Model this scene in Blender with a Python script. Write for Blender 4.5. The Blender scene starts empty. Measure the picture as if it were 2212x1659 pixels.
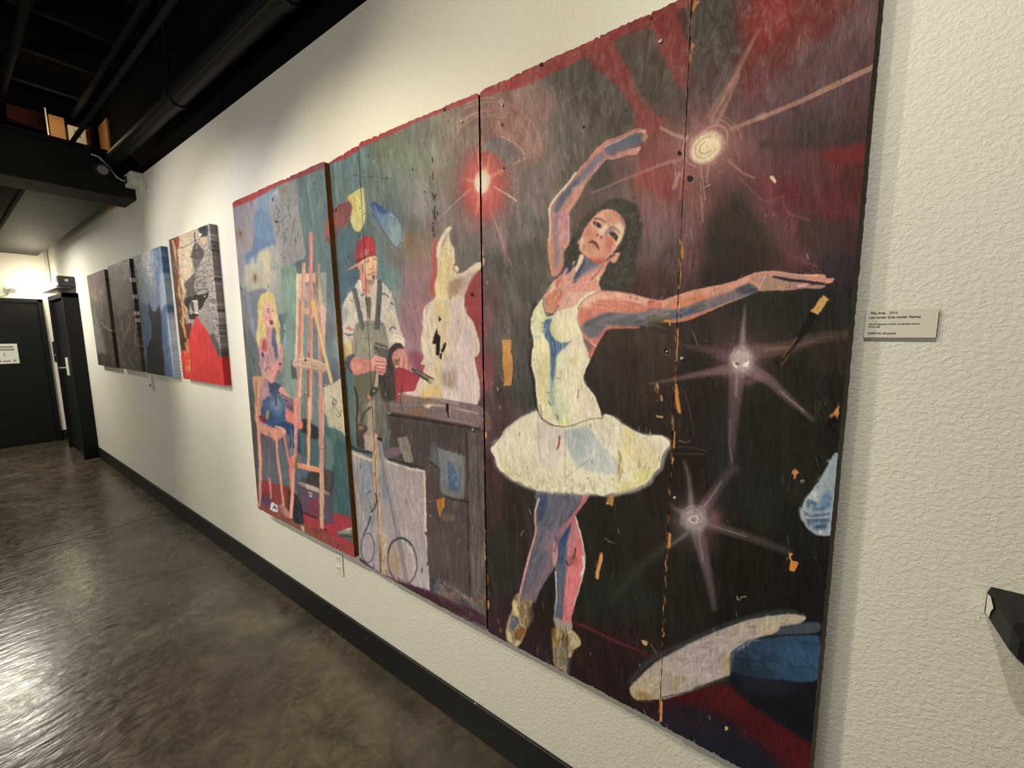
# Corridor gallery: painted plywood mural on a textured wall, four canvases, black ceiling, polished concrete
import bpy, bmesh, math, random
import numpy as np
from mathutils import Vector, Matrix
random.seed(7)
SC = bpy.context.scene
COL = SC.collection

# ------------------------------------------------------------------ camera
W, H = 2212, 1659
F = 885.0
CX, CY = W / 2, H / 2
CAM = np.array([0.0, -1.07, 1.557])
def _basis():
    v1 = np.array([-143.0, 724.0])
    dX = -np.array([v1[0] - CX, v1[1] - CY, F]); dX /= np.linalg.norm(dX)
    xv = 1140.0
    yv = CY - (F * F + (v1[0] - CX) * (xv - CX)) / (v1[1] - CY)
    dn = np.array([xv - CX, yv - CY, F]); dn /= np.linalg.norm(dn)
    up = -dn
    into = np.cross(up, dX)
    return np.stack([dX, into, up], 1)      # camera = R @ world
R = _basis()
cam_data = bpy.data.cameras.new('camera')
cam = bpy.data.objects.new('camera', cam_data)
COL.objects.link(cam)
cam_data.sensor_fit = 'HORIZONTAL'
cam_data.sensor_width = 36.0
cam_data.lens = F * 36.0 / W
cam_data.clip_start = 0.02
Rt = R.T
m = Matrix.Identity(4)
for r in range(3):
    m[r][0] = Rt[r][0]; m[r][1] = -Rt[r][1]; m[r][2] = -Rt[r][2]; m[r][3] = CAM[r]
cam.matrix_world = m
SC.camera = cam

def on_wall(px, py, y=0.0):
    """point of the plane y = const seen at photo position px, py (used to measure the place)"""
    d = R.T @ np.array([(px - CX) / F, (py - CY) / F, 1.0])
    p = CAM + d * ((y - CAM[1]) / d[1])
    return float(p[0]), float(p[2])

# ------------------------------------------------------------------ helpers
def mat(name, col, rough=0.6, metal=0.0, spec=0.5):
    M = bpy.data.materials.new(name); M.use_nodes = True
    b = M.node_tree.nodes['Principled BSDF']
    b.inputs['Base Color'].default_value = (*col, 1)
    b.inputs['Roughness'].default_value = rough
    b.inputs['Metallic'].default_value = metal
    b.inputs['Specular IOR Level'].default_value = spec
    return M
def nd(M, t, **k):
    n = M.node_tree.nodes.new(t)
    for a, v in k.items():
        if a in n.inputs: n.inputs[a].default_value = v
        else: setattr(n, a, v)
    return n
def lk(M, a, b): M.node_tree.links.new(a, b)
def bsdf(M): return M.node_tree.nodes['Principled BSDF']
def ramp(M, stops):
    n = M.node_tree.nodes.new('ShaderNodeValToRGB')
    e = n.color_ramp.elements
    while len(e) < len(stops): e.new(0.5)
    for i, (p, c) in enumerate(stops):
        e[i].position = p; e[i].color = (*c, 1) if len(c) == 3 else c
    return n
def bump(M, height, strength, dist, normal=None):
    b = nd(M, 'ShaderNodeBump'); b.inputs['Strength'].default_value = strength
    b.inputs['Distance'].default_value = dist
    lk(M, height, b.inputs['Height'])
    if normal: lk(M, normal, b.inputs['Normal'])
    return b.outputs['Normal']
def coords(M, scale=(1, 1, 1), rot=(0, 0, 0)):
    tc = nd(M, 'ShaderNodeTexCoord'); mp = nd(M, 'ShaderNodeMapping')
    mp.inputs['Scale'].default_value = scale; mp.inputs['Rotation'].default_value = rot
    lk(M, tc.outputs['Object'], mp.inputs['Vector'])
    return mp.outputs['Vector']
def mixc(M, fac, a, b, mode='MIX'):
    n = nd(M, 'ShaderNodeMix', data_type='RGBA', blend_type=mode)
    for sock, v in ((n.inputs[0], fac), (n.inputs[6], a), (n.inputs[7], b)):
        if isinstance(v, (int, float)): sock.default_value = v
        elif isinstance(v, tuple): sock.default_value = (*v, 1)
        else: lk(M, v, sock)
    return n.outputs[2]

def linko(name, me, M=None, parent=None, loc=(0, 0, 0)):
    o = bpy.data.objects.new(name, me); COL.objects.link(o)
    if M is not None:
        for mm in (M if isinstance(M, (list, tuple)) else [M]): me.materials.append(mm)
    o.location = loc
    if parent is not None: o.parent = parent
    return o
def box(bm, x0, x1, y0, y1, z0, z1, bev=0.0, seg=2):
    vs = [bm.verts.new((x, y, z)) for x in (x0, x1) for y in (y0, y1) for z in (z0, z1)]
    q = [(0, 1, 3, 2), (4, 6, 7, 5), (0, 4, 5, 1), (2, 3, 7, 6), (0, 2, 6, 4), (1, 5, 7, 3)]
    fs = [bm.faces.new([vs[i] for i in f]) for f in q]
    if bev > 0:
        es = list({e for f in fs for e in f.edges})
        bmesh.ops.bevel(bm, geom=es, offset=bev, segments=seg, affect='EDGES', profile=0.6)
    return vs
def tube(bm, pts, r, n=16, caps=True):
    pts = [Vector(p) for p in pts]
    rs = r if isinstance(r, (list, tuple)) else [r] * len(pts)
    rings = []
    prev = None
    for i, p in enumerate(pts):
        d = (pts[min(i + 1, len(pts) - 1)] - pts[max(i - 1, 0)]).normalized()
        a = Vector((0, 0, 1)) if abs(d.z) < .9 else Vector((1, 0, 0))
        if prev is not None: a = prev
        u = d.cross(a).normalized(); v = u.cross(d).normalized(); prev = v
        rings.append([bm.verts.new(p + (u * math.cos(2 * math.pi * k / n) + v * math.sin(2 * math.pi * k / n)) * rs[i]) for k in range(n)])
    for a, b in zip(rings, rings[1:]):
        for k in range(n): bm.faces.new((a[k], a[(k + 1) % n], b[(k + 1) % n], b[k]))
    if caps:
        bm.faces.new(rings[0][::-1]); bm.faces.new(rings[-1])
def done(bm, smooth=False, angle=None):
    bmesh.ops.recalc_face_normals(bm, faces=bm.faces)
    me = bpy.data.meshes.new('m'); bm.to_mesh(me); bm.free()
    if smooth:
        for p in me.polygons: p.use_smooth = True
        if angle: me.set_sharp_from_angle(angle=math.radians(angle))
    return me
def boxo(name, x0, x1, y0, y1, z0, z1, M, parent=None, bev=0.0, org=None):
    """box given in world coordinates; origin at its base centre (or at the parent's origin)"""
    if org is None: org = ((x0 + x1) / 2, (y0 + y1) / 2, z0) if parent is None else tuple(parent.location)
    bm = bmesh.new(); box(bm, x0 - org[0], x1 - org[0], y0 - org[1], y1 - org[1], z0 - org[2], z1 - org[2], bev)
    o = linko(name, done(bm), M, parent)
    if parent is None: o.location = org
    return o
def tubeo(name, pts, r, M, parent=None, n=16, org=None):
    if org is None: org = tuple(pts[0]) if parent is None else tuple(parent.location)
    bm = bmesh.new(); tube(bm, [Vector(p) - Vector(org) for p in pts], r, n)
    o = linko(name, done(bm, True, 40), M, parent)
    if parent is None: o.location = org
    return o
def empty(name, loc):
    o = bpy.data.objects.new(name, None); COL.objects.link(o); o.location = loc; o.empty_display_size = .05
    return o
def tag(o, label, cat, group=None):
    o['label'] = label; o['category'] = cat
    if group: o['group'] = group
    return o
def struct(o): o['kind'] = 'structure'; return o

# ------------------------------------------------------------------ materials
# wall: thick orange-peel plaster, warm white
Mwall = mat('wall_paint', (.78, .76, .70), .55, spec=.3)
v = coords(Mwall, (1, 1, 1.25))
n1 = nd(Mwall, 'ShaderNodeTexNoise', Scale=105.0, Detail=3.0, Roughness=.55, Distortion=.6); lk(Mwall, v, n1.inputs['Vector'])
n2 = nd(Mwall, 'ShaderNodeTexNoise', Scale=30.0, Detail=2.0); lk(Mwall, v, n2.inputs['Vector'])
r1 = ramp(Mwall, [(.38, (0, 0, 0)), (.66, (1, 1, 1))]); lk(Mwall, n1.outputs['Fac'], r1.inputs['Fac'])
ad = nd(Mwall, 'ShaderNodeMath', operation='MULTIPLY_ADD'); lk(Mwall, n2.outputs['Fac'], ad.inputs[0]); ad.inputs[1].default_value = .8; lk(Mwall, r1.outputs['Color'], ad.inputs[2])
lk(Mwall, bump(Mwall, ad.outputs[0], .42, .0022), bsdf(Mwall).inputs['Normal'])
n3 = nd(Mwall, 'ShaderNodeTexNoise', Scale=1.6, Detail=4.0); lk(Mwall, v, n3.inputs['Vector'])
r3 = ramp(Mwall, [(.35, (.80, .775, .70)), (.7, (.765, .75, .70))]); lk(Mwall, n3.outputs['Fac'], r3.inputs['Fac'])
lk(Mwall, r3.outputs['Color'], bsdf(Mwall).inputs['Base Color'])

Mblack = mat('black_paint', (.018, .017, .016), .7, spec=.25)
v = coords(Mblack)
n = nd(Mblack, 'ShaderNodeTexNoise', Scale=3.0, Detail=6.0, Roughness=.7); lk(Mblack, v, n.inputs['Vector'])
r = ramp(Mblack, [(.35, (.006, .006, .005)), (.7, (.020, .018, .016))]); lk(Mblack, n.outputs['Fac'], r.inputs['Fac'])
lk(Mblack, r.outputs['Color'], bsdf(Mblack).inputs['Base Color'])
Mvoid = mat('ceiling_black', (.003, .003, .003), .9, spec=.1)
Mjoist = mat('joist_dusty_black', (.014, .014, .015), .85, spec=.1)
Mpipe = mat('black_iron_pipe', (.008, .008, .008), .5, spec=.3)
Mdoor = mat('black_door_enamel', (.008, .008, .008), .6, spec=.2)
Mframe = mat('black_frame_enamel', (.006, .006, .007), .5, spec=.25)
Mbase = mat('black_vinyl_baseboard', (.008, .008, .0075), .5, spec=.35)
v = coords(Mbase, (1, 1, .35))
n = nd(Mbase, 'ShaderNodeTexNoise', Scale=46.0, Detail=2.0); lk(Mbase, v, n.inputs['Vector'])
r = ramp(Mbase, [(.765, (.008, .008, .0075)), (.785, (.5, .5, .48))]); lk(Mbase, n.outputs['Fac'], r.inputs['Fac'])
lk(Mbase, r.outputs['Color'], bsdf(Mbase).inputs['Base Color'])

# planked black underside of the dropped ceiling
Mplank = mat('stained_dark_boards', (.05, .046, .04), .6, spec=.3)
tc = nd(Mplank, 'ShaderNodeTexCoord'); sx = nd(Mplank, 'ShaderNodeSeparateXYZ'); lk(Mplank, tc.outputs['Object'], sx.inputs[0])
wv = nd(Mplank, 'ShaderNodeMath', operation='MULTIPLY'); lk(Mplank, sx.outputs['X'], wv.inputs[0]); wv.inputs[1].default_value = 2.3
fl = nd(Mplank, 'ShaderNodeMath', operation='FLOOR'); lk(Mplank, wv.outputs[0], fl.inputs[0])
wn = nd(Mplank, 'ShaderNodeTexWhiteNoise', noise_dimensions='1D'); lk(Mplank, fl.outputs[0], wn.inputs['W'])
rr = ramp(Mplank, [(0, (.010, .009, .007)), (.45, (.024, .020, .017)), (1, (.055, .048, .042))]); lk(Mplank, wn.outputs['Value'], rr.inputs['Fac'])
nn = nd(Mplank, 'ShaderNodeTexNoise', Scale=5.0, Detail=5.0); mp = coords(Mplank, (3, .6, 1)); lk(Mplank, mp, nn.inputs['Vector'])
rn = ramp(Mplank, [(.3, (.55, .55, .55)), (.7, (1, 1, 1))]); lk(Mplank, nn.outputs['Fac'], rn.inputs['Fac'])
lk(Mplank, mixc(Mplank, 1.0, rr.outputs['Color'], rn.outputs['Color'], 'MULTIPLY'), bsdf(Mplank).inputs['Base Color'])

# polished, mottled concrete
Mfloor = mat('polished_concrete', (.1, .09, .075), .22, spec=.5)
v = coords(Mfloor, (1, 1, 1), (0, 0, .5))
na = nd(Mfloor, 'ShaderNodeTexNoise', Scale=2.6, Detail=8.0, Roughness=.62, Distortion=.5); lk(Mfloor, v, na.inputs['Vector'])
nb = nd(Mfloor, 'ShaderNodeTexNoise', Scale=11.0, Detail=6.0, Roughness=.7, Distortion=1.2); lk(Mfloor, v, nb.inputs['Vector'])
nc = nd(Mfloor, 'ShaderNodeTexNoise', Scale=1.1, Detail=3.0); lk(Mfloor, v, nc.inputs['Vector'])
ra = ramp(Mfloor, [(.28, (.040, .033, .024)), (.5, (.082, .067, .049)), (.72, (.145, .121, .092))]); lk(Mfloor, na.outputs['Fac'], ra.inputs['Fac'])
rb = ramp(Mfloor, [(.3, (.50, .50, .52)), (.55, (1, 1, 1)), (.75, (1.35, 1.32, 1.26))]); lk(Mfloor, nb.outputs['Fac'], rb.inputs['Fac'])
rc = ramp(Mfloor, [(.35, (1.0, .93, .84)), (.65, (.92, .98, .96))]); lk(Mfloor, nc.outputs['Fac'], rc.inputs['Fac'])
cc = mixc(Mfloor, 1.0, ra.outputs['Color'], rb.outputs['Color'], 'MULTIPLY')
cc = mixc(Mfloor, 1.0, cc, rc.outputs['Color'], 'MULTIPLY')
lk(Mfloor, cc, bsdf(Mfloor).inputs['Base Color'])
rro = ramp(Mfloor, [(.3, (.17, .17, .17)), (.7, (.34, .34, .34))]); lk(Mfloor, nb.outputs['Fac'], rro.inputs['Fac'])
lk(Mfloor, rro.outputs['Color'], bsdf(Mfloor).inputs['Roughness'])
nw = nd(Mfloor, 'ShaderNodeTexNoise', Scale=9.0, Detail=3.0); vw = coords(Mfloor, (3.0, 1, 1)); lk(Mfloor, vw, nw.inputs['Vector'])
lk(Mfloor, bump(Mfloor, nw.outputs['Fac'], .28, .010), bsdf(Mfloor).inputs['Normal'])

Mwhite = mat('white_plastic', (.80, .78, .72), .35)
Mgrey = mat('grey_plastic', (.30, .29, .28), .4)
Mdark = mat('dark_plastic', (.03, .025, .03), .3)
Msteel = mat('zinc_screw_steel', (.62, .61, .58), .35, metal=.9)
Mhole = mat('screw_recess_black', (.008, .008, .008), .8)
Mpaper = mat('notice_paper', (.78, .77, .71), .7)
Mink = mat('printed_grey_ink', (.26, .25, .22), .7)
Mtext = mat('label_black_ink', (.05, .048, .045), .7)
Mcard = mat('label_card', (.70, .665, .60), .7)
Mcardedge = mat('label_foam_edge', (.16, .14, .13), .8)
Mgreen = mat('exit_green', (.03, .42, .16), .5)
Mpine = mat('raw_pine_framing', (.42, .22, .08), .7)
Mred = mat('oxide_red_timber', (.13, .03, .018), .7)
Mcable = mat('white_cable', (.85, .84, .80), .4)
Mlamp = bpy.data.materials.new('lamp_glow'); Mlamp.use_nodes = True
b = bsdf(Mlamp); b.inputs['Base Color'].default_value = (1, 1, 1, 1)
b.inputs['Emission Color'].default_value = (1, .86, .58, 1); b.inputs['Emission Strength'].default_value = 30

# ------------------------------------------------------------------ the room
XF, XN, YL, ZC = -8.95, 2.2, -3.4, 3.62      # far wall, near wall, left wall, ceiling
ZW = 2.79                                     # the white paint stops here
WALLT = .15
# right-hand wall (white below, black above)
bm = bmesh.new(); box(bm, XF, XN, 0, WALLT, 0, ZW)
wall = struct(linko('wall_right', done(bm), Mwall))
bm = bmesh.new(); box(bm, XF - WALLT, XN, 0, WALLT, ZW, ZC)
struct(linko('wall_right_upper', done(bm), Mvoid))
bm = bmesh.new(); box(bm, XF - WALLT, XF, YL, WALLT, 0, ZC)
struct(linko('wall_back', done(bm), Mwall))
bm = bmesh.new(); box(bm, XF - WALLT, XN, YL - WALLT, YL, 0, ZC)
struct(linko('wall_left', done(bm), Mwall))
bm = bmesh.new(); box(bm, XN, XN + WALLT, YL, WALLT, 0, ZC)
struct(linko('wall_front', done(bm), Mwall))
# floor with a saw-cut joint
XJ = -4.47
bm = bmesh.new()
pf = [(XF, 0), (XJ - .005, 0), (XJ - .003, -.006), (XJ + .003, -.006), (XJ + .005, 0), (XN, 0)]
ra_ = [bm.verts.new((x, YL, z)) for x, z in pf]; rb_ = [bm.verts.new((x, WALLT, z)) for x, z in pf]
for i in range(len(pf) - 1): bm.faces.new((ra_[i], ra_[i + 1], rb_[i + 1], rb_[i]))
lo = [bm.verts.new(p) for p in ((XF, YL, -.1), (XN, YL, -.1), (XN, WALLT, -.1), (XF, WALLT, -.1))]
bm.faces.new(lo[::-1])
floor = struct(linko('floor', done(bm), Mfloor))
# ceiling with joists
bm = bmesh.new(); box(bm, XF - WALLT, XN, YL, WALLT, ZC, ZC + .1)
ceil = struct(linko('ceiling', done(bm), Mvoid))
for k in range(17):
    x = -8.4 + k * .56
    o = boxo('joist', x, x + .045, YL, 0, ZC - .14, ZC, Mjoist, ceil)
for y in (-.56, -.16, -2.0):
    o = tubeo('ceiling_conduit', [(XF, y, ZC - .17), (XN, y, ZC - .17)], .022, Mjoist, ceil, 10)
# baseboards
bm = bmesh.new(); box(bm, XF, XN, -.011, 0, 0, .142, .003, 1)
struct(linko('baseboard_right', done(bm), Mbase))
bm = bmesh.new(); box(bm, XF, XF + .011, YL, -.05, 0, .142, .003, 1)
struct(linko('baseboard_back', done(bm), Mbase))
# dropped beam and boarded soffit
BX = -4.50
bm = bmesh.new(); box(bm, BX - .34, BX, YL, 0, 2.635, 2.97)
beam = struct(linko('trim_1', done(bm), Mblack))
beam['label'] = 'black dropped beam crossing the corridor'
boxo('ledge_strip', BX, BX + .012, YL, -.10, 2.90, 2.93, Mjoist, beam)
bm = bmesh.new(); box(bm, XF, BX - .34, -.55, -.10, 2.665, 2.70)
sof = struct(linko('trim_2', done(bm), Mplank)); sof['label'] = 'dark boarded soffit behind the beam'
boxo('edge_batten', XF, BX - .34, -.565, -.545, 2.655, 2.70, Mjoist, sof)
bm = bmesh.new(); box(bm, XF, BX - .34, YL, -.57, 3.05, 3.09)
s3 = struct(linko('trim_3', done(bm), Mvoid)); s3['label'] = 'deep black recess beside the boarded soffit'

# ------------------------------------------------------------------ far door and side door
DH = 2.055
def door(name, label):
    e = struct(empty(name, (0, 0, 0))); e['label'] = label; return e
d1 = door('door_1', 'black door in the far end wall'); d1.location = (XF, -.60, 0)
dl, dr = -1.10, -.118
boxo('door_frame', XF, XF + .055, dl, dl + .05, 0, DH, Mframe, d1, .004)
boxo('door_frame', XF, XF + .055, dr - .05, dr, 0, DH, Mframe, d1, .004)
boxo('door_frame', XF, XF + .055, dl, dr, DH - .05, DH, Mframe, d1, .004)
leaf = boxo('door_leaf', XF, XF + .03, dl + .052, dr - .052, .006, DH - .056, Mdoor, d1, .003)
d2 = door('door_2', 'black side door in the long wall'); d2.location = (-7.7, 0, 0)
sx0, sx1, sy = -8.28, -7.23, -.135
boxo('door_frame', sx0, sx0 + .07, sy, 0, 0, DH, Mframe, d2, .004)
boxo('door_frame', sx1 - .07, sx1, sy, 0, 0, DH, Mframe, d2, .004)
boxo('door_frame', sx0, sx1, sy, 0, DH - .06, DH, Mframe, d2, .004)
leaf2 = boxo('door_leaf', sx0 + .072, sx1 - .072, sy + .035, -.05, .01, DH - .065, Mdoor, d2, .003)
boxo('lock_plate', -7.80, -7.70, sy + .020, sy + .035, 1.03, 1.26, Mwhite, d2, .004)
tubeo('door_handle', [(-7.93, sy + .034, 1.12), (-7.93, sy - .01, 1.12), (-8.02, sy - .012, 1.12)], .012, Msteel, d2, 10)
# ------------------------------------------------------------------ view / render
SC.view_settings.view_transform = 'Standard'
SC.view_settings.look = 'None'
SC.view_settings.exposure = 0.0
SC.view_settings.gamma = 1.0
SC.view_settings.use_curve_mapping = False
wd = bpy.data.worlds.new('world'); SC.world = wd; wd.use_nodes = True
wd.node_tree.nodes['Background'].inputs['Color'].default_value = (.5, .48, .44, 1)
wd.node_tree.nodes['Background'].inputs['Strength'].default_value = .0
# ------------------------------------------------------------------ the painters' canvas
# Paint is laid out in numpy on the wall plane (traced coordinates) and later carried to the boards as a colour attribute.
import numpy as np
OX, OY, CW, CH = 170, -20, 1770, 1720
def hx(c):
    if isinstance(c, str):
        c = c.lstrip('#'); return np.array([int(c[i:i + 2], 16) for i in (0, 2, 4)], np.float32) / 255
    return np.array(c, np.float32)
RS = np.random.RandomState(11)
class Painter:
    def __init__(s):
        s.img = np.zeros((CH, CW, 3), np.float32); s.v = (0, 0, 1.0)
        s.hgt = np.zeros((CH, CW), np.float32)
    def view(s, x0, y0, k): s.v = (x0, y0, k)
    def T(s, pts):
        x0, y0, k = s.v
        return np.array([[x0 + p[0] / k - OX, y0 + p[1] / k - OY] for p in pts], np.float64)
    def smooth(s, P, closed=True, n=5):
        N = len(P); out = []
        for i in range(N if closed else N - 1):
            if closed: a, b, c, d = P[i - 1], P[i], P[(i + 1) % N], P[(i + 2) % N]
            else: a, b, c, d = P[max(i - 1, 0)], P[i], P[i + 1], P[min(i + 2, N - 1)]
            for t in np.arange(n) / n:
                out.append(.5 * ((2 * b) + (c - a) * t * .8 + (2 * a - 5 * b + 4 * c - d) * t * t * .8 + (3 * b - a - 3 * c + d) * t ** 3 * .8 + (0.4 * (c - b) * (3 * t * t - 2 * t ** 3)) * 1.0))
        if not closed: out.append(P[-1])
        return np.array(out)
    def mask(s, P, soft=1.0):
        pad = int(soft * 2 + 3)
        x0 = max(int(P[:, 0].min()) - pad, 0); x1 = min(int(P[:, 0].max()) + pad + 1, CW)
        y0 = max(int(P[:, 1].min()) - pad, 0); y1 = min(int(P[:, 1].max()) + pad + 1, CH)
        if x1 <= x0 or y1 <= y0: return None
        M = np.zeros((y1 - y0, x1 - x0), np.float32)
        X = np.arange(x0, x1) + .5
        A = P; B = np.roll(P, -1, 0)
        for j in range(y0, y1):
            for sub in (.25, .75):
                y = j + sub
                c = (A[:, 1] <= y) != (B[:, 1] <= y)
                if not c.any(): continue
                xs = np.sort(A[c, 0] + (y - A[c, 1]) * (B[c, 0] - A[c, 0]) / (B[c, 1] - A[c, 1]))
                row = M[j - y0]
                for a, b in zip(xs[0::2], xs[1::2]):
                    row += .5 * (np.clip(X + .5 - a, 0, 1) - np.clip(X + .5 - b, 0, 1))
        if soft > 1.0: M = blur(M, soft)
        return M, x0, y0, x1, y1
    def comp(s, m, col, a=1.0, grad=None, tex=None):
        M, x0, y0, x1, y1 = m
        M = M * a
        if tex is not None:      # (angle, length, width, contrast) dry brush
            nz = noise(x0, y0, x1, y1, *tex[:3]); M = M * np.clip(.5 + (nz - .5) * tex[3] * 2 + tex[4] if len(tex) > 4 else .5 + (nz - .5) * tex[3] * 2, 0, 1)
        c = hx(col)
        if grad is not None:
            g0, g1, c2 = grad
            (ax, ay), (bx, by) = s.T([g0, g1]); dx, dy = bx - ax, by - ay; L = dx * dx + dy * dy
            yy, xx = np.mgrid[y0:y1, x0:x1]
            t = np.clip(((xx - ax) * dx + (yy - ay) * dy) / L, 0, 1)[..., None]
            c = c * (1 - t) + hx(c2) * t
        I = s.img[y0:y1, x0:x1]
        I += (c - I) * M[..., None]
    def poly(s, pts, col, a=1.0, soft=1.0, sm=True, g=None, tex=None, h=0):
        P = s.T(pts)
        if sm and len(P) > 3: P = s.smooth(P)
        m = s.mask(P, soft)
        if m is None: return
        s.comp(m, col, a, g, tex)
        if h: s.hgt[m[2]:m[4], m[1]:m[3]] += m[0] * h
    def line(s, pts, w, col, a=1.0, soft=1.0, sm=True, w2=None, tex=None, a2=None, h=0):
        P = s.T(pts); k = s.v[2]; w = w / k; w2 = w if w2 is None else w2 / k
        if sm and len(P) > 2: P = s.smooth(P, False)
        pad = max(w, w2) / 2 + soft * 2 + 2
        x0 = max(int(P[:, 0].min() - pad), 0); x1 = min(int(P[:, 0].max() + pad + 1), CW)
        y0 = max(int(P[:, 1].min() - pad), 0); y1 = min(int(P[:, 1].max() + pad + 1), CH)
        if x1 <= x0 or y1 <= y0: return
        M = np.zeros((y1 - y0, x1 - x0), np.float32)
        d = np.r_[0, np.cumsum(np.hypot(*np.diff(P, axis=0).T))]; L = max(d[-1], 1e-6)
        for i in range(len(P) - 1):
            a_, b_ = P[i], P[i + 1]
            u0 = max(int(min(a_[0], b_[0]) - pad), x0); u1 = min(int(max(a_[0], b_[0]) + pad + 1), x1)
            v0 = max(int(min(a_[1], b_[1]) - pad), y0); v1 = min(int(max(a_[1], b_[1]) + pad + 1), y1)
            if u1 <= u0 or v1 <= v0: continue
            yy, xx = np.mgrid[v0:v1, u0:u1]; xx = xx + .5; yy = yy + .5
            dx, dy = b_ - a_; LL = dx * dx + dy * dy + 1e-9
            t = np.clip(((xx - a_[0]) * dx + (yy - a_[1]) * dy) / LL, 0, 1)
            D = np.hypot(xx - a_[0] - t * dx, yy - a_[1] - t * dy)
            gt = (d[i] + t * (d[i + 1] - d[i])) / L
            ww = w + (w2 - w) * gt
            al = np.clip((ww / 2 - D) / soft + .5, 0, 1) * np.minimum(1, ww / .8)
            if a2 is not None: al = al * (1 + (a2 / a - 1) * gt)
            S = M[v0 - y0:v1 - y0, u0 - x0:u1 - x0]; np.maximum(S, al, out=S)
        s.comp((M, x0, y0, x1, y1), col, a, None, tex)
        if h: s.hgt[y0:y1, x0:x1] += M * h
    def lines(s, ls, w, col, a=1.0, soft=1.0, **k):
        for l in ls: s.line(l, w, col, a, soft, **k)
    def blob(s, x, y, rx, ry, col, a=1.0, rot=0, p=1.0, tex=None):
        (cx, cy), = s.T([(x, y)]); k = s.v[2]; rx /= k; ry /= k; r = max(rx, ry) * 2.2
        x0 = max(int(cx - r), 0); x1 = min(int(cx + r), CW); y0 = max(int(cy - r), 0); y1 = min(int(cy + r), CH)
        if x1 <= x0 or y1 <= y0: return
        yy, xx = np.mgrid[y0:y1, x0:x1]; dx = xx - cx; dy = yy - cy
        c_, s_ = math.cos(rot), math.sin(rot)
        q = ((dx * c_ + dy * s_) / rx) ** 2 + ((-dx * s_ + dy * c_) / ry) ** 2
        M = np.exp(-(q ** p)).astype(np.float32)
        s.comp((M, x0, y0, x1, y1), col, a, None, tex)
    def disc(s, x, y, rx, ry, col, a=1.0, rot=0, soft=1.0, tex=None, h=0):
        pts = [(x + rx * math.cos(t) * math.cos(rot) - ry * math.sin(t) * math.sin(rot), y + rx * math.cos(t) * math.sin(rot) + ry * math.sin(t) * math.cos(rot)) for t in np.linspace(0, 2 * np.pi, 25)[:-1]]
        s.poly(pts, col, a, soft, False, None, tex, h)
    def ring(s, x, y, rx, ry, w, col, a=1.0, rot=0, t0=0, t1=2 * np.pi, soft=1.0, tex=None):
        pts = [(x + rx * math.cos(t) * math.cos(rot) - ry * math.sin(t) * math.sin(rot), y + rx * math.cos(t) * math.sin(rot) + ry * math.sin(t) * math.cos(rot)) for t in np.linspace(t0, t1, 26)]
        s.line(pts, w, col, a, soft, False, None, tex)
    def strokes(s, poly, n, L, w, cols, a=.4, ang=90, da=15, soft=1.0, bend=.1):
        """n short brush marks scattered inside a polygon (view coordinates)"""
        P = s.T(poly); x0, y0 = P.min(0); x1, y1 = P.max(0); k = s.v[2]; v = s.v
        s.v = (OX, OY, 1.0); c = 0; tries = 0
        while c < n and tries < n * 12:
            tries += 1
            x = RS.uniform(x0, x1); y = RS.uniform(y0, y1)
            A = P; B = np.roll(P, -1, 0)
            cr = ((A[:, 1] <= y) != (B[:, 1] <= y))
            xs = A[cr, 0] + (y - A[cr, 1]) * (B[cr, 0] - A[cr, 0]) / (B[cr, 1] - A[cr, 1])
            if (xs < x).sum() % 2 == 0: continue
            t = math.radians(ang + RS.uniform(-da, da)); l = L / k * RS.uniform(.5, 1.2) / 2
            dx, dy = math.cos(t) * l, math.sin(t) * l; q = RS.uniform(-bend, bend)
            s.line([(x - dx, y - dy), (x - dy * q, y + dx * q), (x + dx, y + dy)], w / k * RS.uniform(.6, 1.3), cols[RS.randint(len(cols))], a * RS.uniform(.5, 1), soft, True, w / k * .3)
            c += 1
        s.v = v
def blur(M, r):
    r = max(int(round(r)), 1)
    for ax in (0, 1):
        for _ in range(2):
            n = M.shape[ax]; pad = [(0, 0)] * M.ndim; pad[ax] = (r // 2 + 1, r - r // 2)
            C = np.cumsum(np.pad(M, pad, 'edge'), axis=ax, dtype=np.float64)
            sl1 = [slice(None)] * M.ndim; sl0 = [slice(None)] * M.ndim
            sl1[ax] = slice(r, r + n); sl0[ax] = slice(0, n)
            M = ((C[tuple(sl1)] - C[tuple(sl0)]) / r).astype(np.float32)
    return M
GR = RS.rand(512, 512).astype(np.float32)
def noise(x0, y0, x1, y1, ang=90, L=30, w=3, seed=0):
    """smooth value noise with features L long (along ang) and w wide"""
    t = math.radians(ang); yy, xx = np.mgrid[y0:y1, x0:x1].astype(np.float32)
    u = (xx * math.cos(t) + yy * math.sin(t)) / L + 1000.3 + seed * 17.1; v = (-xx * math.sin(t) + yy * math.cos(t)) / w + 1000.7 + seed * 9.3
    iu = np.floor(u).astype(int); iv = np.floor(v).astype(int); fu = u - iu; fv = v - iv
    fu = fu * fu * (3 - 2 * fu); fv = fv * fv * (3 - 2 * fv)
    g = lambda a, b: GR[(iu + a) & 511, (iv + b) & 511]
    return (g(0, 0) * (1 - fu) + g(1, 0) * fu) * (1 - fv) + (g(0, 1) * (1 - fu) + g(1, 1) * fu) * fv
def fbm(x0, y0, x1, y1, ang, L, w, seed=0, o=3):
    s = 0; a = 1; t = 0
    for i in range(o): s = s + a * noise(x0, y0, x1, y1, ang, L / 2 ** i, w / 2 ** i, seed + i * 3); t += a; a *= .6
    return s / t
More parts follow.
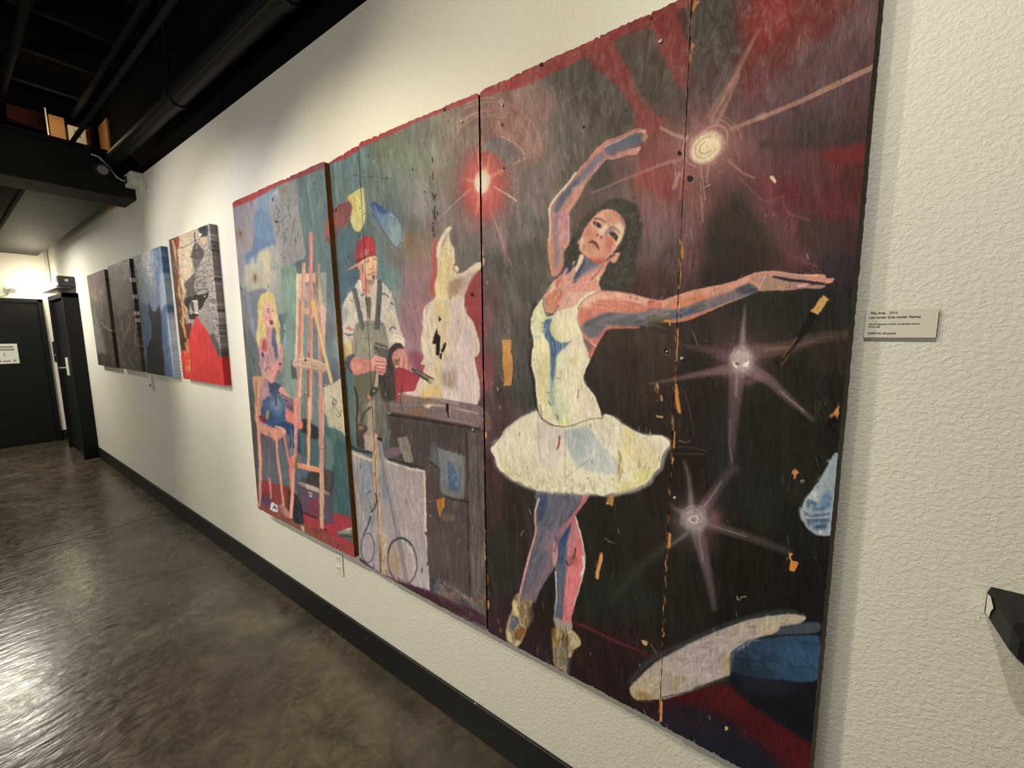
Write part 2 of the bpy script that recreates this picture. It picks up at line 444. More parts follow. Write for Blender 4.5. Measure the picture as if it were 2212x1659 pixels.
def bgfield(samples):
    """smooth colour field through scattered paint samples"""
    st = 8; yy, xx = np.mgrid[0:CH + st:st, 0:CW + st:st].astype(np.float32)
    num = np.zeros(yy.shape + (3,), np.float32); den = np.zeros(yy.shape, np.float32)
    for x, y, c in samples:
        d2 = (xx - (x - OX)) ** 2 + (yy - (y - OY)) ** 2 + 300
        w = 1e8 / d2 ** 2.6; num += w[..., None] * hx(c); den += w
    f = num / den[..., None]
    Y = np.arange(CH) / st; X = np.arange(CW) / st; iy = Y.astype(int); ix = X.astype(int); fy = (Y - iy)[:, None, None]; fx = (X - ix)[None, :, None]
    return (f[iy][:, ix] * (1 - fx) + f[iy][:, ix + 1] * fx) * (1 - fy) + (f[iy + 1][:, ix] * (1 - fx) + f[iy + 1][:, ix + 1] * fx) * fy
pa = Painter()
# ---- background of the mural
BG = '''515,460,a7a6b4 530,500,a9a7b7 515,520,a8a1ab 655,410,6d909b 680,420,6a8f9a 690,380,7391a1 675,480,5f8485 670,560,587a80 740,400,6d8c88 720,480,5e7f80 760,350,6e9ca0 800,380,74908a 830,400,7f9490 850,330,7f8a74 880,340,87907a 900,400,8e918c 930,330,8c8f85 960,300,8f887b 960,400,8a8078
525,650,7f8e98 530,750,6d7b82 540,850,5f6c72 620,700,7fa39a 640,760,7ba0a0 640,820,8aa396 645,680,86b3a0 650,900,6c8a90 715,700,7f8a92 720,800,6e7988 735,850,6b7f86 745,760,7d9aa8 740,560,5f7f88 735,640,6e8798 560,980,6d5f66 600,960,6b6a78 640,1000,54707c 700,950,4f7f84 720,1000,3f6f76 740,1050,47737a 745,1120,47737a
745,520,557a80 745,570,4d7482 730,600,55788a 860,560,8b8a8a 880,520,94897e 845,600,6fa3a8 850,660,7b9ea6 860,640,8a9a9a 900,600,a58a8a 890,660,a87d86 880,720,9b808e 900,760,a48c9c 910,700,a07c88 930,560,a08a80 940,500,8d8278 945,620,b27c80 960,450,8b8180 870,480,7f8684 840,460,74898c 900,460,949093 920,440,8f8a84 1020,560,6e6a66 1000,520,7e7570
1035,700,8f6068 1030,800,9c5560 1010,300,8b7a70 905,300,86897f 940,280,8b867c 970,260,9a8c7e 1000,240,8f766e 1040,240,9b6f66 1090,250,a9756b 1120,280,b18174 1150,300,a9807c 1170,240,a67f7c 1150,200,a07d78 1205,260,7b7268 1230,300,6e685c 1200,350,8a7b74 1150,400,8c7e7a 1180,440,8a7f78 1240,380,6b6556 1260,350,665f54 1100,470,857b7c 1130,500,7f7a7a 1080,520,867a7a 1100,560,5f5b57 1150,540,5a564e 1170,500,6a655c 1130,620,5e5a55 1100,650,6e6462 1060,650,7a5f62 1080,720,6a6460 1130,720,57544f 1100,800,5a5855 1080,880,5d4a50 1130,850,4b4b4a 1060,950,5f444c 1080,1000,4b3539 1060,1100,463638 1100,1150,35312e 1080,1250,34332f 1140,1060,37332e
1280,800,3a302a 1350,780,3b2d28 1320,850,352c25 1400,850,3a2d26 1420,900,2f2721 1350,730,43372f 1420,760,463a33 1400,720,4a3c34 1290,1150,2b2823 1350,1150,2c2823 1400,1200,2d221f 1300,1300,272722 1380,1300,292a25 1330,1400,2f1f20 1250,1380,30201f 1150,1400,33232a 1100,1340,382a2e 1300,1450,2b1d1d 1380,1480,2a1c1c 1420,1380,2b2420 1070,1330,3a2a30 1150,1330,2d2624 1180,1300,2a2823
1200,160,6a6156 1240,150,5e5448 1260,200,5f564b 1300,220,5c5349 1290,260,5c534b 1350,250,5a4d46 1420,160,5b4a3e 1450,230,5a453d 1480,60,543c30 1390,300,8a4f4a 1420,340,8d4d4d 1400,380,a2504c 1440,400,9a4a4a 1350,370,7a5c58 1300,380,55493f 1330,420,7b6863 1400,440,8c6262 1430,500,7d6765 1450,560,5f4c4a 1420,610,553d3c 1410,480,8a6766 1390,540,6f5c58 1280,440,6a5850 1400,620,573b3c
1510,60,453632 1530,40,40342f 1560,100,4d3c38 1540,180,5a443f 1580,180,5d4544 1640,60,8a2523 1700,30,7a1f1c 1650,120,853030 1620,170,7f2e30 1740,60,74282a 1800,20,6f1f1c 1840,40,6d4e52 1860,120,60444a 1780,120,644145 1700,160,6b3a3c 1750,200,674549 1680,210,6b4a4f 1850,180,5e4148 1700,250,5c3f44 1800,230,594448 1850,230,5b3a3e 1830,280,4c3838 1750,290,4a3a3c 1800,345,6a3233 1700,330,5f3c3f 1640,330,6e4a4b 1600,360,6f4142 1750,380,623a3c 1840,400,5a2c26 1700,420,6f3036 1650,420,733a3e 1800,450,6a2f30 1560,420,6b4442 1530,450,8a5b5a 1560,470,4a3a34 1600,440,463a34 1570,540,3a3029 1620,500,4b3a36 1660,520,5a423f 1700,480,6b3d3f 1750,500,4f3a38 1800,500,463636 1850,520,4a3033 1600,560,342821 1700,560,5d3a3e 1820,580,3a3035 1850,640,302a2c 1500,480,7a5a58 1500,560,5f4545 1490,600,4f3a38 1540,600,3a2c26
1520,720,3c302a 1600,640,33302a 1700,650,2d2c27 1760,650,2b2b27 1500,800,2f2823 1550,720,3e3031 1700,730,332e28 1800,760,352f29 1820,850,27231f 1700,820,28251f 1480,900,30241f 1500,1000,2b211d 1540,950,2c2a26 1650,950,24231c 1750,950,25241e 1650,1080,23251f 1750,1150,20211b 1560,1000,2c2626 1470,1000,2c221e 1600,1200,1f1c16 1700,1250,1e1c17 1500,1300,23241d 1460,1350,272621 1750,1250,1c1b18 1600,1320,1f1c17 1700,1380,1c1a17 1450,1250,2a2721 1440,1600,221f28 1700,1600,3a1216 1880,700,2c2a28 1850,900,22211d 1300,100,8a3034 1420,60,8f2a2c'''
S = []
for t in BG.split():
    x, y, c = t.split(','); S.append((float(x), float(y), c))
pa.img[:] = bgfield(S)
pa.view(0, 0, 1)
# big dry-brush variation
for (sd, L, w, amt) in ((1, 90, 14, .10), (2, 40, 5, .08), (3, 160, 40, .07)):
    nz = fbm(0, 0, CW, CH, 84, L, w, sd)[..., None] - .5
    pa.img *= 1 + nz * amt * 2.6
Q = [(790, 330), (1030, 215), (1200, 130), (1300, 250), (1230, 560), (1130, 800), (1060, 560), (960, 500), (860, 480)]
pa.strokes(Q, 300, 44, 6, ['a89e92', '746c62', 'a2928a', '68625a', '959a92', 'b4a294'], .22, 84, 16, 2.0)
pa.strokes([(1070, 420), (1190, 420), (1180, 900), (1060, 900)], 150, 40, 7, ['857d7b', '46433f', '76696a', '4f4d48'], .22, 84, 14, 2.0)
pa.strokes([(1270, 130), (1480, 30), (1480, 330), (1300, 330)], 140, 44, 4, ['7a6a5c', '473b33', '855048', '6d4a3e', '857a6e'], .24, 80, 14, 1.6)
pa.strokes([(1490, 10), (1600, 0), (1560, 250), (1500, 300)], 80, 60, 3, ['7a5d55', '2c201c', '5a3a36', '8d6a60'], .35, 68, 20)
pa.strokes([(1500, 0), (1890, 0), (1850, 560), (1500, 600)], 150, 80, 4, ['7d4a4c', '4a2f30', '6a5056', '8a4a4a', '3c2a2a'], .16, 70, 60)
pa.strokes([(1280, 660), (1860, 660), (1770, 1300), (1250, 1300)], 300, 60, 4, ['15130f', '3c3530', '2f3029', '43332e'], .30, 85, 18)
pa.strokes([(1060, 1280), (1420, 1380), (1420, 1540), (1060, 1360)], 160, 50, 4, ['46262e', '1f1618', '3d2a24', '52303a'], .35, 80, 30)
pa.strokes([(790, 330), (900, 300), (900, 480), (800, 460)], 80, 60, 5, ['8fa79f', '617a72', 'a4a597', '6d7f6a'], .35, 86, 8)
pa.strokes([(650, 380), (790, 330), (800, 460), (730, 640), (690, 600)], 120, 60, 5, ['7fa3a6', '4c6f74', '8fb0ae', '57797a'], .28, 86, 8)
pa.strokes([(830, 520), (960, 480), (960, 700), (880, 820), (850, 700)], 150, 60, 6, ['b8a09a', '7f7474', 'b98890', '9d9a96', 'a98a68'], .3, 85, 12)
pa.strokes([(1180, 640), (1060, 950), (1060, 1300), (1160, 1300), (1160, 900)], 110, 70, 5, ['2b2522', '5a4046', '473f3a', '6a4a52'], .28, 86, 10)
# ---- lamp, board 3/4 (red halo)
pa.view(860, 180, 4.1475)
pa.ring(830, 560, 380, 430, 150, 'b0897d', .30, 0, -3.6, .3, 30, tex=(150, 30, 3, 1.0))
for i in range(34):
    t0 = RS.uniform(-3.3, -.6); q = RS.uniform(250, 480)
    pa.ring(830 + RS.uniform(-30, 30), 600, q, q * 1.0, RS.uniform(5, 16), ['d3a799', '8d6158', 'c48f80', 'a9776e', 'dbb9a8'][RS.randint(5)], .45, 0, t0, t0 + RS.uniform(.4, 1.2), 1.2)
pa.blob(770, 900, 300, 390, '9a6565', .75, 0, 2)
pa.blob(760, 900, 205, 320, 'd2504e', .95, 0, 2.4)
pa.poly([(730, 540), (860, 480), (1000, 520), (1080, 640), (1000, 740), (950, 720), (880, 640), (780, 600)], '7d7575', .85, 6)
pa.strokes([(560, 640), (950, 640), (960, 1080), (700, 1200), (540, 1050)], 60, 120, 10, ['e06a62', 'b8423f', 'e88a80', 'c04a48'], .45, 95, 20)
pa.blob(760, 890, 105, 150, 'ee9a8c', .8)
pa.lines([[(760, 880), (710, 600)], [(770, 880), (830, 620)], [(770, 870), (960, 760)], [(740, 890), (580, 855)], [(750, 900), (700, 1180)]], 40, 'f0b3a6', .55, 5, w2=8)
pa.disc(750, 880, 70, 105, 'f5dcc6', 1, .15, 4); pa.disc(745, 900, 45, 70, 'fbe9d6', .9, .15, 4); pa.blob(775, 790, 30, 30, 'e8c088', .9)
pa.ring(755, 880, 50, 75, 7, 'e0b9a0', .7)
pa.line([(650, 950), (520, 1060), (360, 1220)], 14, 'dcaaa4', .75, 2, w2=8)
pa.line([(860, 930), (960, 985), (1060, 1050)], 12, 'ecc0b6', .85, 1.5, w2=16)
pa.line([(790, 990), (850, 1200), (930, 1400), (990, 1620)], 20, 'cf8d8c', .55, 3, w2=60, tex=(70, 60, 3, .8))
pa.line([(870, 1240), (990, 1600)], 9, 'e2aca6', .5, 1.5)
pa.line([(1030, 722), (1100, 690), (1170, 655)], 9, 'dfb2ac', .8)
pa.line([(930, 480), (1040, 530), (1100, 590), (1130, 640)], 11, 'd9b0a0', .8, 1.5)
pa.line([(1160, 480), (1165, 700)], 7, 'c39d97', .6); pa.line([(1320, 480), (1335, 640)], 7, 'c39d97', .5)
pa.line([(1250, 470), (1290, 490), (1310, 420), (1290, 300), (1230, 170)], 20, 'b58a86', .6, 3)
pa.poly([(560, 1180), (700, 1200), (690, 1330), (600, 1330)], 'b07f82', .5, 12)
pa.strokes([(1000, 880), (1120, 930), (1120, 1150), (1010, 1180)], 16, 60, 7, ['5f4638', 'e0d0c0', '6d5142'], .6, 65, 30)
pa.poly([(1010, 1190), (1035, 1200), (1010, 1500), (960, 1480)], '6a564a', .5, 6)
# ---- red beams at the top of board 4
pa.view(1240, 0, 3.95)
pa.poly([(100, 440), (350, 330), (560, 780), (760, 1010), (760, 1060), (620, 1130), (540, 1080), (500, 930), (360, 720)], '9b3438', .95, 7, g=((200, 400), (650, 1050), 'a14247'), tex=(60, 120, 8, .5, .4))
pa.poly([(350, 350), (660, 235), (730, 440), (870, 730), (850, 900), (740, 1010), (660, 930), (560, 800), (470, 600)], '594a40', .95, 6)
pa.strokes([(400, 350), (660, 260), (850, 750), (740, 950)], 70, 110, 7, ['8a7462', '3f332b', '6d5a4c'], .5, 108, 12)
pa.poly([(680, 90), (1010, 10), (1000, 300), (980, 700), (930, 760), (840, 660), (740, 440), (680, 240)], '922a2a', .95, 8, g=((800, 100), (900, 740), '8d3a3a'))
pa.poly([(870, 80), (1010, 60), (990, 330), (940, 300)], '50301f', .9, 10)
pa.blob(690, 1060, 110, 90, '9b4143', .7)
pa.poly([(1000, 0), (1300, 0), (1230, 350), (1100, 560), (1000, 560)], '463a36', .35, 12)
pa.view(1540, 0, 3.95)
pa.poly([(430, -40), (1280, -40), (1010, 250), (640, 530), (420, 730), (250, 740), (230, 640), (290, 400), (350, 180)], '8b2422', .97, 8, g=((400, 0), (900, 600), '6a2c2e'), tex=(120, 200, 30, .35, .45))
pa.poly([(430, -40), (700, -40), (620, 200), (400, 420), (340, 330)], '9c241e', .55, 16)
pa.poly([(480, 450), (760, 300), (600, 560), (400, 740), (250, 720), (260, 560)], '742b31', .6, 14)
pa.poly([(1260, -40), (1430, -40), (1400, 340), (1280, 380), (900, 700), (420, 950), (300, 880), (450, 720), (700, 520)], '68474a', .5, 16)
pa.poly([(940, 1290), (1120, 1230), (1310, 1200), (1290, 1380), (980, 1385)], '7f2627', .9, 8, tex=(0, 80, 8, .5, .4))
pa.line([(420, 1230), (900, 1240), (1300, 1180)], 70, '40302f', .55, 14)
pa.blob(760, 1330, 400, 90, '663a40', .4)
pa.view(1400, 380, 4.148)
pa.poly([(520, 330), (700, 170), (860, 100), (960, 330), (1180, 640), (1240, 830), (500, 870), (480, 560)], '3a2e28', .55, 26)
pa.poly([(700, 0), (860, 0), (1100, 300), (1300, 560), (1450, 760), (1250, 800), (1180, 640), (940, 330)], '6c4a48', .6, 14)
pa.poly([(150, -100), (520, -100), (500, 150), (460, 420), (460, 800), (330, 1000), (240, 600), (180, 300)], '80555a', .5, 22, tex=(85, 90, 8, .9, .2))
pa.strokes([(170, -100), (540, -100), (480, 900), (300, 900)], 90, 200, 9, ['b98582', '6b3f42', 'a06f6c', '8a4a4c', 'c59a92'], .45, 88, 8)
pa.strokes([(0, 300), (260, 300), (240, 900), (0, 900)], 60, 200, 8, ['9a8584', '5b403f', '86706e'], .35, 105, 10)
pa.strokes([(1080, 180), (1400, 380), (1300, 560), (1050, 330)], 40, 60, 7, ['a5726c', '8c5a58', 'b78a80'], .5, 115, 20)
pa.lines([[(820, 20), (1000, 200), (1080, 230), (1200, 180)], [(1200, 180), (1260, 330), (1450, 400)]], 18, '9a6260', .5, 3)
pa.line([(1250, 700), (1480, 800), (1530, 850)], 26, '7a4346', .7, 5)
# ---- big star
pa.view(1240, 0, 3.95)
pa.blob(1130, 1240, 330, 300, '9c686a', .75)
pa.blob(1130, 1240, 240, 210, 'b47e7c', .8, -.5)
for i in range(46):
    q = RS.uniform(150, 330); t0 = RS.uniform(0, 6.3)
    pa.ring(1130, 1240, q, q * .84, RS.uniform(4, 12), ['c99a90', '8a5658', 'd9b0a0', 'a8706c'][RS.randint(4)], .4, -.6, t0, t0 + RS.uniform(.3, 1.0), 1.2)
pa.line([(1200, 1040), (1300, 840), (1390, 650)], 80, 'b28672', .85, 5, w2=45, tex=(117, 60, 4, .6, .4))
pa.line([(1320, 780), (1450, 480), (1600, 230)], 50, '9a6058', .7, 4, w2=16)
pa.view(1540, 0, 3.95)
pa.line([(-30, 990), (90, 800), (200, 640), (300, 440), (380, 260)], 60, 'a97a6a', .6, 4, w2=12)
pa.line([(150, 1100), (420, 1000), (800, 840), (1360, 575)], 34, 'ac8072', .92, 2, w2=46)
pa.line([(900, 790), (1100, 690)], 40, 'a07a5c', .7, 4)
pa.line([(400, 1000), (440, 985)], 60, 'c39a8e', .5, 6)
pa.line([(1100, 300), (940, 300)], 4, '80605e', .1)
pa.view(1240, 0, 3.95)
pa.line([(1320, 1370), (1430, 1470), (1540, 1520)], 26, 'b58078', .8, 4, w2=14)
pa.line([(960, 1180), (860, 1150), (740, 1090)], 40, 'c3a096', .75, 4, w2=26)
pa.line([(940, 1350), (760, 1400), (580, 1470), (380, 1550), (150, 1650)], 34, 'b98883', .7, 3, w2=10)
pa.line([(900, 1480), (850, 1600)], 30, 'd0a294', .6, 4); pa.lines([[(930, 1420), (900, 1700)], [(860, 1380), (880, 1600)], [(1080, 1420), (1120, 1700)], [(1150, 1400), (1130, 1560)], [(1080, 1560), (1100, 1900)]], 10, 'd7ad98', .55, 1.5)
pa.disc(1125, 1250, 165, 125, 'e3c8a6', .85, -.75, 10)
pa.disc(1120, 1265, 140, 100, 'ecdfb4', .95, -.75, 8)
for q, c in ((120, 'f4ecd0'), (95, 'c99f78'), (78, 'f1e6bd'), (55, 'b58f60'), (38, 'f6efcf')):
    pa.ring(1125, 1258, q * 1.12, q * .78, 9, c, .75, -.75, RS.uniform(0, 2), RS.uniform(4, 6.2), 1.2)
pa.ring(1190, 1180, 130, 100, 14, 'd39c90', .8, -.6, -2.0, 1.2, 2)
pa.ring(1120, 1240, 210, 165, 14, 'cb978c', .7, -.7, 2.6, 4.4, 2)
pa.strokes([(980, 1190), (1260, 1130), (1240, 1350), (1020, 1380)], 30, 90, 6, ['fff8de', 'd9c08a', 'f3dcb0', 'c7a67c'], .5, 130, 30)
pa.poly([(1350, 1140), (1410, 1105), (1405, 1170)], '8d4c42', .9, 1.5, False)
# ---- lower stars
pa.view(1400, 700, 4.148)
def ray(pts, w, w2, c, a=.7, soft=7):
    pa.line(pts, w, c, a, soft, w2=w2, a2=a * .45); pa.line(pts, w * .35, c, a * .5, soft * .5, w2=w2 * .3, a2=a * .3)
pa.blob(840, 320, 230, 190, '5d434b', .8)
ray([(840, 250), (855, 0), (870, -160)], 60, 20, 'a2918f', .8)
ray([(800, 430), (780, 650), (760, 900), (745, 1250)], 150, 50, '6f5760', .85)
pa.line([(790, 450), (790, 640)], 26, 'b39ba0', .7, 5, w2=14); pa.line([(735, 850), (730, 1080), (755, 1240)], 12, '9a848a', .7, 2.5)
ray([(950, 250), (1250, 210), (1500, 130), (1790, 90)], 130, 90, '6d564b', .75)
pa.line([(1050, 230), (1300, 200), (1500, 150)], 34, '8a6e5c', .6, 5, w2=10)
ray([(760, 400), (500, 440), (250, 490), (0, 540)], 90, 16, '8a6c6c', .8)
ray([(740, 300), (560, 240), (330, 190)], 120, 30, '6a5057', .7)
ray([(900, 400), (1080, 500), (1250, 660), (1480, 860)], 120, 40, '7b666c', .85)
pa.line([(1180, 600), (1290, 690), (1400, 780)], 14, 'a98e88', .6, 2)
pa.blob(840, 320, 150, 150, '8b7076', .8)
pa.line([(700, 440), (1000, 450), (900, 520)], 60, '8b6a75', .5, 12)
pa.disc(835, 320, 112, 125, '9d8e8e', .75, 0, 8); pa.disc(835, 320, 90, 100, 'b5aba6', .8, 0, 8)
for i in range(60):
    q = RS.uniform(50, 140); t0 = RS.uniform(0, 6.3); pa.ring(835, 318, q, q * 1.1, 5, ['e3dcd5', '8d7f7c', 'cfc5bf'][RS.randint(3)], .45, 0, t0, t0 + RS.uniform(.15, .5), 1)
pa.poly([(745, 330), (770, 350), (800, 390), (770, 380)], 'ece6df', .9, 1.5); pa.poly([(850, 350), (900, 330), (890, 375), (855, 380)], 'ece6df', .9, 1.5); pa.disc(800, 355, 18, 12, '5c5250', .8)
pa.view(1320, 1040, 4.424)
pa.blob(800, 370, 250, 230, '4c3c40', .75)
ray([(770, 280), (755, 100), (740, -50), (700, -190)], 60, 30, '827b83', .8)
ray([(880, 260), (980, 120), (1100, -60), (1180, -120)], 110, 100, '6c5861', .8)
pa.line([(890, 240), (970, 130), (1060, 0)], 16, 'a28f90', .7, 3)
ray([(930, 400), (1150, 480), (1400, 560), (1700, 670)], 100, 70, '574b4e', .85)
pa.line([(960, 420), (1150, 480), (1300, 530)], 16, '94877f', .7, 3, w2=8)
ray([(820, 470), (880, 700), (940, 950), (985, 1210)], 130, 60, '6a5c67', .9)
pa.line([(840, 500), (850, 600), (880, 760)], 22, '9d8e92', .7, 4, w2=10)
ray([(740, 470), (500, 640), (250, 850), (20, 1130)], 90, 90, '3a433c', .8, 12)
pa.line([(720, 500), (640, 560), (560, 620)], 34, '8a7f78', .6, 6, w2=14)
ray([(700, 300), (600, 250), (560, 210)], 60, 20, '7d6a72', .7)
pa.blob(990, 340, 60, 90, '7c5258', .85); pa.blob(900, 600, 90, 110, '5c444a', .6)
pa.blob(790, 360, 150, 130, '8a8084', .85); pa.disc(790, 360, 120, 115, '9a9190', .75, 0, 9)
for i in range(56):
    q = RS.uniform(30, 150); t0 = RS.uniform(0, 6.3); pa.ring(790, 362, q, q, 5, ['d9d2cc', '7d7273', 'c5bcb8'][RS.randint(3)], .45, 0, t0, t0 + RS.uniform(.2, .7), 1)
pa.ring(790, 365, 40, 34, 9, 'e2dbd4', .8); pa.disc(790, 372, 12, 12, '7a7170', .9)
# green-grey haze low on board 4/5
pa.view(0, 0, 1)
pa.blob(1330, 1260, 30, 130, '2c332d', .5, .9); pa.blob(1560, 980, 18, 110, '2a3132', .5); pa.blob(1640, 1080, 30, 60, '2a2f2b', .5)
# ---- board 1: woman painting at an easel
pa.view(480, 340, 5.53)
pa.poly([(190, 1180), (290, 1180), (300, 1900), (240, 1900)], '8f95a6', .8, 6)
pa.poly([(125, 590), (380, 520), (372, 950), (340, 1110), (270, 1120), (190, 1090)], 'aaa7b6', 1, 2, g=((130, 600), (250, 1100), 'a49ba4'))
pa.blob(200, 920, 60, 60, 'a88c78', .7); pa.blob(210, 905, 14, 26, '8a4f20', .9)
pa.poly([(375, 530), (430, 470), (690, 372), (700, 500), (620, 640), (640, 1055), (430, 1125), (400, 1270), (290, 1295), (268, 1140), (345, 1100), (372, 940)], '89aed2', 1, 2.5, g=((500, 480), (420, 1200), '6089c6'))
pa.poly([(380, 500), (430, 480), (430, 560), (400, 640), (380, 700)], 'a2b2cc', .8, 4); pa.poly([(400, 640), (600, 700), (610, 950), (420, 900)], '6f9dcf', .8, 9)
pa.poly([(560, 620), (570, 480), (600, 410), (690, 370), (700, 560), (600, 700)], 'a3b0ca', .9, 4); pa.line([(610, 440), (660, 405)], 8, 'dfe6f0', .9)
pa.poly([(565, 640), (600, 560), (690, 540), (690, 330), (860, 255), (885, 400), (930, 760), (990, 1160), (890, 1240), (700, 1350), (640, 1060)], 'a3a3a9', 1, 1.5, g=((600, 600), (980, 1150), '9c9da2'))
pa.poly([(690, 345), (860, 255), (890, 420), (900, 560), (700, 590)], '8f948e', .85, 8, tex=(88, 60, 9, .6, .3)); pa.poly([(690, 345), (750, 320), (760, 400), (700, 440)], '7c7a5e', .5, 6)
K = '3f434c'
pa.lines([[(750, 572), (790, 590), (795, 660), (820, 720)], [(660, 580), (630, 640), (625, 700)], [(670, 610), (665, 720), (700, 700)], [(640, 768), (668, 768)], [(700, 760), (640, 790)], [(680, 820), (690, 900)], [(730, 830), (720, 760), (770, 700), (810, 690), (830, 740)], [(740, 870), (780, 855), (760, 905), (740, 890)], [(860, 740), (845, 850), (830, 930), (815, 1030)], [(720, 900), (750, 950), (730, 1060)], [(760, 950), (780, 1000)], [(660, 880), (650, 920), (670, 940)], [(900, 900), (905, 960), (920, 970)], [(860, 990), (880, 985), (895, 1040)], [(880, 960), (870, 1020)], [(700, 1170), (735, 1150)], [(720, 1200), (750, 1190), (740, 1240)], [(790, 1180), (800, 1140)], [(735, 1250), (755, 1240)], [(700, 1362), (790, 1295)]], 7, K, .8, 1.2, w2=3)
pa.line([(635, 768), (670, 768)], 13, '23262e', .9); pa.strokes([(600, 600), (860, 560), (930, 1100), (700, 1200)], 26, 120, 5, ['7b7e88', 'b9bac2'], .4, 95, 20)
pa.line([(700, 1355), (800, 1290), (1000, 1220)], 8, '5f8a8c', .6)
pa.poly([(430, 1125), (640, 1060), (700, 1350), (705, 1700), (330, 1700), (240, 1600), (275, 1290), (400, 1270)], 'b3b6b2', .95, 3)
pa.strokes([(290, 1290), (690, 1100), (700, 1700), (280, 1650)], 60, 220, 26, ['c9cabf', '9da6ac', 'bfc3c6', 'd2d0bd', 'aab0a8'], .5, 88, 6, 2)
pa.poly([(440, 1130), (560, 1110), (560, 1300), (530, 1560), (490, 1560), (480, 1300)], 'd6cfa6', .75, 6); pa.poly([(300, 1300), (420, 1280), (440, 1540), (300, 1560)], 'bcc1a8', .7, 7)
pa.blob(390, 1440, 40, 60, 'a08468', .8); pa.line([(390, 1410), (395, 1470)], 12, '5a2f16', .9); pa.line([(560, 1520), (545, 1570)], 6, '5a5c4c', .7)
pa.poly([(705, 1350), (880, 1290), (890, 1700), (715, 1700)], '7ba797', .9, 6, tex=(88, 90, 14, .5, .5))
pa.line([(345, 470), (350, 600)], 12, '46303a', .8, 1.5, w2=3); pa.line([(370, 740), (360, 950)], 4, '6d6a78', .7); pa.line([(605, 500), (606, 520)], 16, '3d4564', .9); pa.line([(1102, 300), (1100, 320)], 18, '3c4c5e', .9)
pa.lines([[(1320, 120), (1330, 330), (1350, 560)]], 7, '5f6c62', .6)
# red top strip
pa.view(0, 0, 1)
pa.poly([(480, 440), (503, 428), (700, 335), (702, 361), (604, 397), (545, 431), (505, 447), (480, 459)], 'd25258', 1, 1.5, False, g=((503, 440), (700, 345), 'a04a52'))
pa.poly([(700, 345), (775, 300), (775, 325), (745, 343), (707, 356)], 'bd4852', 1, 1.2, False)
pa.poly([(774, 296), (1036, 185), (1036, 209), (900, 262), (820, 300), (774, 320)], 'c84650', 1, 1.5, False, tex=(-25, 40, 5, .5, .6))
pa.poly([(1030, 185), (1490, -18), (1496, 5), (1330, 82), (1260, 124), (1140, 183), (1036, 210)], 'c2424a', 1, 2, False, g=((1060, 190), (1480, 10), '8e2f34'), tex=(-25, 50, 6, .5, .6))
pa.strokes([(1040, 190), (1480, -5), (1490, 25), (1140, 175), (1040, 205)], 60, 30, 3, ['d55b5e', '8a2c34', '6e2228', 'e06a66'], .4, 155, 20)
# woman
pa.view(510, 600, 5.5286)
pa.poly([(45, 120), (130, 150), (190, 560), (260, 700), (290, 1180), (180, 1200), (130, 1000), (90, 600)], '727d86', .7, 8, tex=(86, 80, 14, .6, .4))
pa.poly([(70, 360), (140, 360), (165, 620), (110, 620)], '8a7f80', .6, 5)
pa.strokes([(80, 200), (200, 250), (290, 900), (280, 1180), (160, 1180), (100, 620)], 50, 60, 8, ['8b979c', '55626c', '5f5e6c', '93a09c'], .5, 100, 40)
pa.poly([(120, 200), (220, 140), (345, 115), (360, 170), (280, 230), (250, 330), (265, 560), (230, 720), (190, 620), (150, 480)], '808bab', .95, 4)
pa.poly([(120, 220), (170, 260), (230, 700), (180, 640)], '8b9cb8', .8, 4); pa.lines([[(190, 340), (200, 430), (180, 440)]], 10, '666f8c', .7)
pa.line([(40, 100), (60, 135), (75, 160)], 10, '3f4438', .9)
pa.poly([(560, 0), (700, 0), (700, 430), (600, 440)], '8db4a4', .8, 8, tex=(88, 90, 12, .5, .5)); pa.poly([(440, 140), (560, 130), (560, 420), (500, 420)], 'a9aeb0', .7, 7)
pa.poly([(500, 460), (560, 430), (590, 480), (560, 720), (520, 700)], '5e8399', .9, 3)
pa.poly([(575, 560), (690, 480), (700, 1000), (560, 1020)], '83aca8', .6, 10); pa.blob(600, 440, 12, 40, '8a6f50', .8)
pa.poly([(520, 900), (700, 900), (700, 1440), (560, 1300)], '87a49e', .6, 10); pa.strokes([(560, 1080), (700, 1100), (690, 1400), (560, 1300)], 14, 50, 7, ['4c5c58', '5f6f66'], .7, 80, 10)
pa.poly([(260, 560), (265, 300), (300, 210), (370, 172), (430, 185), (468, 280), (492, 450), (522, 560), (524, 700), (500, 850), (470, 760), (440, 660), (400, 640), (355, 640), (360, 720), (305, 735), (275, 860), (245, 770), (240, 690)], 'dfcd8c', 1, 1)
pa.strokes([(265, 300), (370, 180), (440, 200), (330, 300), (330, 600), (300, 730), (245, 760)], 60, 160, 12, ['f3e6ac', 'c4ab62', 'ead898', 'd8c078'], .6, 100, 12)
pa.strokes([(430, 200), (520, 560), (520, 700), (490, 820), (450, 600)], 36, 160, 10, ['f0e2a4', 'bda465', 'e2d08c'], .6, 80, 10)
pa.poly([(400, 625), (462, 600), (470, 740), (492, 850), (480, 950), (440, 890), (408, 770)], '5a76a6', .95, 2)
pa.poly([(375, 560), (430, 600), (425, 680), (412, 790), (355, 720)], 'dd9fa0', 1, 1.2)
pa.poly([(365, 290), (412, 268), (432, 330), (456, 420), (452, 545), (428, 608), (396, 605), (350, 572), (322, 510), (325, 430), (342, 350)], 'eebcb2', 1, 1)
pa.blob(350, 480, 26, 48, 'df8a8e', .75); pa.blob(425, 420, 20, 60, 'f6d2c2', .8); pa.line([(326, 510), (360, 575), (400, 605)], 10, 'c87f8c', .7, 2)
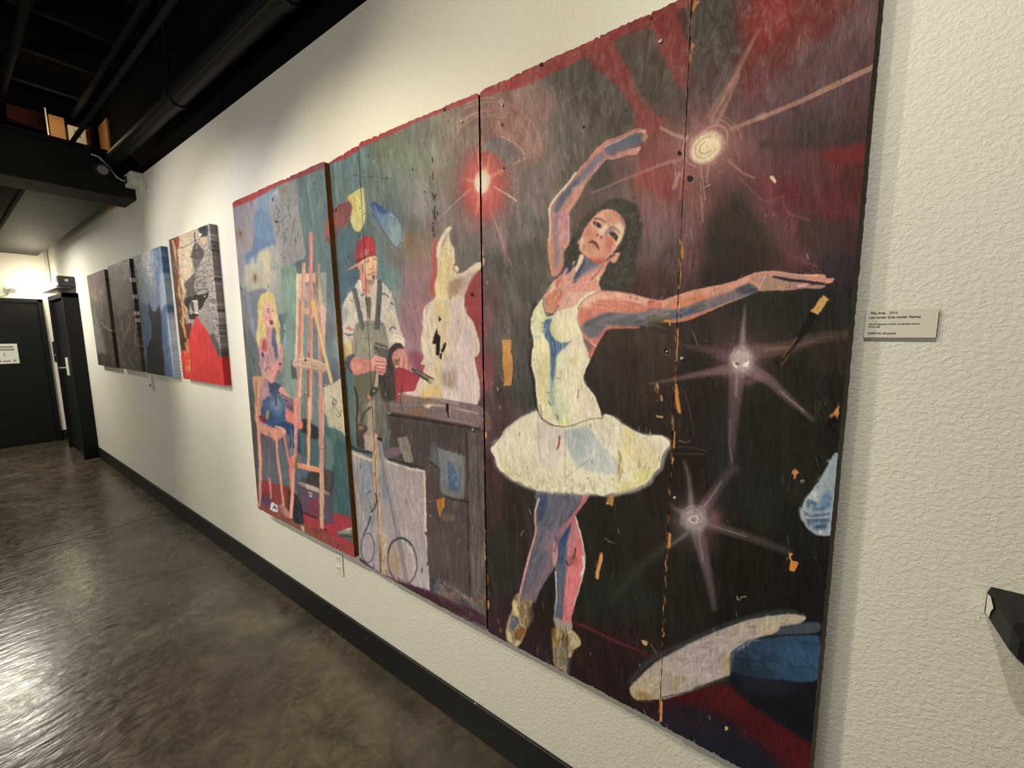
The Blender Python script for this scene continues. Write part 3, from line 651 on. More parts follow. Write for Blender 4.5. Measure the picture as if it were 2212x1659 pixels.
pa.lines([[(358, 388), (380, 370), (400, 378)], [(425, 380), (442, 388)]], 7, '5a3d38', .9); pa.disc(380, 406, 13, 9, 'f3e9e0', .9); pa.disc(382, 406, 8, 9, '3b3440', 1); pa.disc(433, 402, 7, 8, '463c48', .95)
pa.lines([[(412, 400), (410, 460), (398, 488)], [(400, 490), (425, 484)]], 6, 'b0696c', .9); pa.poly([(398, 518), (420, 508), (440, 522), (432, 556), (408, 545)], '6f2c38', 1, 1); pa.line([(408, 530), (432, 528)], 8, 'f0e0dc', .9); pa.line([(405, 545), (428, 562), (440, 545)], 7, 'a84a56', .8)
pa.poly([(285, 740), (360, 710), (410, 770), (445, 830), (462, 920), (452, 1010), (405, 1100), (385, 1190), (392, 1260), (380, 1430), (330, 1380), (305, 1180), (288, 1000), (268, 880)], 'cfa3a8', 1, 1.2)
pa.strokes([(285, 740), (410, 770), (460, 920), (400, 1100), (380, 1400), (310, 1300), (280, 950)], 60, 130, 18, ['dcb5b8', 'b78a96', '97889c', 'e3bfae', 'c08c88'], .55, 85, 15)
pa.poly([(310, 740), (350, 730), (365, 800), (350, 870), (300, 860)], 'd0605e', .9, 2); pa.poly([(303, 900), (328, 895), (326, 950), (308, 950)], '27397c', .95); pa.line([(340, 1120), (360, 1080), (390, 1070)], 9, '5f4f74', .8); pa.line([(310, 850), (330, 790)], 9, '8d2f3c', .8); pa.lines([[(380, 820), (410, 900), (420, 1000)], [(310, 900), (330, 1100)]], 7, '7d6f86', .6)
pa.poly([(330, 1200), (400, 1250), (420, 1400), (360, 1450), (320, 1400)], 'a98fa8', .9, 3); pa.lines([[(290, 1380), (310, 1420)], [(330, 1380), (350, 1430)], [(370, 1370), (375, 1400)]], 16, '5f4f80', .7)
pa.poly([(380, 1235), (470, 1250), (548, 1290), (500, 1390), (430, 1410), (395, 1350)], '44598e', 1, 1.5)
pa.poly([(495, 790), (540, 785), (562, 880), (548, 1000), (520, 1060), (470, 1180), (430, 1258), (400, 1250), (383, 1190), (405, 1110), (455, 1020), (495, 975), (512, 930), (500, 860)], 'e9a2a2', 1, 1)
pa.poly([(520, 1040), (548, 1000), (556, 1040), (470, 1220), (440, 1250)], 'd98488', .8, 3); pa.line([(510, 810), (505, 860), (520, 920)], 10, 'f5c6c0', .8); pa.lines([[(530, 820), (545, 860), (530, 900)], [(520, 850), (548, 870)]], 5, 'a9646c', .8)
pa.line([(580, 560), (560, 700), (542, 800)], 10, '45526a', .95, w2=6); pa.line([(582, 560), (577, 610)], 12, 'dfe6ea', .9); pa.disc(524, 1030, 10, 18, '2f2b2e', .9)
pa.poly([(470, 1140), (540, 1130), (560, 1250), (540, 1290), (480, 1240)], '6a6f88', .6, 6); pa.strokes([(480, 1120), (600, 1120), (570, 1200)], 12, 40, 7, ['474a52', '6f7388'], .7, 60, 40)
pa.poly([(505, 1350), (540, 1295), (600, 1370), (650, 1425), (570, 1400)], 'ee9f90', 1, 1.2)
pa.poly([(190, 1175), (325, 1190), (320, 1300), (290, 1330), (330, 1700), (215, 1700), (225, 1400)], 'd59f82', 1, 1.5); pa.lines([[(240, 1240), (245, 1400), (265, 1650)], [(300, 1290), (285, 1400), (310, 1650)]], 12, 'a8685c', .7, 1.5); pa.lines([[(200, 1190), (225, 1400), (240, 1650)], [(270, 1250), (275, 1450)]], 9, 'f0c3a4', .8)
pa.poly([(290, 1300), (350, 1290), (390, 1400), (340, 1460), (300, 1420)], 'c79aa6', .9, 3)
pa.poly([(300, 1600), (330, 1500), (400, 1420), (500, 1400), (555, 1450), (570, 1700), (300, 1720)], '3f66a2', 1, 1.5)
pa.blob(450, 1540, 75, 70, '8fb0d2', .8); pa.line([(330, 1500), (380, 1430)], 30, '27406c', .8, 4); pa.poly([(360, 1590), (385, 1570), (380, 1700), (355, 1700)], 'b89c62', .9)
pa.line([(478, 1400), (478, 1530)], 14, '6b4f42', .9)
pa.poly([(508, 1410), (560, 1392), (640, 1440), (720, 1470), (725, 1650), (660, 1620), (590, 1560), (530, 1480)], '8d6f7e', 1, 1.2); pa.line([(505, 1420), (540, 1500), (620, 1580)], 10, 'dccbc4', .7)
for x, y, c in ((560, 1440, 'a82f38'), (600, 1470, '7a3048'), (650, 1550, '8a2f3c'), (690, 1590, '7f3a50'), (700, 1500, '6a5674'), (620, 1520, '5d4c64'), (545, 1430, 'e8d8d0')): pa.disc(x, y, 20, 14, c, .85, .5, 2)
# easel, upper part
pa.poly([(715, 0), (1070, 0), (1070, 400), (1052, 900), (700, 980), (712, 400)], 'dcb0a4', 1, 1.5, False)
pa.strokes([(715, 0), (1070, 0), (1052, 880), (700, 950)], 50, 300, 14, ['e8c6b6', 'c9948c', 'd8a49c', 'eacdb8'], .5, 92, 3)
pa.poly([(712, 0), (745, 0), (742, 600), (735, 975), (698, 990), (712, 400)], 'eedcb8', .95, 1.5, False)
pa.poly([(820, 55), (865, 60), (860, 340), (812, 345)], '9ea6a6', 1, 1.2, False); pa.poly([(900, 45), (955, 50), (975, 345), (905, 345)], '9da39e', 1, 1.2, False); pa.poly([(825, 55), (862, 55), (860, 110), (825, 110)], '55748c', .8, 2); pa.poly([(905, 45), (950, 45), (945, 90), (910, 90)], '55748c', .8, 2)
pa.line([(945, 80), (935, 200)], 10, '4a3f38', .8); pa.poly([(800, 440), (868, 440), (862, 960), (796, 930)], '8aa2a8', 1, 1.2, False); pa.poly([(908, 470), (990, 700), (985, 960), (895, 950)], '75909f', 1, 1.5)
pa.poly([(790, 350), (985, 350), (985, 440), (790, 440)], 'd9bb9e', .95, 1.2, False); pa.line([(790, 352), (985, 352)], 5, '8a6a60', .8)
pa.line([(765, 0), (760, 500), (745, 1000), (735, 1700)], 34, 'd3928a', 1, 1.2, False); pa.line([(795, 0), (795, 500), (785, 900), (765, 1300), (755, 1700)], 26, 'e6b894', 1, 1.2, False)
pa.line([(888, 0), (890, 450), (880, 1700)], 34, 'd48c82', 1, 1.2, False); pa.line([(905, 430), (905, 1000), (890, 1700)], 20, 'e4b78e', .9, 1.2, False); pa.line([(870, 900), (858, 1300), (852, 1700)], 18, 'b34c48', .85, 1.2, False)
pa.line([(975, 0), (985, 400), (1005, 1000), (1020, 1700)], 44, 'd69f92', 1, 1.2, False); pa.line([(1000, 420), (1020, 1000)], 12, 'a87a78', .7)
pa.poly([(1005, 0), (1070, 0), (1068, 400), (1060, 700), (1010, 500)], 'e2c2ba', .9, 3, False)
pa.line([(905, 230), (960, 500), (1040, 850), (1140, 1250)], 38, 'e3c68a', 1, 1.2); pa.line([(925, 470), (1000, 760), (1030, 900)], 10, 'a88f86', .7); pa.poly([(895, 235), (925, 240), (950, 420), (890, 330)], 'e8cf6a', .9, 2); pa.disc(905, 188, 14, 10, 'f5e6dc', 1)
pa.poly([(655, 975), (705, 1000), (722, 1210), (652, 1195)], '5d6769', 1, 1.5, False); pa.poly([(685, 985), (860, 955), (1060, 1025), (1058, 1130), (900, 1100), (700, 1070)], 'd0b29e', 1, 1.2); pa.line([(690, 990), (870, 965), (1060, 1030)], 8, 'efdcc4', .8)
pa.lines([[(690, 1060), (860, 1085), (1055, 1120)]], 7, '8a6c66', .8); pa.strokes([(700, 990), (1050, 1030), (1050, 1110), (720, 1060)], 26, 60, 10, ['9a7a70', 'e8d2bc', 'b78f80'], .6, 40, 40); pa.disc(830, 985, 14, 12, '2c2624', .9); pa.line([(825, 940), (830, 990)], 6, '33302e', .8)
pa.line([(760, 1450), (800, 1420), (835, 1370)], 10, '6a7276', .8); pa.disc(832, 1370, 8, 8, 'f0f0ec', .9)
# taped drawing
pa.poly([(1040, 1310), (1140, 1275), (1245, 1200), (1262, 1240), (1370, 1700), (1100, 1740), (1050, 1420)], 'c9c3ab', 1, 1.2, False)
pa.strokes([(1050, 1320), (1240, 1220), (1350, 1680), (1110, 1700)], 40, 100, 14, ['dad4bc', 'b3ac94', 'a7a78e'], .5, 75, 30)
pa.lines([[(1150, 1430), (1190, 1460), (1200, 1510), (1170, 1500)], [(1145, 1480), (1160, 1530)], [(1180, 1570), (1200, 1540), (1210, 1620)]], 8, '55566e', .85); pa.poly([(1150, 1430), (1200, 1460), (1185, 1480)], '5d5f86', .8, 1.5)
pa.view(530, 860, 4.607)
pa.poly([(785, 80), (975, 60), (1005, 60), (1065, 300), (1060, 370), (1010, 400), (970, 440), (890, 455), (855, 380), (810, 200)], 'c3bda2', 1, 2)
pa.poly([(975, 0), (1010, 0), (1065, 330), (1005, 380)], 'd3cf8e', .6, 8)
pa.lines([[(870, 20), (900, 100), (950, 180)], [(960, 120), (930, 190), (890, 150)], [(880, 60), (870, 110)], [(880, 280), (900, 330)], [(920, 300), (950, 290), (960, 260)]], 7, '73705f', .8)
pa.strokes([(810, 100), (1000, 60), (1050, 350), (880, 440)], 40, 60, 9, ['9b967e', 'dcd6bc', '8a8674'], .5, 60, 50)
# ---- chair, legs, tool box
pa.poly([(130, 300), (300, 380), (440, 560), (450, 900), (130, 830)], '6c6371', .95, 5, g=((200, 400), (400, 800), '5b6f7c'))
pa.poly([(330, 400), (420, 500), (440, 880), (360, 860)], '5b7788', .8, 4); pa.strokes([(150, 330), (420, 500), (430, 860), (150, 800)], 30, 160, 14, ['7d7383', '575a6c', '836c74', '62788a'], .5, 88, 6)
pa.poly([(120, 815), (300, 850), (445, 900), (440, 1200), (125, 1080)], '99404c', 1, 2, g=((150, 900), (430, 1100), '7c4a3e')); pa.strokes([(130, 830), (430, 900), (430, 1180), (130, 1060)], 60, 60, 10, ['b04c50', '6f4338', '84503e', '913c48', '5c3a3a'], .5, 95, 30)
pa.poly([(140, 950), (240, 970), (260, 1060), (170, 1080), (130, 1050)], '694860', .9, 4)
pa.poly([(500, 300), (880, 300), (1020, 420), (1060, 700), (1075, 1220), (1000, 1190), (880, 1140), (850, 700), (620, 720), (520, 640)], '45757b', .9, 3)
pa.poly([(800, 380), (880, 450), (880, 700), (800, 700)], '6f8c84', .8, 7); pa.poly([(880, 450), (980, 440), (1060, 900), (1070, 1200), (930, 1140)], '3c6d76', .8, 6); pa.strokes([(850, 500), (1000, 480), (1070, 1180), (900, 1120)], 40, 200, 16, ['2f5f6a', '558288', '4a7478'], .5, 86, 6)
pa.poly([(570, 1120), (740, 1190), (880, 1140), (1080, 1215), (1092, 1600), (800, 1440), (560, 1290)], 'a9404c', 1, 2); pa.strokes([(600, 1150), (1070, 1220), (1085, 1560), (700, 1380)], 60, 90, 12, ['bf4f5a', '8e3340', '9d3f48', 'b8474e'], .5, 100, 30)
pa.poly([(125, 1060), (440, 1170), (700, 1290), (1090, 1500), (1092, 1620), (560, 1320), (130, 1110)], '8e5244', .9, 4, tex=(60, 30, 8, .8, .35)); pa.strokes([(130, 1070), (560, 1230), (1090, 1500), (1090, 1600), (560, 1310), (140, 1110)], 110, 40, 7, ['6d3a34', 'a56a50', 'b5705c', '4f2c2c', '9a4440', 'c28a70'], .6, 100, 40)
pa.line([(900, 1530), (925, 1450)], 8, '401c20', .8)
pa.poly([(505, 850), (600, 740), (700, 715), (800, 702), (870, 730), (882, 880), (862, 980), (872, 1240), (800, 1250), (740, 1200), (640, 1170), (560, 1110), (525, 1000)], '5b505c', 1, 1.5, False)
pa.poly([(610, 735), (800, 702), (868, 732), (875, 860), (830, 960), (720, 910), (600, 850)], '454244', 1, 2, False); pa.poly([(800, 720), (860, 740), (865, 850), (830, 930), (800, 900)], '5d5a58', .8, 3); pa.strokes([(620, 740), (800, 720), (830, 900), (620, 850)], 30, 60, 10, ['2e2c30', '6a6664', '54504c'], .6, 80, 30)
pa.poly([(508, 835), (560, 830), (740, 900), (838, 935), (832, 968), (720, 935), (560, 872)], '988e8c', 1, 1.5, False); pa.poly([(600, 850), (720, 890), (722, 930), (600, 895)], 'bcb2aa', .8, 1.5, False)
pa.poly([(528, 880), (780, 955), (790, 1240), (740, 1200), (570, 1115)], '69566a', .9, 2, False); pa.poly([(640, 1000), (740, 1020), (730, 1200), (600, 1130)], '8a3f52', .7, 8); pa.poly([(790, 950), (860, 980), (865, 1240), (800, 1245)], '5c5b70', .9, 3, False)
pa.poly([(632, 930), (662, 938), (662, 985), (636, 980)], 'cfc6c4', .9, 1, False); pa.poly([(640, 942), (655, 946), (655, 970), (642, 968)], '5b4a58', 1, 1, False); pa.line([(560, 1130), (700, 1190)], 14, '33283a', .8, 2)
pa.poly([(545, 220), (600, 200), (645, 240), (720, 300), (725, 390), (670, 402), (590, 350), (550, 330)], '3b3e44', 1, 1.5); pa.line([(560, 215), (620, 230)], 8, '55606a', .8)
pa.poly([(395, 100), (470, 150), (560, 225), (558, 305), (490, 280), (400, 215)], 'ea8c80', 1, 1.5); pa.line([(400, 200), (500, 270)], 14, 'd4706c', .7, 2)
pa.poly([(160, 130), (180, 40), (230, -10), (350, -20), (395, 60), (392, 220), (330, 280), (270, 288), (200, 240)], '3c66a6', 1, 1.2); pa.blob(310, 70, 90, 90, '88a8cc', .8); pa.blob(230, 190, 60, 90, '274f94', .7); pa.poly([(205, 120), (235, 118), (222, 200), (203, 198)], 'b89a5e', .95, 1.5); pa.line([(302, -20), (302, 78)], 13, '5f4238', .9)
pa.lines([[(170, 80), (165, 180), (210, 250)], [(380, 60), (375, 200)]], 9, '28487c', .7, 2)
pa.poly([(270, 275), (390, 225), (470, 260), (530, 320), (545, 560), (525, 570), (505, 400), (480, 380), (478, 480), (470, 560), (440, 590), (428, 520), (445, 400), (400, 345), (300, 310)], '2f5490', 1, 1.5); pa.line([(455, 320), (470, 420), (455, 540)], 12, '6f94bc', .8, 2); pa.poly([(430, 500), (480, 490), (480, 570), (440, 590)], '78889c', .9, 2)
pa.poly([(545, 560), (600, 600), (620, 720), (600, 800), (560, 740)], '4e74ac', .9, 3); pa.poly([(500, 560), (560, 570), (540, 700), (500, 690)], '8a7a58', .8, 3)
pa.poly([(130, 225), (260, 285), (370, 290), (400, 325), (385, 370), (300, 400), (150, 335)], 'dc9c8c', 1, 1.5); pa.line([(140, 240), (270, 300)], 16, 'bc9a8c', .9, 2); pa.line([(300, 280), (370, 300), (390, 340)], 14, 'f2b4aa', .9)
pa.poly([(130, 170), (180, 180), (210, 230), (150, 220)], 'a03040', .9, 2)
pa.line([(110, 0), (125, 250), (150, 620), (140, 1060)], 30, 'd89a84', 1, 1.2); pa.line([(108, 100), (140, 600), (135, 1000)], 8, 'f2c6aa', .8); pa.line([(150, 340), (200, 320), (260, 370), (290, 420)], 16, 'd6907e', 1, 1.2)
pa.line([(310, 350), (320, 560), (350, 800), (380, 1070)], 26, 'de9482', 1, 1.2, w2=20); pa.line([(300, 320), (312, 500)], 10, 'f4c0b0', .8); pa.line([(340, 400), (365, 370), (390, 400), (420, 560), (435, 640)], 22, 'd5897c', 1, 1.2)
pa.line([(235, 350), (238, 820)], 14, '7b7480', .8, 2); pa.line([(238, 800), (252, 900), (255, 1000)], 22, 'd98c82', 1, 1.2, w2=14)
pa.poly([(432, 600), (475, 570), (492, 650), (475, 900), (455, 960), (430, 750)], 'e87f76', 1, 1.5); pa.poly([(420, 930), (450, 900), (445, 1100), (415, 1110)], '3f3530', .7, 4)
pa.poly([(478, 980), (510, 960), (560, 1100), (575, 1200), (560, 1250), (470, 1210)], '2e323c', 1, 2); pa.lines([[(500, 1000), (540, 1100)], [(520, 1120), (560, 1230)]], 6, '5a6478', .8)
pa.poly([(480, -5), (548, -5), (520, 400), (515, 560), (492, 680), (490, 900), (472, 1195), (438, 1195), (455, 850), (488, 500)], 'df9c8c', 1, 1.2, False); pa.line([(540, 0), (515, 400), (500, 640)], 10, 'c0787c', .8); pa.line([(495, 560), (470, 900), (455, 1180)], 10, 'f0a898', .7); pa.line([(500, 600), (490, 700)], 16, '7a6a48', .7, 2)
pa.poly([(515, 638), (640, 665), (730, 690), (738, 738), (620, 718), (520, 690)], 'e19a6c', 1, 1.5, False); pa.line([(520, 650), (730, 700)], 8, 'f0b890', .8)
pa.poly([(612, -5), (657, -5), (640, 690), (610, 680)], 'e6b48c', 1, 1.2, False); pa.line([(618, 0), (612, 660)], 9, 'b45e54', .8)
pa.poly([(728, -5), (792, -5), (780, 500), (782, 1000), (776, 1300), (745, 1300), (735, 700)], 'd09a8c', 1, 1.2, False); pa.line([(780, 0), (770, 500)], 10, 'e8b8a8', .8); pa.poly([(745, 800), (782, 800), (776, 1300), (746, 1300)], 'c8b07c', .7, 3, False); pa.line([(730, 500), (780, 500)], 6, '5f3a38', .8)
pa.poly([(900, 1345), (960, 1305), (1062, 1285), (1080, 1340), (1082, 1440), (1010, 1410)], '66615f', 1, 2); pa.poly([(920, 1340), (1000, 1300), (1060, 1290), (1040, 1350)], '9c9a90', .9, 3); pa.line([(1010, 1310), (1050, 1300)], 14, 'd6d4c8', .9); pa.line([(940, 1370), (1070, 1380)], 12, '3c3a3c', .8, 2)
pa.poly([(250, 1055), (272, 1035), (322, 1068), (326, 1140), (280, 1128), (243, 1108)], 'd6d8dc', 1, 1.2, False); pa.lines([[(275, 1100), (292, 1065), (310, 1115)], [(280, 1092), (312, 1095)]], 9, '2a4386', .9); pa.poly([(330, 1070), (370, 1058), (400, 1085), (432, 1140), (430, 1190), (350, 1150)], 'b88f90', .9, 3, tex=(60, 14, 6, 1, .2))
pa.strokes([(700, 1290), (800, 1300), (830, 1370), (700, 1350)], 24, 30, 8, ['4a2f24', '6d4a34', '33201c'], .8, 60, 60); pa.poly([(556, 1270), (580, 1280), (585, 1325), (565, 1320)], 'd9a478', .9, 1)
pa.strokes([(100, 930), (140, 930), (140, 1050), (120, 1050)], 8, 30, 5, ['5a3440'], .6)
pa.line([(70, 100), (95, 450), (110, 800), (125, 1040)], 44, '5a4f4a', .6, 5)
pa.view(480, 340, 5.53)
pa.poly([(885, 1390), (1238, 1370), (1238, 1700), (883, 1700)], 'e2c6b0', 1, 1.2, False); pa.line([(905, 1400), (900, 1659)], 24, 'eedab0', .8, 2); pa.poly([(1170, 1375), (1238, 1370), (1238, 1659), (1180, 1659)], 'e0bfa8', .9, 2, False)
pa.line([(975, 1275), (965, 1700)], 46, 'd0a092', 1, 1.2, False); pa.line([(985, 1270), (975, 1660)], 12, 'e8c0ac', .8)
pa.line([(1132, 1265), (1135, 1700)], 28, 'cf6c66', 1, 1.2, False); pa.line([(1158, 1275), (1160, 1700)], 24, 'e2c484', 1, 1.2, False)
pa.poly([(990, 1490), (1040, 1490), (1035, 1700), (990, 1700)], 'a5a8a2', .9, 1.5, False); pa.poly([(1080, 1490), (1120, 1490), (1125, 1700), (1085, 1700)], 'a5a8a2', .9, 1.5, False); pa.poly([(990, 1490), (1125, 1490), (1120, 1540), (995, 1540)], '6d8490', .7, 3, False)
pa.line([(1058, 915), (1060, 1300), (1055, 1700)], 48, 'dd8e80', 1, 1.2, False); pa.line([(1033, 930), (1036, 1300)], 12, '7c6a80', .8); pa.line([(1072, 930), (1070, 1600)], 10, 'f0b09c', .7)
pa.line([(1105, 1540), (1100, 1640)], 8, '4a4038', .8)
# ---- boards 2 and 3: hanging shapes, sculptor, sculpture, bench
pa.view(680, 340, 5.53)
pa.poly([(0, 200), (110, 150), (160, 500), (110, 800), (200, 1100), (230, 1659), (0, 1659)], '67858c', .6, 12, tex=(86, 90, 14, .6, .5))
pa.poly([(440, 240), (540, 260), (520, 350), (470, 400)], '5f8da2', .7, 5)
pa.lines([[(208, 60), (222, 280), (245, 560)], [(860, 240), (872, 450), (882, 690)]], 7, '4f5a54', .8); pa.line([(525, 0), (540, 200), (545, 350)], 9, '553c38', .9); pa.line([(430, 210), (455, 340), (475, 440)], 6, 'a3b9b4', .8)
pa.line([(410, 205), (600, 225), (780, 250), (905, 255)], 8, '4c5855', .8); pa.lines([[(570, 213), (620, 220)], [(720, 255), (770, 262)], [(420, 205), (435, 212)]], 7, 'c5d2cc', .8); pa.disc(858, 245, 9, 22, '5b3a30', .8)
pa.poly([(378, 518), (430, 555), (446, 640), (425, 720), (370, 830), (300, 950), (232, 1040), (180, 1052), (130, 960), (112, 850), (145, 730), (215, 615), (300, 545)], '8f5459', 1, 1.5)
pa.poly([(150, 730), (260, 620), (270, 760), (240, 900), (150, 950), (120, 860)], 'b56a66', .75, 8); pa.line([(420, 700), (360, 830), (250, 1000)], 12, 'c88f8c', .8, 1.5); pa.line([(215, 612), (310, 542), (385, 520)], 7, 'c79a94', .7)
pa.strokes([(150, 750), (400, 560), (430, 700), (220, 1000)], 26, 140, 10, ['a5656a', '7a4450', 'c07f78'], .4, 100, 20); pa.line([(258, 615), (254, 650)], 12, '33242a', .9)
pa.poly([(548, 355), (578, 372), (590, 480), (602, 620), (598, 730), (562, 840), (515, 886), (455, 850), (422, 730), (445, 610), (440, 545), (385, 490), (415, 440), (472, 405)], 'dcd48c', 1, 1.5)
pa.poly([(390, 480), (450, 440), (470, 500), (470, 640), (445, 600), (435, 545)], 'e3c468', .9, 3); pa.lines([[(470, 440), (480, 640)], [(550, 480), (570, 640), (568, 760)]], 9, '8f8a50', .7, 1.5); pa.line([(500, 860), (560, 800), (590, 720)], 9, 'f0ecb0', .8); pa.disc(500, 835, 24, 14, 'c9c27a', .8)
pa.line([(540, 600), (541, 615)], 9, '2c281c', .9); pa.disc(598, 672, 7, 7, '201c1a', 1)
pa.poly([(655, 570), (688, 522), (760, 550), (880, 640), (985, 715), (1035, 815), (1050, 940), (1030, 1030), (990, 1080), (930, 1040), (860, 930), (780, 810), (700, 690)], '4c76b4', 1, 2, g=((720, 600), (960, 900), '8fb2bd'))
pa.poly([(660, 570), (700, 530), (800, 590), (870, 650), (860, 670), (740, 640)], '3a5ba6', .85, 4); pa.blob(950, 900, 70, 110, '93b3ba', .8); pa.line([(700, 690), (780, 810), (860, 930), (940, 1050), (985, 1075), (1030, 1010)], 12, '4e6680', .85, 2); pa.line([(905, 680), (990, 720), (1038, 830), (1045, 960)], 12, '5d7690', .8, 2); pa.line([(905, 680), (945, 710)], 12, 'dfe8ea', .8); pa.disc(778, 553, 7, 6, 'e8f0f4', .9)
pa.strokes([(690, 600), (900, 700), (1020, 900), (960, 1000), (780, 780)], 40, 120, 12, ['7ea3c6', '5884bc', 'a3c0c8'], .4, 60, 15)
pa.poly([(1050, 1000), (1250, 850), (1330, 1000), (1200, 1300), (1080, 1180)], '9a7f60', .5, 16, tex=(85, 60, 12, .7, .3)); pa.poly([(1250, 200), (1520, 0), (1500, 200), (1300, 260)], 'a3937f', .5, 14)
pa.lines([[(1405, 10), (1406, 55)], [(1412, 180), (1412, 260)], [(1410, 430), (1425, 510)], [(1450, 440), (1425, 490)], [(1430, 590), (1432, 605)], [(1425, 620), (1430, 690)], [(1432, 700), (1434, 740)], [(1410, 780), (1412, 800)], [(1412, 830), (1418, 890)], [(1425, 920), (1425, 945)], [(1462, 650), (1465, 685)], [(1170, 130), (1172, 160)]], 14, '1f1b18', .95, 1, h=-.6)
pa.disc(706, 60, 12, 15, 'd9cda0', .9); pa.disc(706, 60, 5, 7, '6a6a55', 1); pa.disc(1312, 410, 9, 9, '221f1c', .95); pa.disc(1313, 372, 4, 8, 'e8e4da', .9)
# sculptor
pa.view(720, 480, 5.53)
pa.poly([(20, 100), (230, 100), (260, 400), (160, 860), (100, 960), (30, 900)], '54788a', .75, 10); pa.poly([(100, 980), (120, 860), (230, 740), (300, 680), (280, 600), (200, 700)], '3f6796', .7, 7)
pa.poly([(520, 250), (640, 250), (660, 560), (640, 800), (560, 700), (520, 560)], '5f8e92', .7, 8, tex=(85, 60, 12, .5, .5))
pa.poly([(830, 480), (1170, 500), (1200, 900), (1060, 1000), (1060, 1600), (900, 1600), (780, 1200), (760, 940), (840, 800)], 'a37e86', .6, 18); pa.strokes([(840, 560), (1160, 560), (1180, 900), (1050, 1300), (900, 1500), (800, 1100)], 70, 140, 16, ['b58a90', '8c7684', 'b07a80', '9c8894'], .4, 86, 8)
pa.poly([(258, 400), (268, 320), (300, 235), (360, 168), (420, 162), (475, 205), (500, 310), (505, 395), (420, 425), (340, 470), (280, 485)], 'bf434b', 1, 1.2)
pa.poly([(400, 190), (470, 220), (490, 330), (440, 350), (390, 300)], 'dd4048', .9, 4); pa.poly([(270, 300), (330, 210), (360, 220), (320, 330), (270, 400)], 'a8414f', .8, 5); pa.poly([(370, 320), (420, 310), (410, 380), (360, 400)], 'c98483', .8, 4); pa.poly([(300, 370), (350, 360), (350, 420), (300, 430)], 'ba6a6e', .8, 4)
pa.lines([[(330, 240), (300, 400)], [(380, 200), (360, 420)], [(440, 230), (440, 400)]], 7, '8a2c38', .6, 1.5); pa.line([(340, 185), (310, 215)], 8, 'e8b0a8', .8); pa.poly([(270, 440), (400, 400), (500, 385), (500, 405), (340, 470), (290, 490)], '8f3440', .9, 2)
pa.poly([(165, 578), (240, 520), (330, 470), (350, 460), (340, 495), (230, 560)], 'd9a898', 1, 1.2); pa.line([(180, 578), (320, 505)], 7, '8c5a58', .8)
pa.poly([(320, 480), (400, 425), (505, 400), (518, 450), (520, 530), (515, 640), (490, 690), (440, 725), (370, 700), (330, 640), (315, 560)], 'eac2a0', 1, 1)
pa.poly([(315, 560), (330, 520), (370, 620), (440, 725), (370, 700), (325, 640)], 'd98f84', .8, 4); pa.poly([(400, 430), (470, 410), (480, 500), (440, 560), (390, 520)], 'f2d3a8', .8, 5); pa.poly([(470, 560), (515, 540), (512, 650), (480, 690)], 'e2a78c', .7, 4)
pa.poly([(298, 510), (330, 510), (345, 570), (318, 580), (298, 550)], 'e39d92', 1, 1.2)
pa.line([(345, 500), (350, 560), (358, 610)], 13, '6d6668', .85); pa.lines([[(388, 478), (410, 465), (432, 468)], [(472, 448), (490, 438), (506, 446)]], 8, '6a4034', .9); pa.lines([[(382, 455), (425, 440)], [(470, 425), (505, 418)]], 6, '9a6a54', .8)
pa.lines([[(462, 470), (470, 530), (458, 565)], [(430, 555), (450, 568), (480, 552)]], 7, 'b5705c', .9); pa.lines([[(405, 628), (450, 615), (492, 600)]], 9, '9a4c4c', .9); pa.line([(420, 640), (480, 622)], 7, 'd98c84', .8); pa.poly([(456, 640), (490, 630), (488, 678), (468, 680)], '565056', .9, 1.5); pa.line([(375, 530), (400, 640)], 6, 'c98f80', .6)
pa.poly([(322, 640), (400, 710), (480, 700), (482, 800), (440, 860), (405, 905), (350, 830), (325, 760)], 'd98f84', 1, 1.2); pa.poly([(390, 690), (480, 690), (470, 720), (420, 735)], '8d7a80', .7, 3); pa.blob(420, 770, 25, 40, 'a89098', .5); pa.disc(368, 812, 7, 7, '5a3034', .9)
pa.poly([(300, 690), (325, 700), (345, 830), (405, 905), (480, 730), (490, 690), (530, 680), (600, 730), (680, 830), (735, 990), (765, 1160), (810, 1290), (845, 1400), (838, 1500), (700, 1500), (660, 1590), (620, 1300), (300, 1320), (245, 1600), (120, 1660), (100, 1500), (118, 1300), (105, 1100), (125, 980), (170, 870), (240, 790)], 'cfc8ba', 1, 1.2)
SH = [(125, 960), (240, 800), (300, 1000), (280, 1300), (230, 1590), (115, 1640), (110, 1100)]; SH2 = [(580, 730), (690, 860), (760, 1150), (840, 1420), (700, 1500), (640, 1300), (580, 1000)]
for P_ in (SH, SH2, [(270, 760), (520, 760), (520, 1100), (280, 1200)]): pa.strokes(P_, 55, 70, 18, ['e6dcc4', '9fa7b4', 'd9c79c', '8a93a8', 'eee6d2', 'b8a890', 'c99a8a'], .65, 80, 60)
pa.lines([[(585, 850), (640, 870), (655, 900)], [(690, 960), (720, 985)], [(140, 1330), (180, 1350), (235, 1340)], [(670, 1290), (700, 1250), (745, 1275)], [(330, 880), (350, 860)]], 14, '3c5590', .85); pa.lines([[(165, 1270), (225, 1275)], [(190, 1250), (215, 1285)], [(205, 930), (230, 950)]], 14, 'c8604c', .85); pa.poly([(180, 1420), (240, 1400), (235, 1580), (130, 1620)], 'ddc27c', .8, 4); pa.poly([(110, 1060), (160, 1000), (180, 1100), (130, 1200)], '8f9aae', .7, 5)
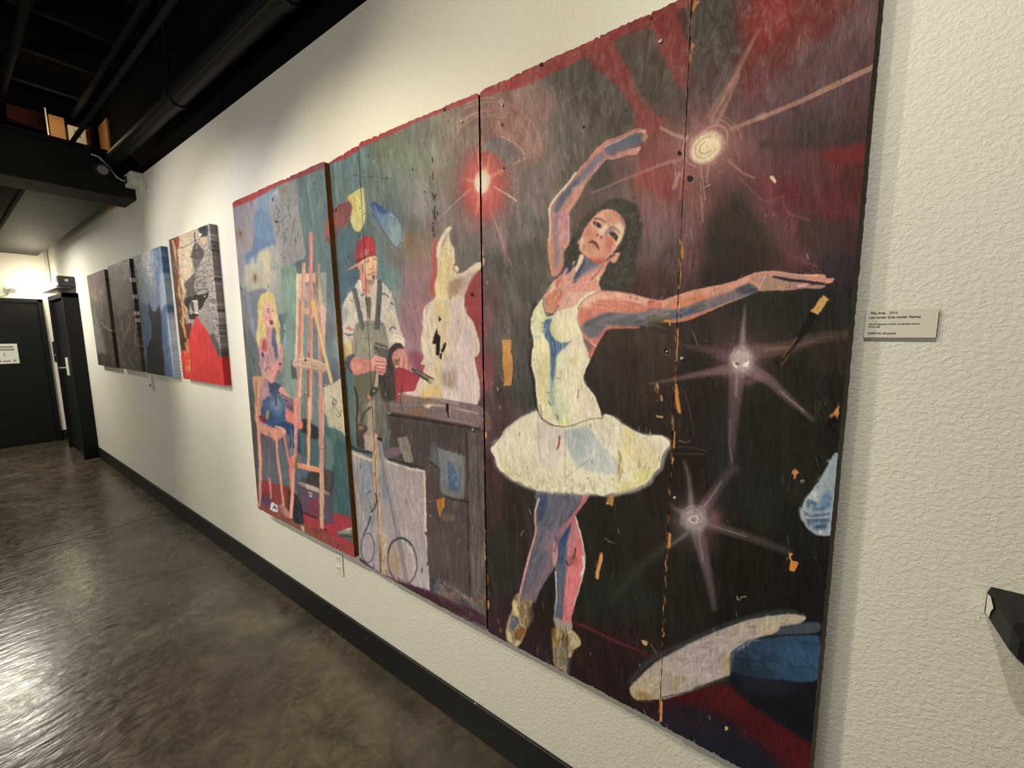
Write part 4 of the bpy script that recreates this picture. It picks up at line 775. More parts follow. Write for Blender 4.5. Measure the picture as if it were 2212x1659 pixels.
pa.poly([(730, 1330), (840, 1380), (838, 1480), (700, 1440), (690, 1380)], 'ece2cc', .9, 3); pa.lines([[(700, 1400), (760, 1370), (820, 1400)], [(680, 1460), (740, 1430), (810, 1460)]], 7, 'a89c88', .7); pa.lines([[(310, 700), (330, 820)], [(320, 700), (330, 780)]], 12, 'f2efe6', .9)
pa.poly([(490, 700), (530, 690), (530, 900), (440, 1160), (440, 940), (405, 905)], 'd2c9b0', .9, 2); pa.poly([(375, 900), (445, 900), (442, 1040), (430, 1180), (400, 1060)], '6f6c62', .95, 2)
pa.poly([(250, 1230), (420, 1170), (600, 1210), (640, 1400), (665, 1700), (240, 1700)], '98958a', 1, 1.5); pa.strokes([(250, 1240), (600, 1220), (660, 1690), (250, 1690)], 60, 90, 14, ['aba898', '7d7a70', 'b3a88c', '8a8578'], .5, 85, 40); pa.lines([[(260, 1240), (600, 1215)], [(350, 1390), (460, 1385)], [(400, 1240), (400, 1400)], [(290, 1240), (260, 1590)], [(575, 1180), (600, 1300)]], 7, '5b5a54', .7); pa.lines([[(380, 1500), (340, 1570)], [(460, 1380), (435, 1440)]], 14, '9a7440', .7, 2)
pa.poly([(222, 812), (272, 785), (300, 900), (372, 1250), (330, 1285), (290, 1100)], '686b6d', 1, 1.2); pa.poly([(530, 705), (582, 715), (572, 1000), (552, 1265), (492, 1260), (512, 1000)], '62656a', 1, 1.2); pa.lines([[(240, 830), (330, 1240)], [(560, 730), (545, 1000)]], 7, '9a9c9c', .7); pa.line([(545, 1000), (540, 1090)], 16, '45474c', .8)
pa.poly([(478, 1480), (505, 1432), (580, 1470), (645, 1515), (640, 1590), (560, 1600), (490, 1570)], '66675f', 1, 1.5); pa.lines([[(490, 1490), (580, 1530)], [(520, 1440), (500, 1470)], [(480, 1500), (500, 1560), (600, 1590)]], 7, 'd6d4c8', .8); pa.line([(540, 1470), (620, 1520)], 9, '36342f', .8)
pa.view(720, 740, 5.183)
pa.poly([(90, 280), (230, 360), (250, 1150), (150, 1120), (100, 420)], '5b7f86', .9, 4, g=((100, 300), (200, 1100), '567c7c')); pa.poly([(100, 30), (130, 10), (190, 150), (130, 260), (100, 240)], 'b6a87c', .8, 4)
pa.poly([(235, 350), (450, 320), (690, 300), (700, 640), (570, 660), (590, 860), (560, 1160), (430, 1215), (260, 1160), (232, 900), (225, 600)], '7f7c6e', 1, 1.5)
pa.poly([(480, 370), (690, 330), (700, 640), (570, 660), (520, 560)], '4a4744', .95, 4); pa.poly([(600, 120), (690, 120), (680, 380), (590, 360)], '4f4a4a', .95, 4); pa.strokes([(490, 380), (690, 340), (695, 640), (540, 640)], 30, 120, 14, ['3a3836', '6a665e', '2f2d2c'], .5, 95, 20); pa.poly([(235, 360), (440, 330), (430, 640), (260, 640)], '6e6d5e', .8, 8)
pa.strokes([(240, 600), (440, 560), (430, 1180), (260, 1140)], 50, 120, 16, ['948f7c', '6b685b', 'a59d88'], .5, 88, 12); pa.poly([(430, 560), (560, 680), (560, 1100), (440, 1200)], '74706a', .9, 5); pa.strokes([(470, 650), (580, 680), (560, 1080), (480, 1120)], 36, 160, 12, ['8a877c', '5c5a54', '9a958a'], .5, 90, 8)
pa.poly([(370, 700), (455, 640), (450, 1080), (430, 1215), (350, 1180), (345, 1000), (380, 900)], 'b3a593', .85, 4); pa.poly([(350, 1040), (440, 1060), (432, 1210), (350, 1180)], 'bca9a0', .9, 3)
pa.line([(320, 660), (300, 720), (265, 750)], 22, '625a5c', .9, 2); pa.line([(305, 740), (320, 830), (300, 930)], 30, '6f6562', .9, 2); pa.line([(410, 725), (340, 800), (320, 880)], 22, '5b5250', .95, 1.5, w2=30); pa.poly([(255, 930), (310, 900), (385, 950), (360, 1000), (330, 1030), (345, 1180), (270, 1170), (280, 1020)], '51483f', .95, 2); pa.blob(305, 950, 34, 26, 'b08a64', .9)
pa.lines([[(240, 500), (270, 650), (262, 900), (275, 1150)]], 20, '2e2c24', .8, 3)
pa.poly([(175, 200), (200, 155), (300, 180), (420, 190), (470, 142), (520, 148), (590, 195), (595, 240), (580, 330), (545, 370), (490, 330), (420, 320), (300, 358), (215, 345)], 'd98f86', 1, 1.2)
pa.strokes([(190, 170), (420, 200), (420, 310), (220, 340)], 40, 90, 12, ['e6ada0', 'c06f6a', 'dd9a90', 'b56a62'], .5, 10, 20); pa.poly([(430, 190), (480, 145), (560, 170), (595, 220), (570, 300), (470, 300)], 'e5aaa0', .9, 3); pa.lines([[(480, 210), (580, 225)], [(480, 250), (585, 262)], [(490, 290), (575, 300)], [(500, 325), (550, 330)]], 8, '8a4a48', .85); pa.lines([[(500, 230), (560, 240)], [(500, 272), (560, 280)]], 8, 'f2c8ba', .7)
pa.poly([(120, 215), (145, 155), (205, 122), (235, 140), (195, 190), (180, 260), (215, 345), (150, 290)], '555868', 1, 1.5); pa.line([(130, 210), (200, 135)], 9, '8b8ea0', .7)
pa.poly([(650, 110), (720, 55), (790, 70), (810, 130), (865, 200), (880, 300), (850, 335), (780, 335), (700, 290), (665, 210)], 'd8958a', 1, 1.2); pa.lines([[(740, 170), (735, 300)], [(790, 160), (785, 330)], [(835, 190), (845, 325)]], 8, '9a5852', .85); pa.lines([[(715, 170), (710, 270)], [(765, 170), (762, 310)], [(815, 170), (822, 310)]], 10, 'eab9a8', .8); pa.poly([(680, 190), (730, 190), (720, 260), (690, 260)], '6d5d50', .8, 3); pa.disc(710, 265, 12, 10, 'efe6da', .9)
pa.poly([(600, 130), (640, 40), (700, 0), (760, 10), (785, 60), (720, 60), (665, 110), (645, 200), (660, 300), (600, 300)], '4b4243', 1, 1.5)
pa.poly([(450, 20), (470, -10), (600, 40), (600, 160), (520, 150), (450, 110)], '63645c', .95, 2); pa.lines([[(450, 25), (520, 50), (600, 70)], [(455, 90), (500, 130)]], 8, 'c8c6ba', .8)
pa.poly([(474, 350), (508, 355), (495, 510), (462, 500)], 'b8a797', 1, 1); pa.poly([(440, 505), (500, 505), (490, 560), (450, 590), (408, 590)], '4d4b46', 1, 1.2); pa.disc(457, 545, 12, 10, 'c9c8c2', .9); pa.line([(470, 260), (460, 420), (410, 560)], 12, '5a4438', .7, 2)
pa.poly([(375, 575), (395, 580), (425, 625), (395, 628)], 'cf9350', .9); pa.poly([(578, 560), (595, 570), (590, 600)], 'd6a060', .9)
pa.poly([(690, 290), (870, 320), (1010, 400), (940, 480), (900, 540), (770, 560), (750, 655), (705, 660)], 'a9404c', 1, 2, g=((750, 300), (800, 620), 'b84a54')); pa.poly([(880, 80), (1000, 130), (1030, 230), (980, 320), (880, 270), (830, 140)], '9a5a6c', .9, 8); pa.poly([(990, 130), (1035, 200), (1000, 320), (960, 300)], 'c04a50', .8, 4); pa.line([(768, 470), (765, 620)], 7, '5a2430', .8)
# sculpture
pa.view(720, 480, 5.53)
pa.line([(1240, 230), (1200, 400), (1215, 600), (1180, 720), (1190, 860)], 60, 'c4605c', .85, 4); pa.line([(1090, 900), (1070, 1200), (1050, 1300)], 30, 'b57080', .6, 5)
pa.poly([(1640, 640), (1700, 560), (1760, 640), (1770, 1300), (1700, 1350), (1600, 1000), (1570, 820)], 'a94a50', .95, 4); pa.poly([(1600, 760), (1660, 700), (1680, 1080), (1620, 1100), (1570, 950)], 'b8474a', .8, 5)
pa.poly([(1395, 50), (1415, 72), (1388, 130), (1398, 240), (1442, 310), (1452, 460), (1432, 520), (1460, 585), (1520, 600), (1600, 560), (1700, 490), (1780, 475), (1795, 510), (1740, 575), (1659, 640), (1600, 800), (1560, 930), (1600, 1100), (1690, 1240), (1720, 1600), (1080, 1700), (1085, 1600), (1050, 1400), (1070, 1290), (1090, 1180), (1075, 1060), (1130, 970), (1215, 900), (1210, 740), (1245, 640), (1240, 420), (1235, 300), (1290, 160), (1345, 75)], 'e0d2b8', 1, 1.2)
pa.poly([(1300, 330), (1370, 310), (1420, 400), (1420, 560), (1380, 640), (1450, 660), (1370, 720), (1330, 900), (1280, 1040), (1220, 820), (1250, 640)], 'e8d694', .85, 7); pa.poly([(1330, 100), (1380, 110), (1350, 200), (1300, 330), (1290, 250)], 'b8a08e', .75, 5); pa.line([(1400, 60), (1345, 130), (1280, 250), (1245, 400)], 22, 'f5ecd8', .85, 2); pa.poly([(1310, 330), (1360, 325), (1410, 380), (1400, 520), (1330, 520)], 'ead9a0', .9, 4); pa.line([(1300, 340), (1300, 420), (1330, 320), (1400, 350)], 8, '8f7c68', .6, 2)
pa.poly([(1380, 720), (1600, 640), (1560, 760), (1470, 880), (1380, 900)], 'a98c74', .75, 7); pa.poly([(1560, 640), (1659, 590), (1740, 560), (1640, 700), (1590, 800), (1550, 900), (1500, 900)], 'c8b4ae', .85, 5); pa.poly([(1440, 520), (1480, 520), (1500, 560), (1460, 585)], 'f4e8b8', .95, 2); pa.line([(1430, 540), (1470, 605), (1540, 600), (1600, 560)], 8, '7a5a3c', .7)
pa.strokes([(1240, 250), (1440, 300), (1430, 560), (1300, 900), (1230, 800)], 60, 120, 14, ['f7ecd0', 'c9b58c', 'efe0b0', 'b59f84'], .5, 85, 18); pa.strokes([(1080, 1050), (1250, 920), (1580, 950), (1650, 1250), (1560, 1640), (1090, 1640), (1060, 1300)], 150, 130, 20, ['eee2cc', 'c8b8b0', 'f2e8d6', 'bcaaa6', 'd8c8c4'], .5, 80, 25)
pa.view(860, 600, 4.88)
pa.poly([(690, 180), (700, 350), (750, 470), (790, 500), (800, 800), (828, 1342), (50, 1240), (40, 1210), (170, 1190), (200, 1120), (275, 960), (290, 860), (250, 760), (242, 630), (268, 560), (262, 440), (275, 330), (400, 230), (560, 250)], 'd6c8c2', 1, 1.2)
pa.poly([(280, 330), (400, 240), (560, 330), (520, 500), (420, 700), (380, 900), (290, 870), (250, 740), (250, 620), (275, 540)], 'e0d4bc', .85, 7); pa.poly([(400, 250), (520, 260), (530, 450), (500, 560), (540, 700), (470, 850), (440, 960), (440, 1150), (290, 1270), (230, 1230), (300, 1000), (400, 820), (380, 500)], 'dfcb94', .7, 8); pa.poly([(480, 980), (600, 960), (600, 1150), (460, 1130)], '9f8b7a', .7, 10); pa.poly([(640, 700), (740, 540), (780, 520), (795, 900), (810, 1320), (600, 1290), (640, 1000)], 'd9c6ca', .9, 5); pa.line([(690, 540), (640, 700), (620, 800)], 16, 'f1e6c8', .8, 3)
pa.strokes([(280, 330), (700, 380), (790, 560), (820, 1320), (200, 1220), (280, 900), (250, 650)], 260, 130, 12, ['ece0cc', 'bfaea8', 'cdbcbc', 'e8dac0', 'a8988c', 'dccccc'], .45, 88, 16); pa.line([(790, 520), (800, 800), (822, 1330)], 9, 'f0e2e2', .8, 1.5); pa.line([(690, 190), (690, 340), (745, 470)], 9, 'efe4dc', .7, 1.5)
pa.poly([(240, 1190), (440, 1150), (440, 1300), (250, 1260)], 'd9bd74', .7, 6); pa.line([(410, 260), (440, 300), (450, 380)], 24, 'e6cd88', .8, 3)
for P_ in ([(405, 535), (418, 590), (445, 630), (440, 700), (432, 825), (398, 815), (395, 700), (358, 695), (372, 625)], [(490, 680), (505, 690), (495, 740), (470, 798), (450, 775)], [(425, 408), (455, 440), (430, 465)], [(443, 800), (462, 800), (455, 870), (438, 840)]): pa.poly(P_, '1c1916', 1, 1, False, h=-3)
pa.lines([[(430, 560), (445, 640), (448, 700)], [(505, 690), (498, 760)]], 5, 'a08a5c', .8); pa.poly([(160, 965), (200, 970), (370, 1060), (378, 1075), (345, 1122), (310, 1095), (170, 1010)], '5c5750', 1, 1.2); pa.lines([[(190, 985), (310, 1050)], [(250, 1020), (330, 1065)]], 8, 'b5ab94', .8); pa.poly([(318, 1060), (372, 1068), (350, 1112), (320, 1090)], 'c3b48c', .9, 1.5); pa.disc(150, 965, 12, 12, '2f2c2a', .9)
pa.poly([(765, 165), (785, 150), (802, 195), (770, 205)], '1f1a18', .95, 1, False, h=-2); pa.blob(800, 150, 60, 40, '8c5a52', .5)
# work bench
pa.view(720, 740, 5.183)
pa.poly([(570, 655), (740, 670), (755, 555), (870, 600), (1150, 615), (1600, 695), (1700, 760), (1748, 860), (1740, 975), (1640, 965), (1300, 900), (900, 830), (640, 800), (575, 745)], '877578', 1, 2)
pa.poly([(760, 560), (880, 590), (1180, 640), (1180, 700), (760, 650)], '8f7a6c', .85, 4); pa.poly([(580, 660), (760, 670), (1230, 730), (1220, 790), (900, 800), (640, 770)], '7d6e72', .85, 5); pa.line([(1000, 700), (1240, 710), (1620, 800)], 22, 'cbb8b4', .8, 4, tex=(8, 30, 5, 1, .3)); pa.line([(760, 580), (1050, 610), (1400, 690)], 12, 'c9b0a4', .7, 3); pa.line([(640, 700), (1000, 700)], 14, '9c8c90', .7, 4); pa.poly([(850, 760), (1000, 700), (1020, 810), (880, 820)], '8a6f44', .6, 8)
pa.strokes([(600, 670), (1240, 730), (1700, 830), (1640, 950), (900, 820), (620, 780)], 110, 60, 9, ['a59496', '5f5054', 'b8a6a4', '6f6060', '8a7a50'], .5, 70, 50); pa.line([(1160, 860), (1400, 880), (1640, 950)], 22, 'a08c94', .7, 4); pa.poly([(1040, 560), (1080, 570), (1050, 610), (990, 610)], 'e0c882', .9, 2); pa.poly([(1040, 690), (1095, 695), (1070, 730), (1020, 715)], 'e0cca8', .9, 2)
pa.line([(768, 540), (755, 640), (770, 760)], 9, '4a3a34', .8)
pa.poly([(640, 790), (900, 820), (1300, 890), (1650, 960), (1640, 1000), (1300, 960), (950, 930), (800, 880), (640, 860)], '3a3029', .95, 5)
pa.view(0, 0, 1)
pa.poly([(834, 895), (850, 900), (1040, 930), (1047, 1120), (1050, 1366), (1010, 1340), (930, 1290), (914, 1260), (905, 1030), (845, 990)], '5a5052', .97, 3, False)
pa.poly([(845, 905), (1000, 925), (1000, 1000), (900, 1010), (850, 980)], '4f4843', .8, 7, False); pa.poly([(1005, 930), (1044, 935), (1050, 1364), (1018, 1345)], '675f5d', .9, 2.5, False); pa.line([(1008, 935), (1010, 1040), (1012, 1180), (1018, 1340)], 4, '342e2e', .8, 2, False); pa.line([(1032, 940), (1034, 1080)], 3, '3f3a39', .7, 2)
pa.strokes([(850, 910), (1040, 935), (1048, 1350), (930, 1280), (912, 1010)], 260, 40, 4, ['6f6465', '463d3f', '75706a', '504044', '7b6c74'], .4, 88, 12); pa.strokes([(1010, 935), (1042, 940), (1048, 1340), (1020, 1330)], 60, 60, 4, ['7d7674', '524b49', '8a8380'], .4, 90, 5)
pa.strokes([(832, 860), (850, 905), (858, 980), (836, 970)], 20, 40, 4, ['8a877c', '4c4a46'], .4, 90, 8)
pa.view(740, 940, 4.147)
pa.poly([(375, 140), (520, 105), (525, 165), (400, 205)], '7e6874', .9, 3); pa.poly([(485, 22), (575, 0), (600, 90), (632, 232), (556, 258), (520, 150)], '8b867f', 1, 1.5, False); pa.strokes([(490, 30), (575, 10), (625, 225), (560, 245)], 26, 60, 10, ['a19c92', '6f6b66', '5a564e'], .5, 75, 30)
pa.poly([(800, 50), (850, 110), (860, 285), (775, 235)], '65707c', .75, 6); pa.poly([(848, 108), (960, 140), (1092, 190), (1090, 400), (1082, 560), (920, 545), (878, 500), (870, 300)], '7c828a', 1, 1.5, False); pa.strokes([(855, 120), (1085, 195), (1078, 550), (885, 510)], 70, 90, 12, ['8f959c', '6a7078', '9a9a98', '747e8c'], .5, 86, 15); pa.poly([(880, 420), (1000, 440), (1080, 520), (1060, 560), (920, 545), (890, 500)], '6f7066', .6, 8)
pa.poly([(942, 232), (975, 238), (985, 280), (1018, 330), (1030, 400), (1045, 490), (1000, 495), (955, 490), (945, 420), (935, 350), (945, 290)], '4a6ba0', .95, 2); pa.strokes([(945, 240), (1010, 300), (1040, 480), (955, 480)], 24, 40, 10, ['3a568a', '6f8cb4', '8a9cb0'], .6, 80, 50); pa.lines([[(915, 330), (920, 420)], [(1060, 270), (1050, 480)]], 7, '46505e', .7); pa.line([(920, 545), (1000, 580), (1130, 595)], 14, '2f2a2a', .8, 2.5); pa.line([(1085, 200), (1140, 560)], 18, '6a635c', .7, 5)
pa.line([(380, 210), (560, 250), (720, 300)], 16, '2e2726', .85, 3); pa.line([(780, 235), (850, 290)], 12, '2c2625', .8, 2.5)
pa.poly([(62, 145), (270, 210), (305, 225), (342, 700), (345, 1240), (240, 1190), (150, 1130), (108, 850), (85, 500)], 'a69f9e', 1, 1.2); pa.poly([(130, 250), (200, 235), (275, 240), (300, 500), (280, 560), (150, 560)], '8391a2', .85, 7); pa.poly([(120, 560), (280, 560), (300, 640), (200, 860), (130, 850)], '8f9294', .8, 8); pa.poly([(150, 860), (340, 700), (342, 1230), (240, 1180), (150, 1120)], 'a29aa6', .85, 6); pa.poly([(250, 640), (300, 620), (280, 800), (240, 760)], '6f8494', .6, 5)
pa.strokes([(75, 160), (300, 240), (340, 1220), (150, 1110), (90, 500)], 140, 120, 12, ['b8b0ac', '8f8c90', 'c4bcb8', '7f8894', 'aca4b0'], .5, 88, 12); pa.line([(62, 150), (160, 190), (285, 235)], 18, 'd3c5ac', .9, 2); pa.line([(62, 150), (75, 500), (105, 800), (140, 1100)], 9, 'c8beb0', .7, 2); pa.line([(50, 70), (120, 130), (270, 160)], 20, '3b3c36', .9, 3); pa.line([(20, 60), (60, 80), (75, 140)], 14, '56665e', .9, 3)
pa.poly([(330, 215), (430, 235), (560, 285), (735, 318), (745, 500), (750, 830), (762, 1130), (782, 1400), (700, 1380), (560, 1330), (350, 1250), (345, 900)], 'a9a1a2', 1, 1.2); pa.poly([(340, 230), (380, 240), (420, 560), (400, 700), (350, 560)], '6f8ab0', .8, 5); pa.poly([(345, 560), (440, 640), (470, 900), (400, 1000), (350, 900)], 'a39ba0', .8, 6); pa.poly([(380, 1000), (560, 1000), (640, 1200), (540, 1320), (400, 1260)], 'ab9a92', .8, 7); pa.poly([(450, 1080), (520, 1060), (500, 1220), (450, 1200)], 'a08a5a', .6, 8)
pa.strokes([(400, 240), (730, 330), (750, 900), (775, 1390), (560, 1320), (450, 1000)], 220, 110, 12, ['bcb4b2', '948c90', 'c6bec0', '858084', 'aaa0a8'], .42, 85, 18); pa.strokes([(480, 360), (720, 380), (720, 720), (560, 600)], 40, 50, 12, ['7c7678', '6d686c'], .35, 80, 40)
pa.line([(390, 235), (560, 285), (640, 310), (735, 322)], 16, 'cfc4b4', .9, 2); pa.line([(728, 322), (738, 520), (745, 860)], 15, 'd9cfb4', .9, 2); pa.line([(745, 860), (770, 1380)], 8, 'c4bcc0', .8, 2); pa.disc(590, 300, 18, 14, 'ded6c4', .8); pa.line([(740, 870), (750, 890)], 12, '40302c', .9)
pa.poly([(262, -10), (310, 0), (330, 200), (325, 420), (345, 700), (348, 1250), (330, 1240), (322, 900), (290, 520), (268, 200)], 'c2a489', .9, 1.2); pa.strokes([(268, 0), (310, 10), (345, 900), (340, 1240), (290, 520)], 46, 100, 7, ['8f6236', 'e0cca8', '7a5032', 'd2b088', 'f0e2c8'], .75, 88, 6); pa.line([(345, 1000), (340, 1240)], 7, '4a2c16', .9); pa.poly([(345, 880), (390, 890), (400, 1240), (350, 1250)], 'c0ae90', .7, 4); pa.strokes([(345, 880), (395, 890), (400, 1240), (350, 1245)], 30, 40, 7, ['8a6a44', 'ddd0b4', '6a4a2c'], .6, 85, 30)
pa.line([(325, 30), (350, 170), (400, 430), (440, 620), (490, 860), (530, 1060), (575, 1330)], 40, '8b858c', 1, 1.5); pa.line([(338, 60), (375, 260), (450, 620), (500, 900)], 10, 'b5b0b4', .7, 2); pa.line([(322, 30), (345, 40)], 26, '24201f', .9)
pa.ring(535, 1130, 130, 210, 11, '4d5052', .9, -.12, 0, 6.3, 1.4); pa.ring(535, 1130, 130, 210, 16, '37424a', .8, -.12, 3.6, 5.6, 2); pa.line([(575, 980), (600, 1020), (620, 1060)], 8, 'e2e2e0', .8)
pa.ring(225, 1010, 60, 132, 9, '55555c', .95, 0, 0, 6.3, 1.2); pa.line([(188, 890), (230, 800), (262, 690), (300, 620), (305, 550), (290, 520)], 11, '42424a', .95); pa.line([(252, 900), (258, 820), (250, 640), (228, 560)], 7, '6a6e72', .85); pa.line([(220, 530), (250, 495)], 8, '4c4e52', .9); pa.line([(250, 720), (262, 700)], 8, 'e0e0e4', .9)
pa.poly([(842, 572), (915, 560), (912, 640), (885, 690), (872, 750), (850, 660)], 'b87c3a', 1, 1, False, h=-1.2); pa.strokes([(845, 575), (910, 570), (870, 740)], 16, 60, 5, ['8a5420', 'd9a05c', '5f3a18'], .7, 85, 10); pa.poly([(885, 700), (1010, 720), (1000, 770), (910, 770)], '867060', .6, 5)
pa.poly([(150, 1100), (230, 1160), (350, 1245), (560, 1325), (800, 1400), (900, 1450), (1100, 1530), (1310, 1640), (1300, 1720), (900, 1530), (560, 1350), (150, 1160)], '4a2c38', .95, 3, tex=(60, 30, 8, .5, .55)); pa.strokes([(150, 1110), (800, 1405), (1300, 1640), (1290, 1700), (560, 1350), (150, 1150)], 90, 50, 9, ['6d3a48', '33202a', '8a5a66', '5a2a34', '8c8088'], .5, 60, 50)
pa.poly([(790, 1280), (930, 1310), (1060, 1400), (1180, 1480), (1200, 1530), (1080, 1540), (930, 1460), (800, 1400)], '8b8482', .65, 6, tex=(50, 26, 9, 1.1, .15)); pa.strokes([(800, 1290), (920, 1310), (1180, 1490), (930, 1440), (810, 1390)], 60, 40, 8, ['c8c6c0', '5a565c', 'a8a4a4', '6f6a60'], .6, 60, 60); pa.poly([(785, 1280), (830, 1300), (810, 1400), (785, 1390)], '3f4a5c', .8, 4)
pa.strokes([(930, 1410), (1010, 1420), (990, 1460)], 12, 30, 8, ['b07a3c', '8a5420'], .9, 60, 40); pa.strokes([(1130, 1440), (1300, 1440), (1290, 1520), (1140, 1500)], 34, 34, 7, ['a0702c', '2c1f18', 'c89a5c', '7a5a34'], .8, 80, 30)
pa.lines([[(755, 1165), (765, 1140)], [(710, 1190), (708, 1230)], [(1035, 1520), (1035, 1550)], [(905, 1310), (880, 1330)]], 9, '2a2024', .9)
pa.disc(785, 595, 5, 5, 'e8e4e0', .9); pa.disc(785, 718, 5, 5, 'e8e4e0', .9); pa.disc(1163, 830, 5, 6, 'e8e4e0', .9)
# ---- boards 4 and 5: dancer
pa.view(1040, 860, 4.8795)
pa.poly([(0, 180), (60, 170), (85, 260), (60, 330), (0, 330)], '6b5c64', .7, 4)
pa.view(1120, 580, 4.607)
pa.line([(170, 340), (120, 480), (110, 650), (150, 700), (115, 850), (110, 1000), (160, 1150), (175, 1400)], 20, '1f1c1a', .6, 4); pa.line([(120, 900), (135, 1100), (170, 1390)], 8, '171513', .8, 1.5)
# legs
pa.view(1040, 1060, 3.95)
pa.poly([(800, 200), (820, 280), (852, 400), (882, 560), (875, 680), (845, 800), (800, 950), (770, 1080), (765, 1150), (690, 1150), (618, 1110), (635, 900), (628, 700), (648, 460), (700, 340), (740, 260)], 'cf777c', 1, 1.2)
pa.poly([(735, 290), (770, 290), (730, 460), (725, 700), (705, 900), (690, 1100), (618, 1095), (638, 880), (632, 700), (650, 460)], '56657f', .95, 3); pa.poly([(735, 300), (755, 310), (720, 430), (690, 620), (655, 600), (650, 450), (700, 370)], '2a5290', .9, 2.5); pa.poly([(740, 420), (790, 300), (810, 350), (770, 640), (730, 640)], 'a78088', .7, 6)
pa.strokes([(740, 400), (850, 420), (870, 680), (770, 1080), (700, 1080)], 90, 130, 12, ['e38c8e', 'b8606a', 'd98488', 'c66a72', 'e59a98'], .5, 95, 10); pa.strokes([(640, 480), (730, 460), (700, 1080), (630, 1080)], 50, 120, 10, ['6f7f98', '43546f', '7a7a8c'], .5, 92, 8)
pa.line([(800, 215), (850, 390), (883, 570), (872, 690), (835, 830), (790, 980)], 13, 'd9d2ca', .9, 1.2, w2=7); pa.line([(865, 560), (876, 650), (850, 720)], 16, 'efe9de', .8, 1.5); pa.line([(630, 690), (637, 780), (640, 880), (622, 1080)], 12, 'cfccc8', .85, 1.2, w2=6); pa.poly([(740, 560), (800, 540), (810, 600), (760, 640), (730, 620)], '8f5a54', .7, 4); pa.lines([[(800, 490), (795, 550), (780, 580)], [(725, 600), (740, 640)]], 10, '4a1f20', .9)
pa.poly([(490, -20), (930, -20), (905, 60), (850, 140), (800, 210), (775, 260), (740, 320), (690, 360), (655, 420), (645, 500), (648, 570), (622, 650), (560, 745), (500, 850), (462, 950), (400, 960), (318, 905), (350, 780), (385, 620), (410, 530), (442, 430), (462, 330), (450, 210), (470, 120)], '6f6a7e', 1, 1.2)
pa.poly([(500, -20), (870, -20), (840, 80), (730, 250), (560, 340), (480, 350), (470, 200), (490, 80)], '646a80', .95, 6); pa.poly([(490, 30), (560, 20), (545, 180), (500, 260), (475, 220)], '3a5482', .95, 4); pa.poly([(700, -10), (760, -10), (740, 60), (700, 60)], '3d5486', .8, 5)
pa.poly([(870, 0), (925, -20), (905, 60), (800, 210), (700, 345), (640, 400), (620, 380), (730, 250), (830, 110)], 'b9747c', .95, 2); pa.poly([(560, 380), (690, 330), (650, 430), (645, 560), (600, 680), (520, 800), (440, 940), (380, 930), (420, 800), (500, 560)], '84707f', .9, 7); pa.poly([(440, 560), (560, 500), (500, 680), (420, 840), (360, 880), (370, 760)], '59617a', .8, 6); pa.poly([(610, 440), (645, 430), (646, 560), (618, 650), (600, 560)], 'd6968e', .85, 2.5)
pa.strokes([(490, 10), (880, 10), (690, 330), (640, 560), (450, 930), (340, 870), (450, 420)], 170, 150, 12, ['7d7f94', '515c78', '93808c', 'a08490', '5f5a6c', '8a7484'], .5, 108, 14); pa.line([(745, 230), (800, 160), (850, 90)], 8, '4a3440', .7, 1.5); pa.line([(630, 390), (640, 470), (620, 520)], 8, '5a3438', .7)
pa.line([(490, 70), (460, 170), (458, 260), (465, 330), (445, 430), (410, 540), (385, 640), (355, 760), (325, 890)], 17, 'd29a98', .9, 1.2); pa.line([(488, 70), (458, 180)], 9, 'c9cfcb', .9); pa.line([(420, 520), (390, 640), (360, 760)], 8, 'f2c0ae', .8)
pa.poly([(300, 870), (325, 880), (335, 925), (395, 930), (432, 940), (432, 1000), (447, 1060), (430, 1120), (385, 1180), (365, 1230), (335, 1295), (300, 1332), (255, 1310), (210, 1265), (205, 1190), (222, 1100), (260, 1020), (258, 950)], '9c8a66', 1, 1.5)
pa.poly([(260, 950), (290, 930), (300, 1000), (320, 1060), (290, 1060), (262, 1010)], 'cbb97a', .9, 2.5); pa.poly([(262, 1065), (318, 1095), (300, 1190), (262, 1200), (240, 1160)], '55667c', .95, 3); pa.poly([(280, 1190), (360, 1160), (370, 1210), (325, 1280), (290, 1270)], '86552c', .9, 3); pa.poly([(208, 1180), (235, 1190), (260, 1290), (220, 1270)], 'b9b68c', .9, 2); pa.poly([(395, 1060), (440, 1060), (425, 1120), (385, 1150)], 'c8b678', .85, 3); pa.poly([(330, 940), (420, 945), (410, 1080), (350, 1130), (320, 1040)], '85705c', .85, 5); pa.poly([(300, 1270), (330, 1290), (300, 1330), (270, 1315)], 'c2bc94', .8, 2)
pa.strokes([(270, 930), (430, 950), (440, 1070), (300, 1310), (215, 1240)], 80, 60, 9, ['c9b890', '6a5238', 'b0a070', '4f4436', 'd8cfa4'], .6, 70, 40)
pa.poly([(612, 1080), (640, 1075), (700, 1120), (765, 1135), (772, 1185), (815, 1225), (845, 1280), (838, 1320), (790, 1355), (770, 1400), (750, 1440), (735, 1570), (690, 1530), (640, 1500), (612, 1430), (600, 1300), (592, 1200), (625, 1160)], '97886a', 1, 1.5)
pa.poly([(620, 1085), (700, 1120), (765, 1140), (760, 1180), (640, 1160)], '9f9694', .9, 3); pa.poly([(740, 1200), (790, 1200), (840, 1270), (835, 1320), (780, 1350), (745, 1290)], 'b3aa84', .95, 3); pa.poly([(600, 1180), (650, 1180), (660, 1300), (620, 1330), (602, 1260)], 'ad8c44', .85, 3); pa.poly([(625, 1330), (720, 1300), (720, 1450), (660, 1500), (628, 1430)], '6b695e', .9, 4); pa.lines([[(725, 1200), (735, 1290), (740, 1400)], [(690, 1200), (700, 1300)], [(650, 1290), (690, 1260)]], 9, '4a2f18', .85)
